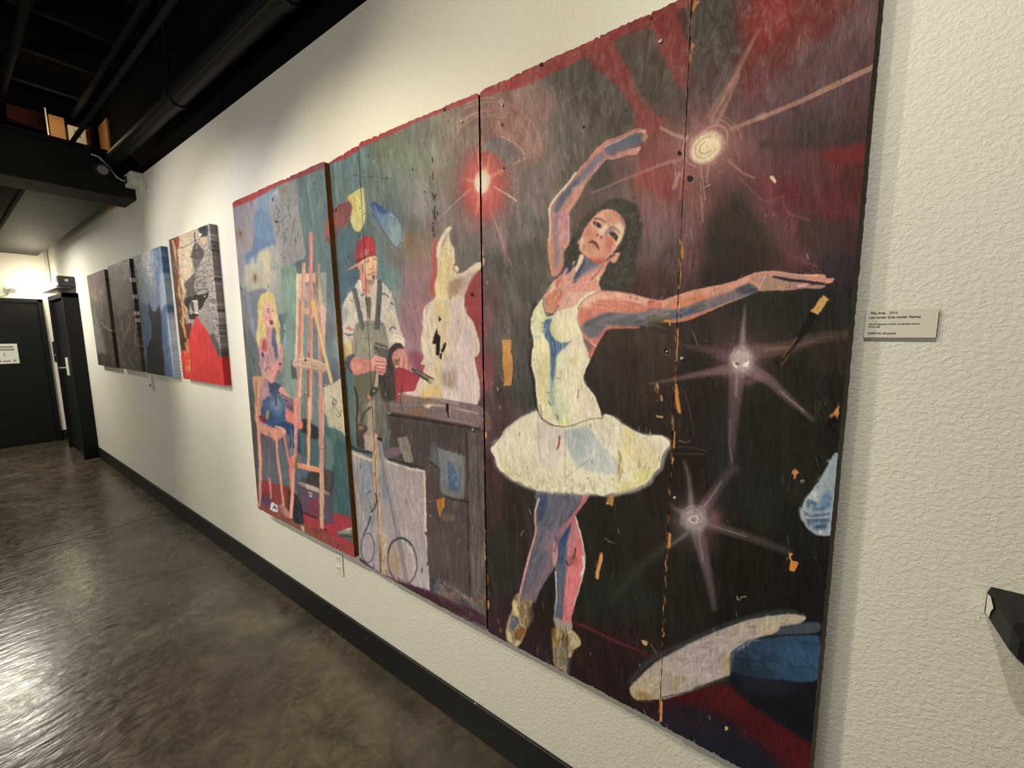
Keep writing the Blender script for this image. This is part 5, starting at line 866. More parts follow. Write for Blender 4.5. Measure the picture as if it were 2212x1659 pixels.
pa.strokes([(605, 1170), (740, 1190), (820, 1280), (730, 1500), (640, 1480)], 110, 80, 8, ['c4b282', '5c4124', 'a88a50', '7a7668', '3c3428', 'd0c8a0'], .65, 95, 18); pa.poly([(735, 1430), (765, 1440), (760, 1560), (725, 1580)], '2c3856', .8, 3); pa.line([(612, 1440), (640, 1520), (690, 1580)], 8, 'c4b484', .7)
pa.line([(790, 1130), (930, 1180), (1100, 1270), (1330, 1360), (1420, 1400)], 26, '54242e', .8, 5); pa.line([(850, 1140), (1100, 1260), (1300, 1345)], 9, '7c3a44', .6, 2); pa.poly([(430, 960), (590, 960), (600, 1100), (600, 1300), (400, 1250)], '30231f', .7, 9); pa.line([(90, 815), (200, 850), (300, 920)], 14, '4a332f', .6, 4)
pa.strokes([(540, 1380), (620, 1400), (640, 1540), (560, 1480)], 16, 60, 7, ['6a5234', '2a2018'], .7, 80, 20); pa.lines([[(520, 950), (530, 1010)], [(480, 1330), (475, 1410)]], 14, '6d5434', .6, 3)
pa.lines([[(140, 1100), (150, 1130)], [(160, 1170), (165, 1210)]], 12, '8a5c2c', .9); pa.lines([[(20, 890), (15, 1000)], [(60, 840), (70, 900)]], 8, '9a6a34', .6)
# tutu
pa.view(1040, 860, 4.8795)
pa.poly([(110, 500), (118, 450), (150, 425), (215, 400), (330, 250), (450, 165), (560, 120), (640, 140), (1200, 190), (1300, 160), (1400, 185), (1510, 270), (1620, 335), (1740, 375), (1885, 380), (1985, 430), (2012, 500), (1960, 570), (1925, 660), (1910, 750), (1820, 830), (1790, 900), (1640, 980), (1500, 1010), (1330, 1050), (1230, 1020), (600, 980), (300, 860), (150, 700)], '8f8c92', .8, 4)
pa.poly([(130, 500), (210, 400), (240, 340), (330, 260), (450, 185), (580, 135), (620, 215), (720, 285), (860, 305), (1000, 275), (1130, 222), (1270, 212), (1300, 168), (1380, 190), (1490, 275), (1620, 350), (1740, 392), (1880, 388), (1965, 440), (1985, 490), (1940, 545), (1905, 600), (1890, 660), (1880, 735), (1815, 790), (1780, 850), (1720, 905), (1640, 935), (1560, 940), (1500, 960), (1440, 965), (1400, 1000), (1330, 1010), (1290, 1032), (1235, 1020), (1215, 1000), (1170, 1005), (1140, 992), (1100, 1000), (1060, 1022), (1010, 1005), (960, 978), (925, 1006), (900, 990), (870, 962), (835, 970), (805, 985), (760, 960), (700, 950), (650, 965), (590, 978), (550, 950), (515, 922), (475, 927), (430, 895), (400, 870), (360, 875), (310, 845), (270, 800), (215, 775), (180, 740), (155, 690), (148, 640), (120, 590), (96, 545), (105, 515)], 'dedbc2', 1, 1)
pa.poly([(600, 240), (720, 300), (880, 330), (890, 560), (720, 740), (620, 720), (560, 500)], 'd3ccc8', .9, 10); pa.poly([(885, 345), (1000, 310), (1110, 300), (1200, 400), (1330, 560), (1440, 660), (1440, 800), (1240, 780), (1000, 720), (950, 640), (905, 520)], 'b7c2c4', .95, 6); pa.poly([(890, 350), (1000, 330), (1100, 420), (1060, 600), (960, 620), (905, 500)], 'a6b5bd', .8, 8); pa.poly([(1340, 250), (1490, 300), (1500, 560), (1440, 640), (1300, 500), (1200, 330)], 'd6d6c4', .8, 10)
pa.poly([(1500, 300), (1620, 370), (1600, 520), (1520, 600), (1480, 480)], 'e0cd90', .75, 8); pa.poly([(1500, 520), (1760, 440), (1880, 500), (1860, 700), (1700, 800), (1500, 760)], 'dbd0a2', .85, 12); pa.poly([(1780, 400), (1950, 440), (1960, 520), (1880, 600), (1800, 560)], 'd8d2c0', .9, 7); pa.poly([(1640, 680), (1680, 670), (1670, 740), (1630, 730)], 'a9a692', .8, 4); pa.poly([(1440, 560), (1480, 640), (1470, 900), (1430, 880)], 'a89c54', .75, 5); pa.lines([[(1450, 560), (1465, 640), (1450, 720), (1460, 860)]], 9, '6c6238', .7, 1.5)
pa.poly([(150, 600), (260, 640), (460, 820), (760, 880), (1240, 880), (1560, 860), (1780, 800), (1720, 900), (1400, 1000), (1050, 1010), (600, 970), (300, 840), (160, 720)], 'd8d6ac', .7, 10); pa.poly([(1600, 780), (1800, 740), (1760, 860), (1640, 930), (1580, 900)], 'cfcb84', .85, 7); pa.poly([(1400, 900), (1640, 860), (1620, 940), (1420, 1000)], 'c9c88e', .8, 6)
pa.strokes([(200, 420), (580, 150), (860, 310), (1300, 220), (1900, 420), (1860, 720), (1400, 980), (600, 960), (180, 700)], 420, 130, 12, ['efeee0', 'c3c2ae', 'e9e7cc', 'b5b6a8', 'd2cbbc', 'e4e0b8', 'a9aca4'], .42, 85, 30)
pa.strokes([(250, 700), (700, 820), (1300, 820), (1820, 700), (1760, 880), (1300, 1020), (600, 960), (300, 850)], 260, 50, 9, ['f4f3e4', 'a3a284', 'c2c092', 'e6e4c4', '8f907c', 'ddd8a0'], .6, 60, 70); pa.strokes([(640, 860), (1500, 860), (1400, 1000), (700, 950)], 90, 40, 14, ['8f9690', 'b3b8ae', 'f2f0e0'], .45, 30, 60)
for i in range(20): 
    x = 640 + i * 40; pa.poly([(x, 960), (x + 22, 930), (x + 44, 965), (x + 22, 985 + (i % 3) * 8)], ['e9e8cc', 'c9c8a4', 'f2f1e0'][i % 3], .8, 1.5)
pa.lines([[(1250, 900), (1290, 930), (1330, 920)], [(1080, 830), (1110, 810), (1135, 870), (1120, 895)], [(1330, 950), (1370, 930)], [(860, 930), (890, 950), (930, 920)], [(1590, 830), (1620, 880), (1650, 850)]], 12, 'f8f6ea', .85, 1.2)
pa.lines([[(890, 850), (1010, 740), (1150, 640)], [(1320, 560), (1345, 480), (1350, 330)], [(600, 260), (605, 500), (625, 620)], [(590, 820), (595, 960)], [(1700, 650), (1740, 620)], [(880, 20), (885, 560), (880, 900)], [(1705, 430), (1800, 390)]], 5, '7f8076', .7)
pa.poly([(822, 398), (832, 420), (822, 500), (800, 545), (792, 540), (805, 470)], '9c4a1c', .95); pa.line([(818, 400), (800, 500)], 5, 'e8e0d0', .8); pa.lines([[(220, 390), (330, 270), (450, 190), (560, 140)]], 10, 'a4a0ac', .7, 2)
pa.poly([(96, 545), (150, 480), (160, 560), (200, 700), (220, 775), (180, 740), (148, 640)], 'eceadb', .8, 2)
# bodice
pa.view(1120, 580, 4.607)
pa.poly([(480, 20), (520, -60), (800, -60), (845, 0), (790, 100), (800, 205), (860, 215), (1000, 300), (830, 600), (780, 740), (712, 892), (560, 700), (430, 480), (250, 420), (245, 300), (300, 190), (390, 90)], 'dfa898', 1, 1.2)
pa.poly([(260, 300), (400, 180), (500, 130), (440, 260), (400, 370), (300, 440), (262, 380)], 'd88a72', .9, 5); pa.poly([(300, 200), (420, 100), (520, 40), (470, 150), (330, 220)], 'e9c2ac', .8, 4); pa.poly([(380, 110), (440, 80), (430, 150), (370, 190)], 'd8635e', .7, 5); pa.poly([(430, 290), (560, 160), (780, 130), (700, 250), (600, 330), (520, 390), (420, 410)], 'dfb3a4', .9, 6); pa.poly([(560, 60), (700, 120), (780, 60), (760, 160), (620, 190), (540, 150)], 'd98c7c', .8, 7); pa.poly([(740, 110), (800, 60), (800, 200), (720, 220)], 'e5c0a8', .8, 4)
pa.strokes([(280, 240), (500, 60), (780, 60), (780, 200), (560, 380), (300, 430)], 130, 90, 10, ['f0cdbc', 'c98a7c', 'e3b0a2', 'd47c6c', 'efc4b0', 'b87c74'], .45, 120, 30); pa.lines([[(430, 180), (420, 250), (400, 300)], [(640, 150), (700, 130)]], 6, '8d4f48', .7)
pa.poly([(252, 292), (262, 400), (292, 480), (335, 468), (420, 412), (540, 386), (585, 350), (620, 300), (700, 240), (795, 203), (830, 215), (740, 262), (660, 320), (612, 390), (588, 430), (590, 500), (618, 600), (655, 700), (690, 840), (716, 905), (690, 960), (662, 1030), (648, 1090), (665, 1150), (720, 1215), (765, 1280), (800, 1370), (830, 1475), (845, 1495), (720, 1500), (600, 1535), (500, 1570), (400, 1572), (300, 1540), (235, 1495), (200, 1430), (178, 1300), (165, 1100), (132, 980), (130, 880), (150, 720), (128, 600), (126, 500), (160, 400), (215, 330)], 'e6e1c4', 1, 1)
pa.poly([(130, 500), (200, 380), (250, 420), (290, 500), (250, 620), (200, 690), (150, 690)], 'dfe3b8', .85, 8); pa.poly([(180, 700), (300, 760), (310, 1100), (300, 1400), (220, 1440), (190, 1100)], 'e0dba0', .7, 10); pa.poly([(360, 560), (470, 480), (560, 560), (500, 720), (400, 700), (320, 620)], 'e9e5c2', .9, 7); pa.poly([(310, 540), (340, 560), (400, 690), (470, 730), (420, 750), (340, 690), (305, 620)], 'd3d79c', .8, 4)
pa.poly([(365, 900), (480, 860), (480, 1500), (390, 1540), (340, 1350), (370, 1100)], 'd6dcb8', .75, 9); pa.poly([(520, 880), (560, 860), (580, 940), (540, 980)], 'dcc494', .7, 7); pa.poly([(600, 1150), (700, 1210), (800, 1400), (820, 1480), (680, 1490), (600, 1400)], 'e2dac6', .9, 6); pa.blob(240, 990, 40, 110, 'd6cf94', .8); pa.blob(205, 1030, 25, 90, 'c2c39a', .6); pa.poly([(150, 670), (200, 660), (230, 690), (170, 700)], 'a9c2ae', .7, 3); pa.poly([(420, 1480), (520, 1500), (500, 1560), (400, 1560)], 'd8dc98', .7, 5)
pa.poly([(262, 525), (300, 505), (330, 498), (318, 560), (312, 620), (345, 680), (410, 735), (490, 735), (540, 700), (480, 770), (410, 830), (375, 900), (370, 1000), (350, 1120), (338, 1190), (322, 1100), (312, 900), (310, 760), (270, 690), (245, 620)], '4c7cae', .95, 3); pa.poly([(250, 540), (320, 505), (305, 600), (330, 680), (380, 760), (370, 860), (330, 880), (300, 740), (250, 640)], '3a6aa8', .8, 4); pa.poly([(322, 1100), (355, 1120), (362, 1340), (320, 1360), (308, 1250)], '8cb2b4', .8, 5); pa.lines([[(250, 540), (225, 540)], [(250, 580), (228, 590)], [(250, 620), (232, 628)]], 8, '4870a8', .8)
pa.poly([(345, 1180), (380, 1340), (420, 1500), (380, 1520), (335, 1380)], 'a9bea4', .6, 7)
pa.strokes([(140, 520), (250, 420), (560, 420), (640, 700), (700, 900), (650, 1090), (820, 1470), (480, 1560), (220, 1450), (150, 1000)], 360, 130, 10, ['f4f2e2', 'cfcdb0', 'edeacc', 'c2c49c', 'e2dcc4', 'f7f3dc', 'bcc0aa'], .42, 88, 14); pa.strokes([(600, 1180), (700, 1230), (800, 1470), (620, 1480)], 60, 40, 7, ['f6f4ec', 'c8c2b0', 'd9c8b4'], .6, 70, 60)
pa.line([(250, 290), (248, 370), (270, 440), (292, 480), (340, 450), (400, 370)], 12, '77788a', .9, 1.5); pa.line([(595, 400), (620, 350), (680, 290), (760, 245), (840, 215)], 13, '787a90', .9, 1.5, w2=6); pa.line([(575, 470), (600, 560), (650, 700), (672, 770)], 6, '6f6a64', .7); pa.line([(630, 640), (660, 690), (720, 745)], 12, 'e8e5dc', .95); pa.line([(640, 650), (680, 710), (740, 770)], 5, '4b453f', .8)
pa.line([(232, 1490), (320, 1545), (430, 1575), (540, 1560), (640, 1520), (740, 1495), (840, 1490)], 7, '57544e', .85, 1.2); pa.line([(180, 1290), (200, 1420), (235, 1495), (215, 1360)], 8, '5b584e', .75, 1.5); pa.lines([[(285, 1232), (305, 1236)], [(300, 1320), (322, 1365)], [(370, 1450), (395, 1500)], [(370, 1087), (412, 1093)], [(600, 1200), (590, 1290)]], 7, '4d4a42', .8); pa.lines([[(135, 520), (138, 540)], [(145, 750), (150, 780)], [(150, 900), (155, 915)]], 6, '4a4842', .9)
pa.lines([[(180, 390), (205, 340), (250, 280), (300, 200), (370, 110)]], 7, 'efe9da', .8, 1.2); pa.line([(270, 250), (320, 180)], 8, '3f4456', .8, 1.5)
pa.line([(126, 500), (128, 600), (150, 690)], 7, 'f6f3e4', .8)
# outstretched arm
pa.view(0, 0, 1)
pa.poly([(1300, 627), (1337, 629), (1376, 637), (1410, 647), (1431, 648), (1467, 636), (1500, 626), (1533, 619), (1581, 609), (1617, 595), (1641, 587.5), (1677, 587), (1726, 592), (1764, 592), (1783, 594), (1785, 601), (1800, 603), (1797, 610), (1782, 614), (1780, 620), (1768, 624), (1738, 623.5), (1689, 627), (1644, 627), (1605, 643), (1569, 657), (1535, 672), (1496, 688), (1465, 696), (1436, 697), (1400, 696), (1378, 703), (1345, 704), (1316, 707), (1304, 722), (1292, 742), (1279, 766), (1274, 773), (1266, 745), (1254, 712), (1248, 680), (1256, 656), (1272, 640)], 'd9967e', 1, 1)
pa.view(1120, 580, 4.607)
pa.poly([(640, 340), (720, 270), (860, 225), (1000, 235), (1180, 270), (1382, 320), (1382, 360), (1180, 340), (960, 300), (800, 320), (700, 400)], 'e5b4a2', .95, 4); pa.poly([(640, 380), (800, 320), (960, 310), (1180, 350), (1382, 380), (1382, 440), (1180, 440), (960, 440), (780, 470), (640, 560), (600, 500)], 'd4826e', .95, 5); pa.blob(680, 350, 40, 50, 'efd0bc', .8)
pa.poly([(620, 580), (700, 510), (830, 450), (960, 430), (1120, 445), (1382, 440), (1382, 560), (1200, 572), (900, 572), (850, 620), (790, 690), (700, 690), (650, 640)], '74757e', .95, 5); pa.poly([(640, 560), (780, 480), (900, 440), (960, 440), (820, 500), (700, 560)], '55566a', .7, 6); pa.poly([(860, 520), (1100, 480), (1382, 500), (1382, 560), (1150, 560), (900, 560)], '5f6468', .8, 6); pa.poly([(1130, 440), (1382, 430), (1382, 500), (1180, 500)], '8a8498', .8, 6)
pa.poly([(740, 720), (800, 660), (880, 580), (1100, 570), (1200, 575), (1180, 590), (900, 600), (840, 650), (780, 745), (715, 890), (690, 850)], 'cd7770', .95, 2); pa.poly([(650, 690), (720, 745), (740, 770), (700, 840), (670, 780)], '7a6468', .8, 3); pa.line([(725, 745), (775, 775)], 10, 'dcd2c0', .9)
pa.strokes([(640, 380), (860, 230), (1380, 330), (1380, 430), (900, 440)], 110, 110, 9, ['eec4b0', 'c4705c', 'dc9480', 'e09a7c', 'f2d0bc'], .45, 12, 12); pa.strokes([(680, 560), (960, 450), (1380, 460), (1380, 550), (900, 570), (760, 680)], 90, 100, 9, ['8f9098', '50545c', '6f6674', '7f8a90', 'a08c94'], .45, 170, 20); pa.strokes([(1080, 250), (1382, 320), (1370, 350), (1100, 290)], 22, 30, 6, ['3a2c28', '8a5f54'], .8, 15, 25)
pa.view(1400, 380, 4.148)
pa.poly([(0, 1110), (130, 1120), (280, 1060), (540, 1000), (720, 960), (900, 890), (880, 960), (600, 1060), (430, 1120), (250, 1170), (0, 1180)], 'd9a086', .9, 4); pa.poly([(180, 1140), (420, 1060), (560, 1080), (500, 1130), (300, 1180), (150, 1180)], 'd5805a', .8, 6); pa.poly([(0, 1120), (120, 1130), (100, 1180), (0, 1190)], 'd8776a', .8, 4)
pa.poly([(0, 1190), (260, 1190), (450, 1130), (600, 1080), (820, 1000), (900, 960), (985, 1025), (860, 1085), (700, 1140), (560, 1195), (400, 1240), (270, 1280), (0, 1290)], '77717c', .95, 5); pa.poly([(210, 1210), (340, 1190), (480, 1150), (450, 1210), (300, 1265), (210, 1270)], '4a5e82', .8, 5); pa.poly([(780, 1010), (900, 965), (985, 1020), (900, 1050), (820, 1050)], '3c4c62', .85, 4); pa.poly([(0, 1250), (200, 1260), (200, 1300), (0, 1300)], '6a6850', .8, 4); pa.line([(150, 1310), (300, 1290), (440, 1250), (560, 1200)], 18, 'd27a58', .85, 2); pa.poly([(420, 1150), (520, 1120), (500, 1200), (430, 1220)], '5c6468', .8, 5)
pa.poly([(900, 890), (1000, 855), (1100, 855), (1250, 870), (1400, 900), (1420, 940), (1300, 1010), (1100, 1025), (1005, 1025), (1000, 980), (960, 960)], 'b38c78', .9, 4); pa.poly([(1020, 930), (1200, 920), (1230, 990), (1100, 1020), (1010, 1010)], 'a48f74', .8, 5); pa.line([(1000, 1020), (1010, 970), (1060, 890)], 7, 'e0c0a4', .8); pa.line([(900, 900), (1000, 862), (1150, 858), (1350, 885), (1560, 888)], 9, 'dcae94', .85)
pa.line([(1120, 900), (1250, 930), (1400, 945), (1570, 968)], 26, '2e2c40', .95, 1.5); pa.line([(1060, 890), (1300, 890), (1450, 915), (1660, 925)], 18, 'bb9082', .95, 1.2); pa.line([(1500, 905), (1570, 890)], 12, 'c09684', .9); pa.line([(1640, 928), (1662, 922)], 20, 'b99a7c', .9); pa.line([(1250, 960), (1380, 985), (1440, 990), (1580, 990)], 20, 'a8857c', .95, 1.2); pa.line([(1340, 985), (1400, 985)], 18, 'd8b8ac', .9); pa.line([(1560, 950), (1600, 960)], 14, 'a87c70', .9); pa.line([(1440, 975), (1560, 972)], 9, '3a3040', .8); pa.line([(1230, 1000), (1400, 1005), (1540, 1008)], 8, '5d6880', .7)
pa.strokes([(0, 1120), (300, 1060), (900, 900), (960, 980), (400, 1220), (0, 1270)], 130, 100, 8, ['e8b49a', 'a9746a', '8a8290', 'c8907c', '5f6474', 'd9987a'], .45, 160, 20); pa.lines([[(1150, 900), (1240, 985)], [(1080, 900), (1150, 990)]], 6, '8a6a5c', .6); pa.lines([[(590, 995), (600, 1040)], [(0, 1130), (60, 1130)]], 6, '4a3630', .7)
pa.strokes([(1370, 840), (1560, 800), (1600, 870), (1450, 880)], 18, 30, 6, ['1c1614', '8a7468'], .8, 20, 60); pa.line([(1420, 700), (1435, 745)], 9, 'a8a49c', .8); pa.disc(1410, 885, 22, 9, 'b8aca0', .7)
# raised arm
pa.view(1160, 260, 4.3667)
pa.poly([(800, 60), (860, 40), (890, 75), (830, 120), (800, 110)], '6a6a4a', .8, 3)
pa.poly([(1028, 90), (940, 78), (840, 130), (740, 172), (655, 195), (560, 270), (480, 370), (400, 455), (300, 585), (200, 700), (130, 790), (108, 870), (115, 1000), (105, 1150), (105, 1290), (125, 1400), (155, 1480), (220, 1430), (258, 1340), (250, 1260), (300, 1150), (295, 1000), (297, 880), (400, 720), (480, 570), (560, 480), (648, 372), (710, 372), (800, 345), (870, 325), (935, 318), (968, 280), (978, 240), (930, 255), (870, 265), (980, 205), (1010, 190), (1045, 150), (1028, 120)], 'cf9084', 1, 1)
pa.poly([(870, 120), (1000, 130), (975, 215), (850, 270), (770, 290), (700, 330), (640, 300), (640, 250), (740, 190)], '6c7086', .95, 4); pa.poly([(500, 400), (580, 320), (632, 300), (620, 380), (480, 540), (400, 620), (300, 710), (220, 830), (150, 870), (170, 780), (300, 620)], '8b8297', .95, 5); pa.poly([(160, 850), (200, 740), (300, 620), (400, 520), (380, 620), (260, 740), (200, 860)], '5e6c8e', .85, 4); pa.poly([(900, 130), (990, 120), (960, 190), (880, 230), (860, 190)], '5f6a7a', .8, 4); pa.line([(640, 250), (750, 200), (860, 140), (930, 110), (1020, 105)], 10, 'f0c8b4', .9); pa.line([(655, 340), (760, 320), (850, 270), (930, 265)], 10, '9a7a80', .7, 2); pa.poly([(860, 270), (930, 255), (975, 240), (965, 285), (935, 315), (870, 320)], 'df9a8c', .9, 2); pa.disc(950, 275, 16, 12, 'f2c4b0', .8)
pa.lines([[(980, 150), (1000, 175)], [(1010, 130), (1045, 150), (1010, 190)]], 14, 'b88c58', .9, 1.5); pa.poly([(860, 100), (940, 85), (980, 100), (860, 140), (760, 180)], 'b07c5c', .8, 3)
pa.poly([(200, 880), (290, 870), (296, 1000), (300, 1140), (250, 1180), (190, 1160), (185, 1000)], 'd99ba0', .95, 5); pa.poly([(160, 1160), (280, 1140), (250, 1250), (256, 1330), (170, 1410), (150, 1300)], 'c39a8a', .95, 4); pa.poly([(165, 1180), (200, 1200), (190, 1380), (155, 1340)], '97859a', .8, 4); pa.poly([(210, 1150), (290, 1130), (255, 1220)], 'e0a486', .8, 4); pa.poly([(150, 900), (190, 900), (190, 1150), (150, 1160)], '9a88a0', .85, 4)
pa.strokes([(200, 860), (560, 420), (620, 330), (560, 470), (400, 700), (290, 880), (290, 1130), (170, 1380), (150, 900)], 150, 110, 9, ['e6b4a8', '74748c', 'c08a86', 'a58a98', 'e09a86', 'f0c4b0'], .45, 118, 22); pa.poly([(330, 640), (420, 590), (480, 540), (400, 720), (300, 870), (250, 860), (330, 740)], 'e0a490', .8, 5)
pa.line([(370, 492), (300, 585), (200, 700), (130, 795), (115, 880), (125, 930)], 20, 'f3e4c6', .95, 1.2); pa.line([(125, 900), (122, 1050), (115, 1180)], 20, 'e8c8a8', .95, 1.2); pa.line([(115, 1150), (118, 1300), (145, 1450)], 22, 'dd9a6c', .95, 1.5); pa.line([(640, 205), (560, 280), (470, 390), (390, 470)], 12, 'e89a8a', .9, 1.2); pa.line([(296, 900), (302, 1140), (265, 1200)], 9, 'f4d4c4', .85); pa.line([(648, 195), (840, 132), (940, 82)], 7, 'd8b090', .8)
pa.poly([(250, 1330), (300, 1350), (330, 1380), (300, 1440), (262, 1390)], '3c4c80', .9, 3)
# hair, face, neck
pa.view(1220, 420, 8.295)
pa.poly([(0, 1010), (80, 880), (160, 700), (250, 560), (300, 450), (420, 330), (600, 220), (700, 130), (850, 70), (1000, 60), (1150, 120), (1280, 200), (1345, 380), (1382, 520), (1375, 700), (1340, 850), (1300, 1000), (1255, 1150), (1262, 1300), (1270, 1420), (1230, 1580), (1150, 1700), (620, 1700), (560, 1500), (150, 1290), (20, 1280), (-10, 1150)], '47433b', 1, 6)
pa.strokes([(640, 180), (1000, 80), (1300, 260), (1370, 560), (1300, 900), (1240, 1400), (1100, 1650), (650, 1650), (640, 1400), (900, 1050), (1060, 600), (900, 300)], 330, 120, 16, ['2c2924', '5f5b50', '6c6a60', '3a3730', '76766c', '262420', '6c6558'], .5, 80, 80, 2.2, .5); pa.strokes([(10, 1000), (200, 760), (280, 900), (180, 1180), (20, 1240)], 70, 90, 20, ['33342c', '5a5c4c', '25261f'], .5, 90, 60); pa.strokes([(560, 260), (760, 130), (980, 120), (1000, 330), (700, 290), (520, 380)], 90, 130, 10, ['8a8672', '2e2b26', '6c6754', '4a463c'], .6, 130, 25)
pa.strokes([(280, 560), (480, 300), (560, 280), (440, 480), (330, 700)], 60, 160, 16, ['6a6050', '2f2b25', '4b453a'], .6, 125, 12)
for (x, y) in ((1110, 1290), (960, 1350), (1200, 1500), (1010, 1500), (1240, 420), (1180, 360), (1090, 1400), (860, 1560), (1150, 1080)): pa.ring(x, y, 60, 45, 22, '70756c', .4, RS.uniform(0, 3), 0, 2.5, 5)
pa.poly([(330, 1050), (420, 1120), (520, 1190), (620, 1220), (720, 1190), (800, 1140), (740, 1270), (690, 1400), (620, 1490), (600, 1600), (600, 1720), (-60, 1720), (0, 1520), (60, 1420), (150, 1330), (230, 1200), (270, 1080)], 'dc9f92', 1, 1.5)
pa.poly([(330, 1070), (420, 1130), (540, 1200), (600, 1225), (560, 1270), (450, 1330), (330, 1420), (200, 1560), (130, 1590), (180, 1440), (270, 1270), (310, 1180)], '63708c', .95, 4); pa.poly([(320, 1150), (350, 1200), (280, 1360), (150, 1580), (170, 1460), (240, 1300)], '35496f', .9, 4); pa.poly([(520, 1220), (640, 1220), (560, 1330), (400, 1420), (300, 1430), (420, 1330)], '8b87a0', .7, 6)
pa.poly([(265, 1080), (300, 1080), (335, 1110), (300, 1220), (210, 1360), (165, 1350), (210, 1230)], 'efd6bc', .95, 2); pa.poly([(700, 1220), (780, 1150), (740, 1260), (640, 1400), (560, 1480), (480, 1500), (600, 1360)], 'dd8f80', .85, 5); pa.poly([(560, 1450), (620, 1440), (610, 1540), (560, 1530), (500, 1560)], 'd9c4a4', .9, 4); pa.line([(690, 1260), (560, 1430), (480, 1520)], 12, '6a4038', .7, 2); pa.lines([[(520, 1500), (560, 1550)], [(470, 1540), (500, 1500)]], 10, '6a6450', .7)
pa.poly([(0, 1330), (60, 1250), (120, 1290), (160, 1260), (120, 1340), (40, 1440), (0, 1440)], '2f4072', .9, 3); pa.poly([(0, 1350), (60, 1320), (30, 1420), (-40, 1500)], 'e3a092', .9, 3); pa.line([(170, 1200), (150, 1250)], 26, 'e8c4b4', .9, 2); pa.poly([(-50, 1500), (100, 1400), (180, 1350), (140, 1500), (60, 1620), (-60, 1660)], 'e0aa9c', .8, 5)
pa.strokes([(-40, 1540), (300, 1440), (560, 1500), (560, 1700), (-40, 1700)], 60, 150, 14, ['e6b4a6', 'c97e72', 'f0c8b8', 'd48a7c'], .5, 150, 30)
pa.poly([(518, 405), (640, 300), (780, 262), (900, 290), (1000, 370), (1070, 480), (1078, 560), (1050, 700), (1000, 830), (930, 950), (860, 1050), (780, 1130), (700, 1190), (600, 1225), (500, 1190), (380, 1105), (290, 1035), (258, 960), (275, 840), (300, 735), (370, 600), (440, 500)], 'e2a88e', 1, 1.2)
pa.poly([(600, 330), (720, 290), (740, 400), (700, 540), (560, 470), (540, 410)], 'e9b898', .85, 10); pa.poly([(740, 300), (900, 320), (980, 430), (900, 520), (760, 520)], 'dba07e', .85, 12); pa.poly([(900, 520), (1050, 500), (1060, 640), (1010, 780), (960, 870), (900, 920), (880, 860), (960, 700), (860, 570)], 'ecd8ba', .95, 6); pa.poly([(980, 360), (1070, 480), (1078, 570), (1040, 560), (1000, 450)], 'c07a66', .8, 5); pa.strokes([(820, 290), (980, 370), (1060, 500), (980, 440)], 30, 60, 9, ['8a5c4a', 'c98c74'], .5, 50, 30)
pa.poly([(600, 640), (700, 560), (800, 560), (730, 680), (690, 760), (640, 720)], 'f0dcba', .9, 7); pa.poly([(700, 680), (770, 600), (850, 580), (920, 640), (820, 660), (760, 700), (700, 780)], '9d88a0', .85, 6); pa.poly([(370, 600), (480, 620), (560, 700), (470, 780), (340, 760), (330, 690)], 'dc8a78', .8, 12); pa.poly([(740, 740), (840, 760), (890, 880), (850, 1000), (760, 1080), (720, 940)], 'd5705f', .85, 12); pa.poly([(290, 760), (330, 780), (330, 900), (300, 990), (262, 950)], 'f0d8c0', .9, 5); pa.poly([(300, 900), (340, 880), (350, 1000), (310, 1000)], 'd8705e', .7, 6)
pa.poly([(400, 980), (520, 940), (700, 1000), (720, 1100), (600, 1160), (460, 1130)], 'e0a484', .85, 10); pa.poly([(380, 1100), (500, 1150), (600, 1160), (700, 1130), (740, 1160), (620, 1225), (500, 1195)], 'd24a42', .85, 7); pa.poly([(420, 930), (500, 960), (560, 990), (480, 1000)], 'b8a888', .6, 6); pa.poly([(560, 780), (700, 800), (720, 920), (640, 920), (600, 860)], 'dea48c', .7, 8); pa.poly([(860, 930), (900, 900), (920, 960), (850, 1060), (820, 1060)], 'd8c0b4', .8, 5); pa.line([(262, 1000), (380, 1105), (500, 1195), (620, 1228)], 9, '8a4a44', .5, 3)
pa.strokes([(400, 560), (640, 320), (900, 330), (1040, 520), (940, 880), (700, 1150), (420, 1080), (300, 950)], 150, 110, 12, ['f0c8ac', 'd98f78', 'e8b296', 'cf7a66', 'f3d6bc', 'c8806c'], .25, 60, 50)
pa.poly([(495, 488), (530, 482), (590, 498), (640, 545), (655, 590), (625, 600), (560, 565), (515, 530)], '35312c', .98, 1.5); pa.disc(555, 522, 16, 20, 'e9e2d2', .95, .4, 1.5); pa.disc(585, 535, 28, 26, '2b2a28', .95, 0, 1.5); pa.disc(632, 575, 12, 14, 'cfc8b8', .85, 0, 1.5); pa.line([(530, 555), (600, 610), (660, 605)], 8, 'f2ccb8', .7, 2)
pa.poly([(780, 680), (830, 660), (890, 680), (935, 725), (948, 775), (905, 830), (880, 800), (850, 755), (800, 715)], '3a3730', .96, 1.8); pa.disc(825, 695, 18, 12, 'a8a0a4', .8, .5, 2); pa.disc(855, 710, 26, 24, '262522', .95, 0, 1.5); pa.disc(884, 742, 11, 11, 'e6e2d6', .9, 0, 1.5); pa.line([(775, 715), (830, 750), (880, 820)], 9, 'e8bfa8', .8, 2)
pa.line([(545, 440), (620, 435), (680, 465), (722, 500)], 24, '6c4a40', .85, 3); pa.line([(535, 450), (600, 430)], 10, '8a6450', .8, 2); pa.line([(800, 600), (860, 583), (920, 610), (975, 690)], 20, '8a5e5a', .8, 3)
pa.disc(581, 720, 15, 24, '4a1f1c', .95, .5, 1.5); pa.disc(645, 752, 13, 30, '4a1f1c', .9, .2, 1.5); pa.line([(560, 740), (600, 780), (640, 790)], 8, 'c98a76', .6, 2)
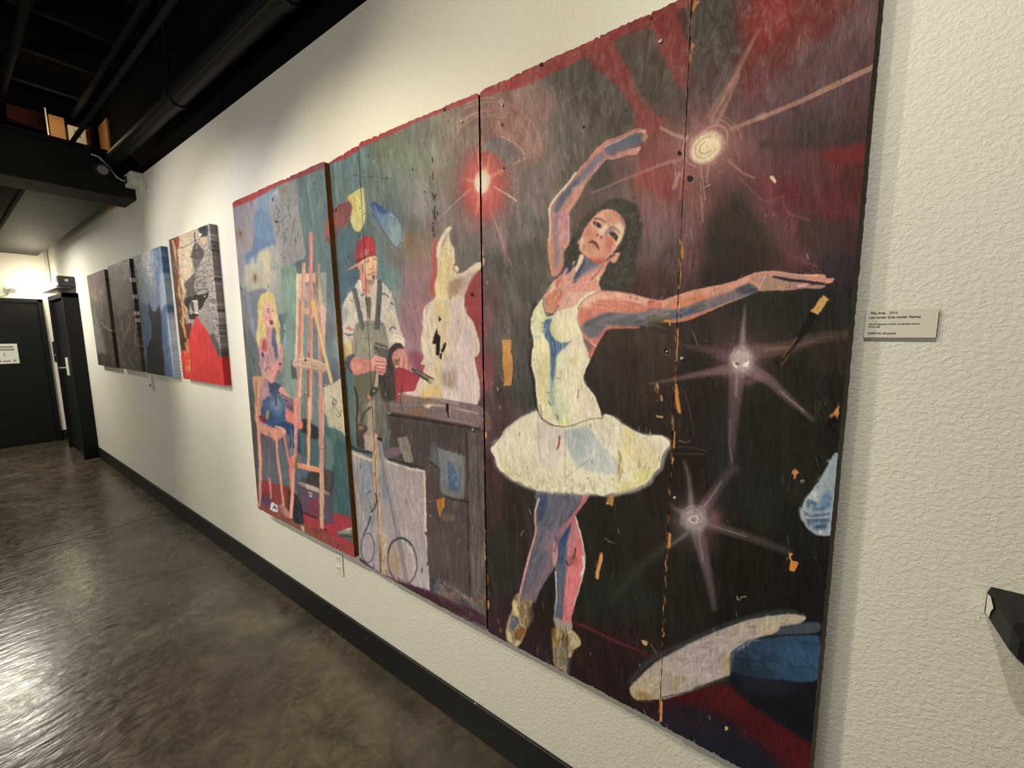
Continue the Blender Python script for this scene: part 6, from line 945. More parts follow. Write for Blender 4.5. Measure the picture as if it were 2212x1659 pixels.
pa.poly([(392, 852), (440, 830), (480, 808), (520, 822), (560, 850), (595, 900), (608, 985), (575, 965), (540, 905), (480, 865), (430, 860)], '6f3f3e', .97, 1.5); pa.poly([(415, 862), (480, 868), (540, 905), (568, 958), (520, 950), (460, 905)], 'd48074', .95, 2); pa.line([(470, 880), (520, 905), (545, 935)], 14, 'e9a498', .8, 3)
pa.poly([(850, 1055), (900, 1030), (985, 1035), (960, 1110), (920, 1190), (870, 1220), (815, 1190), (795, 1135), (850, 1110)], 'e09c8c', 1, 2); pa.poly([(870, 1060), (900, 1060), (880, 1110), (860, 1100)], '5a4038', .8, 3); pa.line([(940, 1060), (900, 1160), (860, 1190)], 14, 'f2c8b8', .8, 3); pa.poly([(258, 790), (272, 830), (262, 885), (232, 888), (214, 850), (235, 820)], 'd99c8c', .95, 2)
pa.line([(885, 1030), (980, 1000), (1060, 930), (1120, 880)], 30, '2a2620', .9, 4); pa.line([(940, 970), (1060, 880), (1200, 850)], 9, '7c776a', .6, 2)
# vase edge, dish, dark floor (lower right)
pa.view(1680, 980, 6.38)
pa.poly([(790, -20), (840, 40), (840, 500), (800, 900), (740, 1110), (600, 1125), (520, 1110), (400, 1020), (325, 890), (302, 800), (330, 720), (400, 580), (520, 430), (620, 270), (700, 110)], '8aa0b0', 1, 2)
pa.poly([(400, 580), (540, 500), (580, 620), (480, 680), (400, 760), (340, 760), (345, 700)], 'b4bab0', .9, 8); pa.poly([(610, 560), (720, 500), (700, 740), (560, 740)], '4b7fae', .85, 10); pa.poly([(560, 340), (700, 280), (720, 420), (600, 520)], '95a4ac', .8, 10)
pa.lines([[(420, 740), (440, 680), (520, 690), (500, 760), (620, 760), (700, 700)], [(380, 820), (440, 860), (560, 850), (700, 830)], [(410, 700), (430, 650), (500, 680)]], 34, '35608f', .85, 7); pa.line([(410, 940), (520, 915), (680, 920)], 60, '27487c', .85, 9); pa.line([(540, 1010), (640, 1000)], 60, '203c74', .85, 9); pa.line([(480, 960), (500, 1040)], 30, '527ea4', .7, 6); pa.line([(390, 870), (520, 890), (690, 870)], 14, 'bcc0c0', .8, 4); pa.line([(330, 880), (420, 1010), (520, 1090)], 26, '8f9ca8', .8, 6); pa.line([(320, 760), (330, 860), (380, 940)], 40, 'a6a4ac', .8, 8)
pa.lines([[(440, 560), (500, 620)], [(500, 500), (570, 590)], [(590, 380), (640, 470)], [(640, 300), (700, 350)]], 14, '8694a4', .7, 4); pa.line([(700, 100), (740, 130)], 40, 'a4bcc4', .7, 6); pa.disc(585, 1075, 24, 22, 'd4d4d8', .9, 0, 4); pa.disc(350, 738, 6, 8, '1c1c1c', .95); pa.strokes([(420, 600), (700, 200), (700, 1000), (540, 1080), (350, 860)], 90, 80, 12, ['b8c4c8', '3f6c9c', '6f90ac', 'd0d2cc', '54789c'], .45, 60, 80)
pa.view(1320, 1260, 4.158)
pa.poly([(440, 1030), (1050, 900), (1180, 1010), (1500, 1230), (1850, 1440), (1840, 1760), (1500, 1760), (440, 1300)], '4a1519', 1, 8); pa.poly([(430, 1080), (700, 1090), (900, 1140), (1150, 1300), (1400, 1500), (1640, 1760), (1200, 1760), (440, 1320)], '1f222e', .95, 22); pa.poly([(880, 960), (1060, 920), (1180, 1010), (1250, 1200), (1000, 1130), (880, 1080)], '541a18', .7, 18); pa.poly([(1500, 1300), (1850, 1440), (1840, 1700), (1500, 1560)], '56161c', .6, 24)
pa.strokes([(460, 1060), (1050, 940), (1780, 1420), (1700, 1640), (500, 1280)], 110, 160, 22, ['5f1d20', '2a1418', '3f2027', '262a38'], .35, 40, 30, 4)
pa.poly([(1060, 770), (1300, 840), (1600, 870), (1850, 850), (1840, 1420), (1700, 1380), (1600, 1320), (1400, 1190), (1180, 1020), (1060, 900)], '16191f', .98, 8); pa.poly([(1100, 800), (1700, 880), (1500, 1000), (1200, 960)], '232a3e', .7, 22)
pa.poly([(1055, 720), (1060, 620), (1110, 570), (1230, 505), (1450, 480), (1850, 455), (1850, 860), (1500, 860), (1300, 840), (1120, 800), (1070, 770)], '26405a', 1, 4, g=((1100, 700), (1800, 700), '28507a')); pa.poly([(1050, 720), (1200, 650), (1400, 760), (1500, 850), (1250, 830), (1080, 790)], '1f2c42', .8, 18); pa.poly([(1440, 600), (1600, 560), (1840, 640), (1830, 760), (1600, 760), (1500, 700)], '2c5a86', .5, 22); pa.strokes([(1080, 640), (1450, 500), (1820, 480), (1820, 820), (1200, 780)], 70, 180, 26, ['2d5070', '1c3448', '2a4660', '1a2c40'], .35, 25, 30, 4)
pa.poly([(1490, 375), (1850, 345), (1850, 440), (1500, 470), (1440, 460), (1500, 430)], '414c5a', 1, 4); pa.line([(1480, 470), (1850, 455)], 12, '0e1418', .9, 4)
pa.line([(180, 880), (300, 740), (440, 640), (620, 560), (820, 470), (1050, 370), (1300, 300), (1500, 262), (1660, 265)], 50, '3a4446', .7, 9)
pa.poly([(1735, 290), (1742, 320), (1690, 355), (1600, 370), (1515, 382), (1500, 420), (1440, 455), (1340, 480), (1230, 508), (1150, 560), (1065, 615), (1050, 700), (1060, 770), (1062, 820), (1000, 855), (900, 890), (780, 945), (640, 990), (480, 1035), (400, 1040), (320, 1042), (220, 1040), (170, 990), (165, 930), (210, 880), (300, 790), (380, 720), (470, 660), (600, 590), (800, 490), (1050, 385), (1250, 320), (1450, 285), (1600, 272)], '9c948e', 1, 2.5)
pa.poly([(600, 620), (1000, 480), (1100, 520), (1040, 640), (1040, 800), (800, 880), (640, 800)], 'a09898', .7, 16); pa.poly([(1300, 330), (1700, 280), (1720, 310), (1520, 370), (1450, 440), (1300, 440)], 'aba384', .85, 8); pa.poly([(180, 930), (330, 820), (380, 960), (340, 1035), (230, 1035)], 'a89c78', .85, 8); pa.poly([(230, 960), (330, 980), (370, 1030), (240, 1035)], '8a6c38', .8, 8); pa.poly([(555, 830), (595, 830), (605, 940), (570, 960)], '96804c', .8, 6); pa.poly([(1000, 640), (1060, 620), (1060, 800), (1000, 800), (980, 720)], 'a08a68', .8, 8); pa.line([(380, 730), (480, 665), (620, 590), (800, 500)], 12, '5f6c6a', .6, 4)
pa.strokes([(220, 920), (600, 620), (1200, 360), (1650, 290), (1400, 450), (1060, 660), (1040, 810), (500, 1010), (260, 1020)], 260, 110, 16, ['b8b2ac', '7c766e', 'c4beb4', '8f8676', 'a89c90', '706a66'], .45, 140, 60, 2); pa.line([(440, 1030), (700, 970), (860, 905), (1050, 835)], 10, '2c2a26', .8, 2); pa.line([(750, 950), (1050, 860)], 30, '3a342e', .7, 8); pa.lines([[(1140, 600), (1400, 420)], [(680, 560), (1000, 480)]], 14, 'c8bebc', .4, 5)
# ---- torn wood, scratches
WD = ['c98f4e', 'dba768', '9a6228', 'e6bc80', 'b57838']
def chip(pts, c='c58a48', n=20, L=60, ang=86, dep=-1.6):
    pa.poly(pts, '1d150e', .8, 1.5, False); q = [(x - 1.5, y - 1.5) for x, y in pts]; pa.poly(q, c, 1, 1, False, h=dep)
    pa.strokes(q, n, L, 6, WD, .6, ang, 14)
pa.view(860, 600, 4.88)
chip([(1095, 655), (1130, 650), (1195, 652), (1193, 760), (1185, 775), (1205, 820), (1212, 900), (1205, 1060), (1195, 1145), (1180, 1140), (1115, 1142), (1108, 970), (1095, 860), (1102, 800), (1095, 700)], 'cc9350', 60, 110); pa.poly([(1105, 660), (1190, 660), (1180, 760), (1110, 800)], 'dba860', .5, 4)
pa.lines([[(1045, 1160), (1060, 1200)]], 14, 'c8a468', .9); pa.lines([[(1040, 1215), (1080, 1190)]], 10, '1b1714', .9); pa.disc(940, 50, 16, 16, 'b98a68', .8); pa.disc(1123, 515, 4, 7, 'c8c4bc', .9); pa.disc(1157, 573, 4, 4, 'd8d4cc', .9); pa.lines([[(518, 1340), (522, 1410)]], 24, '14110f', .95, h=-2); pa.line([(528, 1420), (532, 1470)], 14, '14110f', .95); pa.line([(545, 1390), (543, 1450)], 8, 'd8b878', .9); pa.disc(780, 180, 14, 20, '241c1a', .9)
pa.view(1040, 1060, 3.95)
chip([(1105, 30), (1132, 60), (1130, 100), (1112, 138), (1090, 120), (1058, 112), (1075, 80)], 'cf9a58', 10, 40); chip([(1018, 530), (1038, 540), (1038, 570), (1010, 690), (998, 765), (966, 742), (975, 690)], 'cb9654', 16, 60)
pa.strokes([(1050, 60), (1180, 60), (1180, 250), (1050, 200)], 26, 60, 7, ['15110d', '4a3620', '6a4e2c'], .6, 86, 8); pa.strokes([(960, 430), (1060, 470), (1030, 560), (980, 560)], 14, 50, 7, ['15110d', '3c2c1c'], .7, 88, 8); pa.lines([[(1055, 405), (1100, 440)], [(1080, 430), (1135, 445)]], 9, '8a7250', .8, 1.5); pa.lines([[(410, 160), (420, 200)], [(360, 340), (335, 380)]], 8, 'b3986c', .8, 1.5); pa.strokes([(360, 150), (460, 160), (440, 330), (340, 360)], 16, 50, 8, ['4a3c2a', '6d5a3c'], .6, 100, 15)
chip([(1365, 1275), (1400, 1280), (1420, 1310), (1405, 1325), (1375, 1310)], 'c89a70', 6, 20)
pa.view(1680, 980, 6.38)
chip([(185, 265), (210, 222), (250, 215), (268, 235), (300, 262), (270, 285), (250, 300), (250, 350), (215, 345), (218, 295)], 'bd7c3a', 12, 50); chip([(150, 1370), (205, 1365), (212, 1385), (180, 1420), (195, 1460), (215, 1480), (265, 1485), (288, 1505), (265, 1560), (232, 1628), (155, 1605), (165, 1520), (178, 1470), (155, 1430)], 'bd7e36', 20, 60)
pa.disc(340, 380, 30, 24, 'd8c8a0', .9); pa.disc(338, 378, 17, 14, '1a1512', 1, 0, 1.5); pa.strokes([(60, 290), (280, 350), (230, 600), (40, 560)], 44, 80, 7, ['5a4438', '0f0d0b', '6a564a', '3a2c24'], .7, 110, 25); pa.ring(140, 630, 45, 35, 9, '3f3a34', .7); pa.lines([[(135, 1130), (150, 1250)], [(505, 1410), (545, 1475)], [(70, 300), (68, 400)], [(520, 30), (560, 160)]], 9, '6a6c6c', .7, 2)
pa.view(1400, 380, 4.148)
chip([(1575, 1072), (1622, 1103), (1600, 1130), (1560, 1200), (1522, 1246), (1470, 1225), (1452, 1210), (1490, 1180), (1530, 1110)], 'cfa65c', 18, 60, 118, -1.0)
pa.poly([(1455, 1215), (1520, 1248), (1400, 1420), (1240, 1620), (1215, 1620), (1330, 1450)], '191612', .9, 4, False, h=-.6); pa.line([(1515, 1250), (1400, 1410), (1300, 1510), (1215, 1640)], 10, '0c0a08', .95, 1.2); pa.line([(1640, 1100), (1560, 1220)], 7, '4a3c44', .8); pa.poly([(1290, 1490), (1330, 1450), (1240, 1640), (1180, 1700)], '8a6a3c', .6, 4)
pa.view(1400, 700, 4.148)
pa.line([(1330, 130), (1260, 220), (1210, 300)], 9, '8a6c44', .8, 2); pa.line([(1480, 10), (1350, 150), (1205, 330)], 9, '0c0a08', .95, 1.2); pa.poly([(1135, 330), (1160, 325), (1180, 350), (1140, 360)], '15110e', .9)
chip([(1620, 830), (1700, 740), (1706, 690), (1712, 800), (1690, 860), (1670, 820), (1640, 850)], 'bf8440', 16, 60, 110); pa.strokes([(1440, 560), (1660, 640), (1680, 900), (1500, 860)], 60, 80, 8, ['4f4840', '100e0c', '6a6058', '2c2621'], .6, 70, 30); pa.poly([(1600, 860), (1680, 820), (1690, 940), (1640, 970)], '0e0d0c', .85, 4); pa.line([(1680, 900), (1600, 980)], 8, '3a4048', .8)
pa.lines([[(80, 540), (88, 575)], [(118, 645), (122, 680)]], 20, 'c89060', .9, 1.2); pa.line([(80, 825), (130, 835)], 18, 'caa35c', .9, 1.2); pa.lines([[(85, 590), (82, 620)], [(60, 560), (64, 600)], [(85, 680), (82, 695)]], 7, 'b88a60', .8); pa.line([(270, 1045), (340, 1060), (380, 1045)], 7, 'a89c84', .7, 1.5); pa.lines([[(280, 870), (285, 930)], [(230, 1160), (500, 1165)], [(220, 1110), (360, 1100), (520, 1140)], [(330, 600), (380, 800), (410, 980)]], 7, '6f665e', .6, 2); pa.line([(390, 50), (420, 120), (445, 190)], 7, 'a38454', .85)
pa.strokes([(130, -20), (260, -10), (240, 900), (120, 960)], 60, 60, 6, ['0f0c0a', '57442f', '3c2f24'], .55, 86, 12); pa.strokes([(290, 500), (400, 540), (330, 900), (290, 900)], 30, 90, 7, ['1a1411', '4a3f38', '55463c'], .6, 84, 12)
pa.view(1400, 380, 4.148)
pa.lines([[(0, 1330), (100, 1345), (190, 1385)], [(60, 1345), (150, 1360)]], 8, 'a08a58', .8, 1.5); pa.poly([(0, 1305), (200, 1300), (190, 1400), (60, 1390)], '3a3222', .6, 6); pa.poly([(150, 1290), (205, 1290), (200, 1340), (190, 1345), (185, 1310), (150, 1305)], 'd8954c', .95)
pa.lines([[(510, 100), (540, 85), (555, 80)], [(1100, 20), (1140, 50)]], 8, 'e8dcc4', .8); pa.poly([(1088, 0), (1125, 0), (1150, 40), (1140, 72), (1120, 50), (1100, 30)], 'd9d3b0', .95, 1.2, False)
pa.view(1320, 1260, 4.158)
pa.poly([(1022, 1290), (1040, 1285), (1050, 1310), (1030, 1322)], 'd8b078', .95); pa.lines([[(1130, 118), (1140, 145), (1160, 148)], [(1160, 130), (1210, 120)]], 8, 'c8bc9c', .8); pa.line([(360, 550), (410, 630)], 9, '8a6a3c', .8); pa.strokes([(280, 540), (440, 560), (430, 640), (340, 700)], 20, 50, 7, ['120d0b', '5a3c24'], .7, 100, 20); pa.lines([[(280, 520), (330, 530)], [(290, 545), (320, 550)]], 12, 'c89a70', .85); pa.strokes([(260, 1040), (430, 1060), (430, 1240), (300, 1180)], 44, 60, 7, ['16120f', '2c2622', '3a322c'], .7, 88, 10); pa.lines([[(290, 1130), (310, 1170)], [(490, 1270), (510, 1280)]], 7, '7a7c84', .8)
# wood along the seams (3/4 and 4/5)
pa.view(0, 0, 1)
for y0, y1, xa, xb in ((215, 1360, 1034.6, 1051.6), ):
    for i in range(46):
        y = RS.uniform(y0, y1); t = (y - 200) / 1163; x = 1034.6 + 17 * t; l = RS.uniform(4, 18)
        pa.line([(x + RS.uniform(-1.5, 2), y), (x + RS.uniform(-1, 2.5), y + l * .5), (x + RS.uniform(-1, 1.5), y + l)], RS.uniform(1, 2.6), WD[RS.randint(5)] if y > 500 else 'b98a78', .85, 1)
for (x, y, l, w) in ((1040, 300, 12, 4), (1041, 530, 20, 5), (1043, 560, 8, 6), (1044, 800, 22, 4), (1050, 905, 16, 5), (1049, 935, 10, 4), (1049, 1145, 40, 3), (1049, 1185, 22, 3), (1052, 1240, 22, 4), (1054, 1300, 14, 5)): pa.line([(x, y), (x + .5, y + l / 2), (x - .5, y + l)], w, WD[RS.randint(5)], .95, 1)
for i in range(60):
    y = RS.uniform(420, 1555); t = y / 1558; x = 1494.5 - 71.5 * t; l = RS.uniform(5, 26)
    pa.line([(x + RS.uniform(-2, 1.5), y), (x + RS.uniform(-1, 2), y + l * .5), (x + RS.uniform(-1.5, 1), y + l)], RS.uniform(1, 3), WD[RS.randint(5)], .85, 1)
for P_ in ([(1500, 0), (1512, 2), (1502, 16), (1497, 30), (1495, 20)], [(1492, 88), (1502, 98), (1492, 108)], [(1490, 112), (1494, 122), (1491, 138), (1488, 130)], [(1473, 523), (1477, 538), (1475, 560), (1470, 555)], [(1470, 582), (1473, 590), (1468, 618), (1466, 612)], [(1458, 828), (1463, 830), (1466, 850), (1471, 894), (1464, 892), (1458, 868)], [(1456, 930), (1459, 936), (1457, 970), (1453, 968)], [(1452, 985), (1456, 990), (1453, 1004), (1450, 1000)], [(1443, 1150), (1450, 1152), (1448, 1180), (1442, 1186)], [(1424, 1508), (1431, 1516), (1430, 1560), (1424, 1556)], [(1462, 705), (1466, 712), (1463, 780), (1459, 776)]): pa.poly(P_, 'c08444', .97, 1, False, h=-1)
pa.strokes([(1480, 0), (1500, 0), (1490, 300), (1476, 300)], 40, 30, 3, ['1c1411', '5a3a30', '8a6a60'], .7, 88, 8)
# random gouges and flecks
for i in range(260):
    x = RS.uniform(500, 1890); y = RS.uniform(20, 1650); l = RS.uniform(2, 9) * (.5 + x / 2200)
    c = ['14110f', '2a2320', 'c9c2b4', '8a6a48', '1b1614'][RS.randint(5)]
    pa.line([(x, y), (x + RS.uniform(-2, 2), y + l)], RS.uniform(.8, 2), c, .55, 1, h=-.5)
for x, y, r in ((1408, 40, 3.2), (1261, 275, 2.6), (1468, 331, 4.2), (1491, 386, 6.0), (960, 237, 3), (1085, 270, 2), (1089, 364, 2), (1170, 140, 3.5), (1440, 760, 5)): pa.disc(x + 1, y + 1, r * 1.5, r * 1.5, '9a8478', .5); pa.disc(x, y, r, r * 1.1, '0d0b0a', 1, 0, 1, h=-3)
# ---- the four canvases down the corridor
pa.view(160, 460, 4.1475)
def canvas_ground(q, c, g=None): pa.poly(q, c, 1, 1, False, g=g)
A4 = [(830, 235), (1260, 60), (1400, 1600), (970, 1500)]
canvas_ground(A4, 'a39a90', ((900, 300), (1250, 1300), '8f8b86'))
pa.poly([(920, 220), (1060, 160), (1080, 330), (1040, 600), (980, 900), (950, 700), (930, 420)], 'c8b59a', .85, 3); pa.poly([(1000, 180), (1180, 110), (1190, 200), (1060, 260)], 'b8aa9e', .8, 3); pa.poly([(1190, 90), (1260, 70), (1300, 500), (1350, 1150), (1320, 1290), (1250, 1100), (1240, 600)], '9d9894', .9, 3)
pa.strokes([(930, 230), (1200, 110), (1330, 1250), (1120, 900), (1000, 900)], 420, 22, 7, ['2c2a2a', 'd8d0c8', '6f6a66', 'e8e2da', '45403e', 'b9a48c'], .6, 12, 60); pa.strokes([(1180, 120), (1250, 110), (1350, 1280), (1240, 1080)], 240, 26, 8, ['1c1a1e', 'ded6d2', '5a5558', 'f0ebe6', '3a3034'], .7, 60, 80)
pa.poly([(845, 250), (900, 225), (930, 420), (960, 700), (1000, 1000), (1010, 1250), (965, 1260), (930, 1000), (880, 560)], '4c3428', 1, 2.5); pa.poly([(905, 215), (935, 210), (935, 290), (905, 330)], '9a2f22', .95, 1.5); pa.line([(885, 250), (905, 340), (910, 450), (945, 560), (940, 700), (975, 850), (980, 1000), (1000, 1110)], 20, 'd8a464', .9, 1.5); pa.strokes([(880, 300), (950, 560), (990, 1100), (930, 900)], 50, 50, 9, ['8a3a24', 'd9b078', '3c2018', 'b06a3c', '4a2c2c'], .75, 78, 14); pa.line([(890, 380), (930, 520), (930, 650)], 14, '8d3020', .7, 2); pa.strokes([(960, 700), (1030, 700), (1050, 1000), (1010, 1080)], 60, 40, 10, ['c2a27e', '7a4434', 'e0caa8', '5a3c30'], .7, 78, 18); pa.poly([(1000, 1000), (1050, 990), (1030, 1110), (1005, 1120)], '6b2a24', .9, 2)
pa.line([(920, 320), (1000, 300), (1080, 250), (1180, 205)], 6, '4a4440', .8); pa.line([(1080, 180), (1085, 260)], 7, '22201f', .9); pa.poly([(1085, 262), (1130, 300), (1160, 340), (1150, 400), (1060, 410), (1045, 380), (1060, 310)], '3c3b3a', .9, 2); pa.line([(1100, 290), (1092, 320), (1110, 310)], 5, 'c8c2ba', .8); pa.poly([(1050, 420), (1140, 400), (1110, 470), (1060, 560), (1080, 500)], '4a4846', .7, 2.5)
pa.poly([(985, 630), (1040, 570), (1080, 540), (1070, 660), (1090, 750), (1010, 760), (1000, 700)], '4a4947', .88, 2); pa.ring(1125, 590, 50, 18, 5, '2a2827', .8, -.2); pa.ring(1130, 640, 40, 14, 5, '2a2827', .7, -.2); pa.strokes([(1070, 480), (1190, 440), (1200, 640), (1090, 700)], 60, 40, 6, ['2a2827', '5c5a56'], .6, 10, 40); pa.poly([(1120, 200), (1170, 190), (1180, 260), (1140, 280)], 'd2b290', .9, 2); pa.poly([(1110, 130), (1190, 110), (1190, 190), (1130, 210)], '2c2a2c', .9, 2); pa.poly([(1110, 150), (1125, 180), (1150, 190), (1125, 210)], 'ece8e2', .9, 1)
pa.poly([(1085, 715), (1120, 690), (1195, 680), (1200, 750), (1170, 790), (1150, 840), (1120, 870), (1110, 800), (1085, 770)], '1c1b1b', 1, 1.2); pa.poly([(1090, 720), (1130, 692), (1192, 684), (1190, 715), (1110, 735)], '9a958e', .95, 1.2); pa.disc(1172, 747, 7, 7, 'f4f0e8', .95)
pa.poly([(1000, 755), (1090, 750), (1110, 860), (1110, 910), (1080, 945), (1025, 940), (1015, 860), (985, 800)], '262322', .97, 1.5); pa.poly([(1035, 790), (1050, 850), (1070, 890), (1030, 900)], 'b0a49a', .9, 1.5); pa.poly([(1060, 790), (1100, 785), (1110, 890), (1080, 895)], 'c4bbb0', .9, 1.5); pa.lines([[(1060, 790), (1105, 785)], [(1080, 895), (1115, 900)]], 9, 'ebe6dd', .9)
pa.poly([(1200, 1100), (1250, 1090), (1340, 1290), (1290, 1300), (1250, 1200)], '4c4a48', .75, 4)
pa.poly([(1092, 922), (1105, 930), (1130, 985), (1180, 1035), (1215, 1100), (1240, 1170), (1275, 1250), (1300, 1290), (1365, 1305), (1410, 1600), (960, 1510), (965, 1240), (1012, 1235), (1018, 1150), (1050, 1050), (1075, 980)], 'd93c3a', 1, 1.2); pa.strokes([(1090, 960), (1200, 1120), (1280, 1280), (1370, 1320), (1390, 1580), (980, 1490), (1030, 1150)], 150, 110, 8, ['e85c54', 'c22e30', 'e04a44', 'b83034'], .45, 86, 8); pa.strokes([(990, 1120), (1030, 1150), (1040, 1400), (1000, 1470)], 30, 60, 12, ['d8a05c', 'c98a4c', 'e8c084'], .8, 86, 12)
# blue canvas with a dark cat
A3 = [(500, 400), (830, 250), (960, 1540), (620, 1470)]
canvas_ground(A3, '6d8fb4'); pa.poly([(505, 400), (640, 340), (640, 700), (600, 900), (560, 800)], '86a0b8', .9, 6); pa.poly([(690, 300), (830, 250), (850, 560), (740, 640), (700, 480)], '4f82be', .95, 4); pa.poly([(600, 350), (700, 320), (740, 600), (720, 720), (640, 620)], 'b9b8b0', .75, 4, tex=(86, 40, 8, .8, .3)); pa.strokes([(600, 350), (690, 330), (720, 560), (640, 560)], 60, 24, 7, ['dcdad0', '8d9096', 'efece2'], .7, 10, 20)
pa.poly([(560, 820), (660, 820), (690, 1100), (660, 1300), (640, 1250), (600, 1000)], '4f7cb8', .9, 5); pa.poly([(770, 560), (830, 560), (880, 860), (840, 900), (780, 860)], 'a9c2d4', .8, 5); pa.poly([(780, 900), (870, 860), (950, 1500), (800, 1470)], '4a74b2', .9, 5); pa.poly([(830, 880), (870, 980), (900, 1150), (930, 1480), (900, 1490), (850, 1100)], 'dfe6ea', .8, 5); pa.poly([(790, 1200), (830, 1180), (850, 1460), (800, 1460)], '6a78ac', .7, 5); pa.poly([(560, 650), (700, 640), (690, 800), (600, 800)], '8ca6b8', .7, 8); pa.poly([(690, 680), (720, 640), (760, 860), (690, 860)], '8a96c0', .8, 5)
pa.strokes([(520, 410), (800, 280), (930, 1480), (650, 1430)], 240, 60, 9, ['8fb4d8', '3f70b0', 'b4c8d8', '5a88c0', 'd2dce2'], .4, 86, 14)
pa.poly([(662, 800), (685, 850), (700, 880), (735, 878), (755, 815), (768, 880), (780, 980), (785, 1150), (798, 1280), (805, 1480), (650, 1450), (645, 1350), (650, 1200), (692, 1110), (690, 1000), (668, 900)], '2e3236', 1, 1.5, False); pa.strokes([(700, 900), (770, 900), (795, 1450), (660, 1430)], 40, 90, 10, ['3a4448', '22262a', '404a50'], .5, 88, 8)
# two grey-brown canvases
A2 = [(270, 490), (540, 380), (650, 1480), (400, 1400)]
canvas_ground(A2, '837a74', ((350, 500), (560, 1400), '5c5450')); pa.poly([(290, 490), (400, 440), (410, 700), (340, 900), (310, 700)], '8d8a86', .8, 5); pa.poly([(330, 600), (440, 560), (480, 860), (360, 900)], 'a09080', .7, 8); pa.poly([(480, 420), (540, 400), (600, 1000), (560, 1100), (520, 800)], '3e3238', .9, 4); pa.poly([(430, 450), (470, 430), (490, 560), (450, 600)], '9c9ca0', .7, 4)
pa.strokes([(290, 490), (500, 420), (620, 1420), (410, 1380)], 260, 70, 9, ['a89a90', '5a4e4c', 'b4aaa4', '6d5f5a', '8f8280', '4a3c3c'], .5, 84, 14); pa.strokes([(350, 850), (590, 800), (620, 1420), (410, 1370)], 160, 50, 8, ['bcae a6'.replace(' ', ''), '3c3030', 'a08078', '5a4644', '8a7c80', 'c0b4b0'], .55, 78, 40); pa.lines([[(480, 900), (500, 1000), (440, 1120)], [(560, 1000), (545, 1150), (600, 1200)], [(420, 960), (430, 1060)]], 9, 'c8beb8', .7, 1.5); pa.line([(450, 1080), (455, 1130)], 14, 'b8604c', .8, 2)
for (x, y) in ((505, 600), (530, 750), (545, 900), (555, 960)): pa.poly([(x - 8, y - 18), (x + 24, y - 14), (x + 28, y + 12), (x - 2, y + 16)], 'e0d8c8', .95, 1)
A1 = [(95, 570), (295, 490), (410, 1420), (220, 1380)]
canvas_ground(A1, '867a70', ((150, 600), (330, 1350), '5c524c')); pa.poly([(120, 560), (250, 510), (260, 700), (150, 780)], '9c8a80', .9, 5); pa.poly([(215, 520), (280, 500), (300, 640), (240, 640)], '8f626a', .8, 6); pa.poly([(150, 700), (250, 680), (260, 780), (180, 800)], 'a89c8c', .7, 6); pa.poly([(265, 510), (295, 520), (400, 1380), (350, 1380), (330, 1000), (290, 700)], '483a3c', .85, 4); pa.poly([(240, 960), (300, 1020), (350, 1060), (350, 1200), (280, 1200)], '54433e', .9, 4); pa.line([(245, 980), (290, 1030), (345, 1060)], 14, 'b8aca4', .8, 2); pa.poly([(150, 800), (190, 850), (280, 1250), (260, 1320), (200, 1200)], '8b9a94', .75, 6); pa.poly([(220, 1260), (330, 1290), (390, 1400), (225, 1370)], '423430', .8, 5); pa.lines([[(190, 760), (215, 850), (240, 950)], [(220, 760), (245, 900)], [(250, 800), (240, 940)]], 8, 'b0a296', .6, 2)
pa.strokes([(120, 570), (280, 510), (390, 1390), (230, 1350)], 180, 70, 8, ['a4968c', '5c4e4a', '8f8a84', '6d5c58', 'b0a8a0'], .45, 84, 10)
# ---- finish: hand-painted edges, dry brush, colour taming
def warp(img, amp, L, seed):
    a = (fbm(0, 0, CW, CH, 30, L, L, seed) - .5) * 2 * amp; b = (fbm(0, 0, CW, CH, 110, L, L, seed + 40) - .5) * 2 * amp
    yy, xx = np.mgrid[0:CH, 0:CW].astype(np.float32); X = np.clip(xx + a, 0, CW - 1.01); Y = np.clip(yy + b, 0, CH - 1.01)
    ix = X.astype(int); iy = Y.astype(int); fx = (X - ix)[..., None]; fy = (Y - iy)[..., None]
    ix1 = np.minimum(ix + 1, CW - 1); iy1 = np.minimum(iy + 1, CH - 1)
    return ((img[iy, ix] * (1 - fx) + img[iy, ix1] * fx) * (1 - fy) + (img[iy1, ix] * (1 - fx) + img[iy1, ix1] * fx) * fy).astype(np.float32)
pa.img = warp(pa.img, 1.2, 8, 5); pa.img = warp(pa.img, .7, 3, 9)
nz = fbm(0, 0, CW, CH, 86, 26, 3.2, 21)[..., None] - .5; n2_ = fbm(0, 0, CW, CH, 86, 9, 3, 31, 2)[..., None] - .5; n3_ = fbm(0, 0, CW, CH, 60, 70, 40, 51, 3)[..., None] - .5
pa.img = pa.img * (1 + nz * .13 + n2_ * .12 + n3_ * .14) + nz * .012
lum = (pa.img * np.array([.3, .59, .11], np.float32)).sum(2, keepdims=True)
cool = np.clip((pa.img[..., 2:3] - pa.img[..., 0:1]) * 8, 0, 1)     # blues are greyer in the room than straight from the tube
pa.img = (lum + (pa.img - lum) * (.86 - .24 * cool)) * np.array([1.06, 1.02, .965], np.float32)
pa.img = (np.clip(pa.img, 0.012, 1) ** 1.12 * 1.02).astype(np.float32)
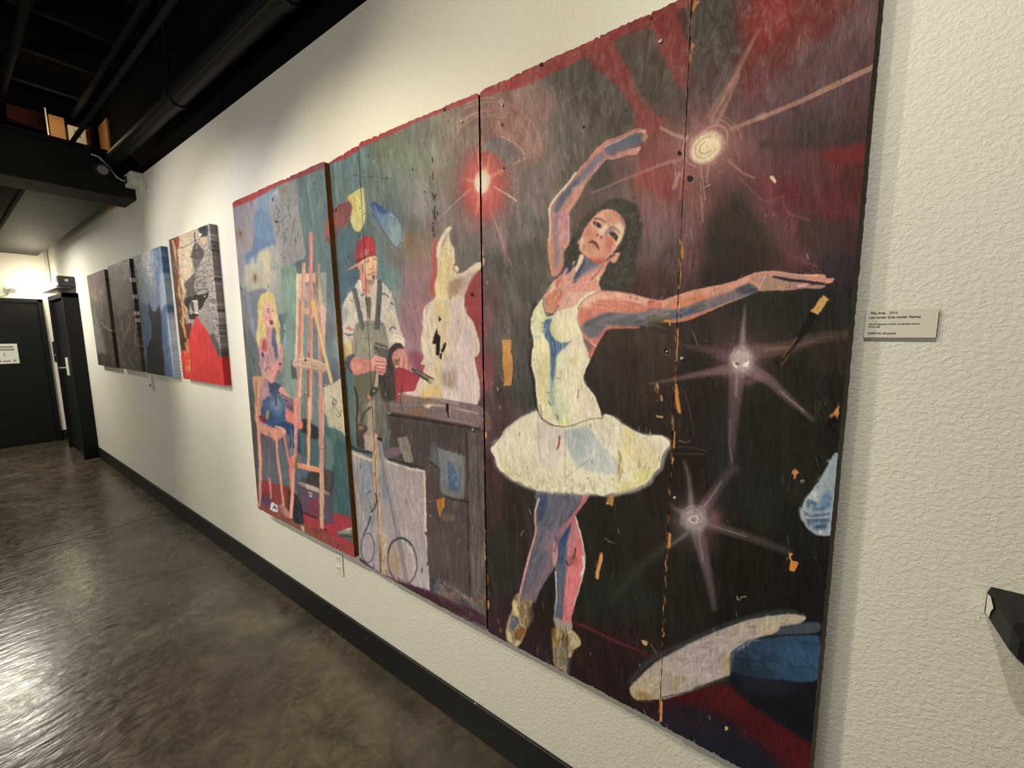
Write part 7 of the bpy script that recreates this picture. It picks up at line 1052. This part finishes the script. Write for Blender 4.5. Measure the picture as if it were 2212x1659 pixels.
# ------------------------------------------------------------------ carrying the paint to the boards
def project(X, Y, Z):
    d0 = X - CAM[0]; d1 = Y - CAM[1]; d2 = Z - CAM[2]
    c = [R[i, 0] * d0 + R[i, 1] * d1 + R[i, 2] * d2 for i in range(3)]
    return CX + F * c[0] / c[2], CY + F * c[1] / c[2]
def sample(img, px, py):
    x = np.clip(px - OX - .5, 0, CW - 1.01); y = np.clip(py - OY - .5, 0, CH - 1.01)
    ix = x.astype(int); iy = y.astype(int); fx = x - ix; fy = y - iy
    if img.ndim == 3: fx = fx[..., None]; fy = fy[..., None]
    return (img[iy, ix] * (1 - fx) + img[iy, ix + 1] * fx) * (1 - fy) + (img[iy + 1, ix] * (1 - fx) + img[iy + 1, ix + 1] * fx) * fy
def lin(c): return np.where(c <= .04045, c / 12.92, ((c + .055) / 1.055) ** 2.4)
def room_light(X, Z):
    """smooth estimate of how strongly the lamps light the wall: the traced tones are divided by it to get paint colour"""
    c = np.array([[0.4444, 0.4072, 0.3506], [0.2649, 0.2485, 0.1502], [0.0492, 0.0494, 0.0636], [-0.0991, -0.0959, 0.0841], [-0.0229, -0.0273, -0.4108], [-0.1515, -0.1231, 0.1092], [0.0534, 0.0313, 0.1587], [0.071, 0.1031, -0.2261], [-0.1632, -0.1563, 0.0464], [0.0599, 0.0473, 0.0646], [-0.0403, -0.0193, -0.0779], [-0.0224, -0.0264, 0.0142]])
    E = np.zeros(X.shape + (3,)); Xc = np.clip(X, -2.65, .1); k = 0
    for i in range(4):
        for j in range(3): E += (Xc ** i * Z ** j)[..., None] * c[k]; k += 1
    far = np.array([1.15, 1.07, .88]); return np.where((X < -2.8)[..., None], far, E)
def paint_material(name, rough, bstr, stroke=True):
    M = mat(name, (.5, .5, .5), rough, spec=.18)
    at = nd(M, 'ShaderNodeAttribute', attribute_name='paint'); lk(M, at.outputs['Color'], bsdf(M).inputs['Base Color'])
    v1 = coords(M, (1, 1, .16), (0, .12, 0))
    a = nd(M, 'ShaderNodeTexNoise', Scale=150.0, Detail=3.0, Roughness=.6, Distortion=.4); lk(M, v1, a.inputs['Vector'])
    v2 = coords(M, (1, 1, .45), (0, -.3, 0))
    b2 = nd(M, 'ShaderNodeTexNoise', Scale=38.0, Detail=5.0, Roughness=.65, Distortion=1.4); lk(M, v2, b2.inputs['Vector'])
    s = nd(M, 'ShaderNodeMath', operation='ADD'); lk(M, a.outputs['Fac'], s.inputs[0]); lk(M, b2.outputs['Fac'], s.inputs[1])
    lk(M, bump(M, s.outputs[0], bstr, .0016), bsdf(M).inputs['Normal'])
    rr_ = ramp(M, [(.35, (rough - .12,) * 3), (.65, (rough + .15,) * 3)]); lk(M, b2.outputs['Fac'], rr_.inputs['Fac']); lk(M, rr_.outputs['Color'], bsdf(M).inputs['Roughness'])
    return M
Mpaint = paint_material('acrylic_on_board', .5, .42)
Mcanvas = paint_material('acrylic_on_canvas', .55, .3)
def painted_board(name, corners, y, thick, step, M, edge_col, rag=.0012, wrap=False, loc=None, seed=0):
    """corners TL, TR, BL, BR in wall metres (x, z); front face at y; a fine grid carries the paint"""
    TL, TR, BL, BR = [np.array(c, float) for c in corners]
    # column positions, finer where the board is nearer to the viewer
    ts = [0.0]
    while ts[-1] < 1:
        t = ts[-1]; e = .01
        p = (TL * (1 - t) + TR * t + BL * (1 - t) + BR * t) / 2; q = p + (TR - TL) * e
        a0 = project(p[0], y, p[1]); a1 = project(q[0], y, q[1]); ts.append(t + step * e / max(math.hypot(a1[0] - a0[0], a1[1] - a0[1]), 1e-3))
    ts = np.array(ts); ts /= ts[-1]
    h = max(abs(project(TR[0], y, TR[1])[1] - project(BR[0], y, BR[1])[1]), abs(project(TL[0], y, TL[1])[1] - project(BL[0], y, BL[1])[1]))
    nr = int(h / step / (1.25 if h > 1300 else 1.0)); ss = np.linspace(0, 1, nr + 1)
    S, T_ = np.meshgrid(ss, ts, indexing='ij')
    rs = np.random.RandomState(seed + 5); n = len(ts)
    jag = lambda k, w: np.convolve(rs.randn(k + w), np.ones(w) / w, 'valid')[:k]
    jt = jag(n, 6) * rag * 1.6 + jag(n, 25) * rag * 2; jb = jag(n, 6) * rag * 1.6 + jag(n, 25) * rag * 2
    for q in range(int(2 + n / 130)):
        if rag: c = rs.randint(3, n - 3); jt[c - 1:c + 2] -= rs.uniform(1.5, 4) * rag; c = rs.randint(3, n - 3); jb[c - 1:c + 2] += rs.uniform(1, 4) * rag
    if rag:  # rounded corners
        for arr, sg in ((jt, -1), (jb, 1)):
            for k in range(4): arr[k] += sg * rag * (4 - k) * .7; arr[-1 - k] += sg * rag * (4 - k) * .7
    Xg = (TL[0] * (1 - T_) + TR[0] * T_) * (1 - S) + (BL[0] * (1 - T_) + BR[0] * T_) * S
    Zg = (TL[1] * (1 - T_) + TR[1] * T_) * (1 - S) + (BL[1] * (1 - T_) + BR[1] * T_) * S
    Zg = Zg + jt[None, :] * (1 - S) ** 14 + jb[None, :] * S ** 14
    jl = jag(nr + 1, 9) * rag * .8; jr = jag(nr + 1, 9) * rag * .8
    Xg = Xg + jl[:, None] * (1 - T_) ** 14 + jr[:, None] * T_ ** 14
    px, py = project(Xg, y, Zg)
    col = sample(pa.img, px, py); hg = sample(pa.hgt, px, py)
    col = np.clip(lin(col) / room_light(Xg, Zg), 0.003, .92)
    Yg = y - np.clip(hg, -6, 2) * .0006
    ox, oy, oz = loc if loc else ((TL[0] + BR[0]) / 2, y, BL[1])
    V = np.stack([Xg - ox, Yg - oy, Zg - oz], -1).reshape(-1, 3)
    nv = V.shape[0]; nc = n
    idx = np.arange(nv).reshape(nr + 1, nc)
    F1 = np.stack([idx[:-1, :-1], idx[1:, :-1], idx[1:, 1:], idx[:-1, 1:]], -1).reshape(-1, 4)
    loop = np.concatenate([idx[0, :-1], idx[:-1, -1], idx[-1, :0:-1], idx[:0:-1, 0]])   # border, clockwise seen from the front
    m_ = len(loop)
    rim = V[loop].copy(); back = V[loop].copy(); back[:, 1] = y + thick - oy
    bi = nv + np.arange(m_); ki = nv + m_ + np.arange(m_)
    nx = lambda a: np.roll(a, -1)
    F2 = np.stack([bi, nx(bi), nx(ki), ki], -1)
    verts = np.concatenate([V, rim, back]); faces = np.concatenate([F1, F2])
    C3 = col.reshape(-1, 3)
    if wrap: ce = np.concatenate([C3[loop] * .92, C3[loop] * .92])
    else:
        e = lin(hx(edge_col)); w = rs.uniform(.6, 1.25, (m_, 1)); w = (w + np.roll(w, 1, 0) + np.roll(w, 2, 0)) / 3
        ce = np.concatenate([e * w, e * w * .8])
    CC = np.concatenate([C3, ce]); CC = np.concatenate([CC, np.ones((len(CC), 1))], 1).astype(np.float32)
    me = bpy.data.meshes.new(name)
    me.vertices.add(len(verts)); me.vertices.foreach_set('co', verts.astype(np.float32).ravel())
    back_f = 1
    me.loops.add(len(faces) * 4 + m_); me.polygons.add(len(faces) + 1)
    li = np.concatenate([faces.ravel(), ki[::-1]]).astype(np.int32)
    me.loops.foreach_set('vertex_index', li)
    st = np.concatenate([np.arange(len(faces)) * 4, [len(faces) * 4]]).astype(np.int32)
    me.polygons.foreach_set('loop_start', st)
    me.update(calc_edges=True); me.validate()
    a = me.attributes.new('paint', 'FLOAT_COLOR', 'POINT'); a.data.foreach_set('color', CC.ravel())
    o = linko(name, me, M); o.location = (ox, oy, oz)
    return o
# ------------------------------------------------------------------ the mural: five boards
YB = -.045
ZT, ZB = 0, 0
def wp(px, py, y): return on_wall(px, py, y)
spec = [('b1', [(502, 437), (700, 348), (558, 1099), (766, 1206)], -.066, .022, '8a5a22', 1),
        ('b2', [(708.5, 352), (774.3, 313), (777, 1212), (822, 1240)], YB, .016, '7a5026', 2),
        ('b3', [(775, 309), (1033, 199.5), (823, 1241), (1051.5, 1363)], YB - .004, .018, '5a3a1c', 3),
        ('b4', [(1037, 197), (1493.6, -12), (1054, 1365), (1423.6, 1560)], YB, .018, '5a3a1c', 4)]
LB = {'b1': 'mural board with blonde woman in jeans painting at a wooden easel',
      'b2': 'narrowest mural board, sculptor\'s plaid sleeve and the dark red hanging shape on it',
      'b3': 'mural board with pale animal-like sculpture on a grey work bench and red lamp glow',
      'b4': 'mural board with ballet dancer in cream leotard and white tutu, her raised arm',
      'b5': 'rightmost mural board, dancer\'s outstretched hand, burst of light and two dim stars'}
STEP = 1.12
boards = {}
for k, q, y, th, ec, sd in spec:
    cs = [wp(a, b_, y) for a, b_ in q]
    boards[k] = painted_board('mural_board', cs, y, th, STEP, Mpaint, ec, seed=sd)
    if k == 'b4': b4c = cs
xr_t, _ = wp(1897, 0, YB + .002); xr_b, _ = wp(1749, 1654, YB + .002)
zt = b4c[1][1]; zb = wp(1426, 1564, YB)[1]
boards['b5'] = painted_board('mural_board', [(b4c[1][0] + .002, zt), (xr_t, zt), (b4c[3][0] + .002, zb), (xr_b, zb)], YB - .002, .018, STEP, Mpaint, '4a3a2a', rag=.0012, seed=5)
for k, o in boards.items(): tag(o, LB[k], 'mural panel', 'painted boards of the mural')
def to_parent(o, p):
    o.parent = p; o.location = tuple(np.array(o.location) - np.array(p.location))
def screw(px, py, y, p, r=.0062):
    x, z = wp(px, py, y)
    bm = bmesh.new()
    prof = [(0, -.0026), (r * .55, -.0028), (r * .8, -.0022), (r, -.0008), (r, .002)]
    n = 20; rings = []
    for rr2, yy in prof[1:]: rings.append([bm.verts.new((rr2 * math.cos(2 * math.pi * i / n), yy, rr2 * math.sin(2 * math.pi * i / n))) for i in range(n)])
    for a, b2 in zip(rings, rings[1:]):
        for i in range(n): bm.faces.new((a[i], a[(i + 1) % n], b2[(i + 1) % n], b2[i]))
    bm.faces.new(rings[0][::-1])
    o = linko('screw', done(bm, True, 50), Msteel); o.location = (x, y, z); to_parent(o, p)
    bm = bmesh.new(); tube(bm, [(0, -.0032, 0), (0, -.0026, 0)], r * .33, 6)
    h = linko('screw_socket', done(bm), Mhole, o)
    return o
for px, py, k in ((997, 263, 'b3'), (1022, 929, 'b3'), (842, 894, 'b3'), (1085, 226.5, 'b4'), (1427, 89, 'b4'), (1473.6, 774.7, 'b5'), (1458, 1076, 'b5'), (1441, 760, 'b4'), (807.5, 351, 'b3')):
    y = {'b3': YB - .004, 'b4': YB, 'b5': YB - .002}[k]
    screw(px, py, y - .0012, boards[k], .0048 if px not in (807.5, 1441) else .0035)
# timber battens that hold the boards off the wall (seen in the gap and from the side)
Mbat = mat('pine_batten', (.30, .19, .09), .7)
bt = empty('wall_battens', (-1.3, 0, .6)); tag(bt, 'two hidden timber battens fixing the mural boards to the wall', 'batten')
x0 = wp(540, 500, 0)[0] + .35
for z in (.75, 2.0): boxo('batten', x0, -.10, -.024, -.0005, z, z + .045, Mbat, bt)
# ------------------------------------------------------------------ four canvases
YC = -.040
cv = [([(363.5, 519), (450.5, 483.5), (397.5, 818), (486.5, 833)], 'tall collage canvas of hanging lamps above a big red cone, nearest the mural', 31),
      ([(286, 555.5), (345.5, 531.5), (318, 806), (379, 815.5)], 'tall blue canvas with the dark silhouette of a cat', 32),
      ([(229.5, 577.5), (277.5, 558.5), (262, 796), (309, 803)], 'murky grey-brown canvas between the blue one and the far one', 33),
      ([(186, 596.5), (223.5, 582.5), (214, 788), (253, 796)], 'farthest of the four canvases, grey-brown with a pink upper corner', 34)]
for q, lb, sd in cv:
    cs = [wp(a, b_, YC) for a, b_ in q]
    xl = (cs[0][0] + cs[2][0]) / 2; xr = (cs[1][0] + cs[3][0]) / 2; zt_ = (cs[0][1] + cs[1][1]) / 2; zb_ = (cs[2][1] + cs[3][1]) / 2
    o = painted_board('canvas_painting', [(xl, zt_), (xr, zt_), (xl, zb_), (xr, zb_)], YC, .0395, .8, Mcanvas, 'ffffff', rag=0, wrap=True, seed=sd)
    tag(o, lb, 'painting', 'canvases hung along the corridor wall')
# ------------------------------------------------------------------ labels on the wall
def text(s, size, M, parent, loc, bold=.0, shear=0.0, rot=(math.pi / 2, 0, 0), name='lettering', depth=.0002):
    cu = bpy.data.curves.new('t', 'FONT'); cu.body = s; cu.size = size; cu.offset = bold; cu.shear = shear; cu.extrude = depth; cu.resolution_u = 3
    to = bpy.data.objects.new('t', cu); COL.objects.link(to)
    dg = bpy.context.evaluated_depsgraph_get(); me = bpy.data.meshes.new_from_object(to.evaluated_get(dg))
    bpy.data.objects.remove(to); o = linko(name, me, M, parent); o.rotation_euler = rot
    o.location = tuple(np.array(loc) - np.array(parent.location)) if parent else loc
    return o
YL_ = -.0085
c0 = wp(1870.5, 668.5, YL_); c1 = wp(2029, 668.5, YL_); c2 = wp(2021.5, 728.5, YL_); c3 = wp(1866, 730, YL_)
lx0, lx1, lz0, lz1 = (c0[0] + c3[0]) / 2, (c1[0] + c2[0]) / 2, (c3[1] + c2[1]) / 2, (c0[1] + c1[1]) / 2
lab = boxo('wall_label', lx0, lx1, YL_, -.0002, lz0, lz1, [Mcard, Mcardedge])
for p in lab.data.polygons: p.material_index = 0 if p.normal.y < -.9 else 1
tag(lab, 'beige title card with black print beside the mural\'s right edge', 'label')
w_, h_ = lx1 - lx0, lz1 - lz0; yt = YL_ - .0003
text('The Arts,', h_ * .115, Mtext, lab, (lx0 + w_ * .055, yt, lz1 - h_ * .145), .00013, .3)
text('2016', h_ * .115, Mtext, lab, (lx0 + w_ * .335, yt, lz1 - h_ * .145), .0000)
text('Lee Lanier (Lee Lanier Paints)', h_ * .115, Mtext, lab, (lx0 + w_ * .05, yt, lz1 - h_ * .30), .00012)
text('Mural fragment, acrylic on particle board,', h_ * .082, Mtext, lab, (lx0 + w_ * .055, yt, lz1 - h_ * .535), .00008)
text('8 foot tall', h_ * .082, Mtext, lab, (lx0 + w_ * .055, yt, lz1 - h_ * .63), .00008)
text('$2000 for all panels', h_ * .098, Mtext, lab, (lx0 + w_ * .055, yt, lz1 - h_ * .875), .0001)
a = wp(386.5, 762, -.004); b_ = wp(397, 822, -.004)
l2 = boxo('wall_label', a[0], a[0] + .075, -.004, -.0002, 1.235, 1.41, Mpaper); tag(l2, 'narrow paper label between the blue canvas and the red cone canvas', 'label')
for k in range(5): boxo('print_line', a[0] + .01, a[0] + .062, -.0044, -.0040, 1.27 + k * .026, 1.276 + k * .026, Mink, l2)
a = wp(320.5, 810, -.012); b_ = wp(328, 842, -.012)
l3 = boxo('switch_box', a[0], b_[0] + .02, -.014, -.0002, b_[1], a[1] + .01, Mwhite, None, .002); tag(l3, 'small white plate under the blue canvas', 'switch')
boxo('toggle', a[0] + .03, a[0] + .05, -.022, -.014, b_[1] + .03, b_[1] + .05, Mgrey, l3)
# socket outlet below the first board
ox0 = wp(722.5, 1215, -.006)[0]; ox1 = ox0 + .072; oz1 = .462; oz0 = .347
out = boxo('wall_outlet', ox0, ox1, -.006, -.0002, oz0, oz1, Mwhite, None, .0015); tag(out, 'white double socket plate low on the wall under the easel board', 'outlet')
for zc in (.377, .432):
    s_ = boxo('receptacle', ox0 + .020, ox1 - .020, -.0085, -.006, zc - .015, zc + .015, Mwhite, out, .001)
    for dx in (.028, .041): boxo('slot', ox0 + dx, ox0 + dx + .003, -.0088, -.0084, zc - .003, zc + .008, Mdark, s_, org=tuple(out.location))
# ------------------------------------------------------------------ pipe and ceiling kit
pipe = empty('overhead_pipe', (-1.5, -.114, 2.907)); tag(pipe, 'long black pipe running under the ceiling beside the wall', 'pipe')
tubeo('pipe_run', [(BX + .02, -.114, 2.907), (XN - .02, -.114, 2.907)], .05, Mpipe, pipe, 32)
for xc in (-1.62, -1.78, -3.05): tubeo('coupling', [(xc - .03, -.114, 2.907), (xc + .03, -.114, 2.907)], .0575, Mpipe, pipe, 32)
tubeo('seam_bead', [(BX + .02, -.16, 2.88), (XN - .02, -.16, 2.88)], .006, Mjoist, pipe, 8)
hg_ = tubeo('hanger_rod', [(-3.15, -.114, 2.957), (-3.15, -.114, ZC)], .006, Mjoist, pipe, 8)
cnd = tubeo('ceiling_tube', [(BX - .2, -.30, 3.02), (XN - .02, -.30, 3.02)], .014, Mjoist, None, 12); tag(cnd, 'thin black conduit left of the thick pipe', 'conduit')
# camera and speaker on the beam
sc = empty('security_camera', (BX + .16, -.012, 2.755)); tag(sc, 'small white camera box at the beam\'s corner with the wall', 'camera')
boxo('housing', BX + .06, BX + .24, -.075, -.0005, 2.70, 2.79, Mwhite, sc, .006)
boxo('lens_window', BX + .075, BX + .135, -.079, -.074, 2.722, 2.775, Mdark, sc, .002)
boxo('bracket', BX + .24, BX + .29, -.03, -.0005, 2.66, 2.73, Mwhite, sc, .004)
pts = [(BX + .02, -.24, 2.905), (BX + .03, -.20, 2.895), (BX + .03, -.15, 2.84), (BX + .035, -.11, 2.77), (BX + .06, -.07, 2.745)]
tubeo('cable', pts, .0045, Mcable, sc, 8)
sp = empty('round_speaker', (BX, -.19, 2.80)); tag(sp, 'black round speaker on the beam face beside the camera cable', 'speaker')
tubeo('drum', [(BX + .001, -.19, 2.80), (BX + .05, -.19, 2.80)], .048, Mdark, sp, 28); tubeo('rim', [(BX + .045, -.19, 2.80), (BX + .058, -.19, 2.80)], [.034, .030], Mgrey, sp, 28)
tubeo('bracket', [(BX + .001, -.19, 2.86), (BX + .03, -.19, 2.86), (BX + .04, -.19, 2.84)], .012, Mframe, sp, 10)
# things lying on the soffit, seen above the beam
def put(name, y0, y1, z1, x0, x1, M, lb, cat, bev=.004):
    o = boxo(name, x0, x1, y0, y1, 2.7005, z1, M, None, bev); tag(o, lb, cat); return o
put('timber_block', -.335, -.245, 3.36, -5.32, -5.2, Mpine, 'pale brown upright timber above the beam, left of the white box', 'timber')
wb = put('junction_box', -.225, -.118, 3.325, -5.34, -5.22, Mwhite, 'off-white metal box standing above the beam', 'box'); boxo('knockout', -5.221, -5.216, -.19, -.155, 3.24, 3.29, Mgrey, wb)
put('timber_post', -.098, -.075, 3.36, -5.45, -5.32, Mpine, 'thin brown post right of the white box above the beam', 'timber')
rt = boxo('red_timber_joist', -5.66, -5.58, -.52, -.001, 3.36, 3.50, Mred); tag(rt, 'dark red joist above and behind the white box', 'timber')
put('timber_plate', -.02, -.0005, 3.40, -5.30, -5.02, Mpine, 'orange-brown timber against the wall above the beam', 'timber')
br = boxo('metal_bracket', -5.22, -5.20, -.352, -.343, 2.7005, 3.40, Mwhite); tag(br, 'thin pale bracket at the left of the timbers above the beam', 'bracket')
# ------------------------------------------------------------------ far end: notice, exit sign, emergency light
def xplane(px, py, X):
    d = R.T @ np.array([(px - CX) / F, (py - CY) / F, 1.0]); p = CAM + d * ((X - CAM[0]) / d[0]); return float(p[1]), float(p[2])
Xn = XF + .034
ya, za = xplane(-14, 743, Xn); yb, zb2 = xplane(36.5, 743, Xn); _, zc2 = xplane(36, 785, Xn)
nt = boxo('door_notice', XF + .0302, Xn, ya, yb, zc2, za, Mpaper); tag(nt, 'white printed notice on the far black door', 'notice')
W_ = yb - ya; H_ = za - zc2
for (u0, u1, v0, v1) in ((.2, .82, .80, .88), (.1, .85, .66, .75), (.36, .40, .36, .56), (.28, .62, .10, .16), (.12, .2, .08, .2), (.74, .84, .1, .2)):
    boxo('print_line', Xn, Xn + .001, ya + W_ * u0, ya + W_ * u1, zc2 + H_ * v0, zc2 + H_ * v1, Mink, nt)
Xs = XF + .045
ye, ze = xplane(3, 622, Xs); yr_, _ = xplane(18.5, 625, Xs); _, zt2 = xplane(3, 607, Xs); _, zb3 = xplane(3, 640, Xs)
ex = empty('exit_sign', (XF, ye - .1, (zt2 + zb3) / 2)); tag(ex, 'pale green exit sign with arrow above the far door', 'exit sign')
r_ = (zt2 - zb3) / 2; zc3 = (zt2 + zb3) / 2
bm = bmesh.new(); n = 14; yl = yr_ - .34
prof = [(yr_ - r_ + r_ * math.sin(t), zc3 + r_ * math.cos(t)) for t in np.linspace(0, math.pi, n)] + [(yl + r_ - r_ * math.sin(t), zc3 - r_ * math.cos(t)) for t in np.linspace(0, math.pi, n)]
f0 = [bm.verts.new((XF + .001 - ex.location.x, p[0] - ex.location.y, p[1] - ex.location.z)) for p in prof]; f1 = [bm.verts.new((Xs - ex.location.x, p[0] - ex.location.y, p[1] - ex.location.z)) for p in prof]
bm.faces.new(f0); bm.faces.new(f1)
for i in range(len(prof)): bm.faces.new((f0[i], f0[(i + 1) % len(prof)], f1[(i + 1) % len(prof)], f1[i]))
Msign = mat('exit_sign_face', (.70, .74, .60), .4); linko('sign_body', done(bm), Msign, ex)
yT, _ = xplane(2, 622, Xs)
text('EXIT', .135, Mgreen, ex, (Xs + .0008, yT - .285, zc3 - .05), .004, 0, (math.pi / 2, 0, math.pi / 2))
ya_, _ = xplane(8, 625, Xs)
bm = bmesh.new(); tri = [(ya_ - .008, zc3 + .022), (ya_ + .020, zc3), (ya_ - .008, zc3 - .022), (ya_ - .001, zc3)]
bm.faces.new([bm.verts.new((Xs + .001 - ex.location.x, p[0] - ex.location.y, p[1] - ex.location.z)) for p in tri]); linko('arrow', done(bm), Mgreen, ex)
yh, zh = xplane(27, 627, Xs + .03)
tubeo('lamp_head', [(Xs - .005, yh, zh), (Xs + .03, yh, zh - .004), (Xs + .05, yh, zh - .008)], [.03, .034, .030], Mgrey, ex, 20)
tubeo('lamp_arm', [(XF + .03, yr_ - .02, zh + .01), (Xs + .01, yh, zh)], .012, Mwhite, ex, 10)
# emergency light over the side door: lit head, white body, dark near end
el = empty('emergency_light', (-7.8, 0, 2.2)); tag(el, 'emergency light with one glowing head above the side door', 'emergency light')
boxo('housing', -8.30, -7.42, -.13, -.0005, 2.165, 2.235, Mwhite, el, .012)
boxo('mounting_rail', -8.50, -7.40, -.15, -.0005, 2.118, 2.150, Mgrey, el, .004)
boxo('end_cap', -7.42, -7.30, -.145, -.0005, 2.135, 2.255, Mdark, el, .01)
tubeo('sensor', [(-7.305, -.075, 2.205), (-7.285, -.075, 2.205)], .016, Msteel, el, 14)
boxo('test_flag', -8.62, -8.42, -.09, -.085, 2.235, 2.262, Mdark, el, .002)
yq, zq = xplane(84, 621, -8.74)
tubeo('glowing_head', [(-8.66, yq + .03, zq + .012), (-8.74, yq, zq), (-8.80, yq - .035, zq - .012)], [.028, .05, .045], Mlamp, el, 22)
tubeo('head_arm', [(-8.45, -.06, 2.19), (-8.62, yq + .04, zq)], .014, Mwhite, el, 10)
EL = (-8.66, yq - .05, zq + .03)
boxo('trunking', XF + .0005, XF + .03, -.038, -.008, 2.30, 2.79, mat('grey_conduit', (.55, .54, .50), .5), el)
y1_, z1_ = xplane(115, 738, XF + .02); y2_, z2_ = xplane(122, 781, XF + .02)
rd = boxo('door_pull', XF + .0005, XF + .02, y1_ - .012, y1_ + .016, z2_, z1_, Mframe, None, .003); tag(rd, 'black narrow strip plate on white wall between the two doors', 'plate')
tubeo('pull_knob', [(XF + .02, y1_, (z1_ + z2_) / 2 - .05), (XF + .045, y1_ + .01, (z1_ + z2_) / 2 - .05)], .012, Mgrey, rd, 12)
# ------------------------------------------------------------------ black rail bracket at the right edge
hr = empty('wall_bracket', (.33, 0, 1.06)); tag(hr, 'black metal arm sticking out of the wall at the right picture edge', 'bracket')
hx0, hz1 = wp(2136, 1268, -.004); hx1 = hx0 + .055
bm = bmesh.new()
sec = [(hx0, -.012), (hx0 + .004, .0), (hx1 - .012, .0), (hx1, -.014), (hx1, -.048), (hx1 - .012, -.062), (hx0 + .012, -.062), (hx0, -.050)]
ringz = []
for (yy, dz, sc_, dx) in ((-.0005, 0, 1, 0), (-.10, -.006, 1, .004), (-.118, -.010, .92, .006), (-.126, -.014, .7, .006)):
    cx_ = (hx0 + hx1) / 2; cz_ = hz1 - .03
    ringz.append([bm.verts.new((cx_ + (a_ - cx_) * sc_ + dx - .33, yy, cz_ + (hz1 + b2 - cz_) * sc_ + dz - 1.06)) for a_, b2 in sec])
for a_, b2 in zip(ringz, ringz[1:]):
    for i in range(8): bm.faces.new((a_[i], a_[(i + 1) % 8], b2[(i + 1) % 8], b2[i]))
bm.faces.new(ringz[0]); bm.faces.new(ringz[-1])
linko('arm', done(bm), Mframe, hr)
bm = bmesh.new(); tube(bm, [Vector((hx0 + .03 - .33, -.085, hz1 - .032 - 1.06)), Vector((hx0 + .30 - .33, -.085, hz1 - .06 - 1.06))], .021, 20); linko('rail', done(bm, True, 40), Mframe, hr)
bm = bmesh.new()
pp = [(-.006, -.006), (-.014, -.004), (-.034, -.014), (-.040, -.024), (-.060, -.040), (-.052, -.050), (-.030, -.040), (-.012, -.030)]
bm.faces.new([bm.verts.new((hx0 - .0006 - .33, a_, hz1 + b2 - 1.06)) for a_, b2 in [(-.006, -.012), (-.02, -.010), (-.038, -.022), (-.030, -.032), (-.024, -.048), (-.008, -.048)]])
linko('white_patch', done(bm), Mwhite, hr)  # flat white face laid on the left side of the black arm
# ------------------------------------------------------------------ lights of the room, with added fills
def spot(name, loc, target, power, angle=100, blend=.9, radius=.03):
    d = bpy.data.lights.new(name, 'SPOT'); k = max(power); d.energy = k; d.spot_size = math.radians(angle); d.spot_blend = blend
    d.shadow_soft_size = radius; d.color = [c / k for c in power]
    o = bpy.data.objects.new(name, d); COL.objects.link(o); o.location = loc
    o.rotation_euler = (Vector(target) - Vector(loc)).to_track_quat('-Z', 'Y').to_euler()
    return o
def area(name, loc, target, sx, sy, power):
    d = bpy.data.lights.new(name, 'AREA'); k = max(power); d.shape = 'RECTANGLE'; d.size = sx; d.size_y = sy; d.energy = k; d.color = [c / k for c in power]
    o = bpy.data.objects.new(name, d); COL.objects.link(o); o.location = loc
    o.rotation_euler = (Vector(target) - Vector(loc)).to_track_quat('-Z', 'Y').to_euler(); return o
# track spots (power per colour channel), in a row along the corridor ceiling
spot('track_spot', (-7.9, -1.30, 2.60), (-7.2, 0, 1.3), (6, 5.6, 4.8), 100, .8, .025)
spot('track_spot', (-4.0, -1.9, 2.5), (-3.5, 0, 2.0), (95, 87, 73), 60, .9, .025)
spot('track_spot', (-4.6, -2.0, 3.3), (-3.7, 0, 1.1), (14, 15, 12), 62, .6, .022)
spot('track_spot', (-3.4, -2.0, 3.3), (-2.6, 0, 1.0), (150, 143, 106), 62, .6, .022)
spot('track_spot', (-3.1, -1.45, 3.05), (-2.3, 0, 1.25), (14, 14, 32), 70, .8, .022)
spot('track_spot', (-2.3, -2.0, 3.3), (-1.5, 0, 1.0), (194, 177, 129), 62, .6, .022)
spot('track_spot', (-1.5, -1.45, 3.05), (-.6, 0, 1.6), (50, 46, 34), 80, .8, .020)
spot('track_spot', (-.9, -1.6, 3.1), (.1, 0, 1.6), (41, 36, 24), 80, 1, .020)
spot('track_spot', (-.3, -1.6, 3.1), (.7, 0, 1.6), (82, 79, 67), 80, 1, .020)
area('corridor_ceiling_light', (-7.15, -.98, 2.64), (-7.15, -.98, 0), .35, .25, (58, 54, 45))
area('unseen_soft_fill', (-2.2, -3.2, 1.6), (-1.8, 0, 1.2), 2.5, 1.6, (34, 32, 29))  # unseen soft fill added inside the left wall to even out the wall
def point(name, loc, power, r):
    d = bpy.data.lights.new(name, 'POINT'); k = max(power); d.energy = k; d.color = [c / k for c in power]; d.shadow_soft_size = r
    o = bpy.data.objects.new(name, d); COL.objects.link(o); o.location = loc
point('emergency_glow', EL, (4.5, 4.1, 3.1), .04)
point('added_timber_light', (-4.98, -.33, 3.25), (1.6, 1.2, .7), .05)  # small warm light added so the timbers above the beam are lit
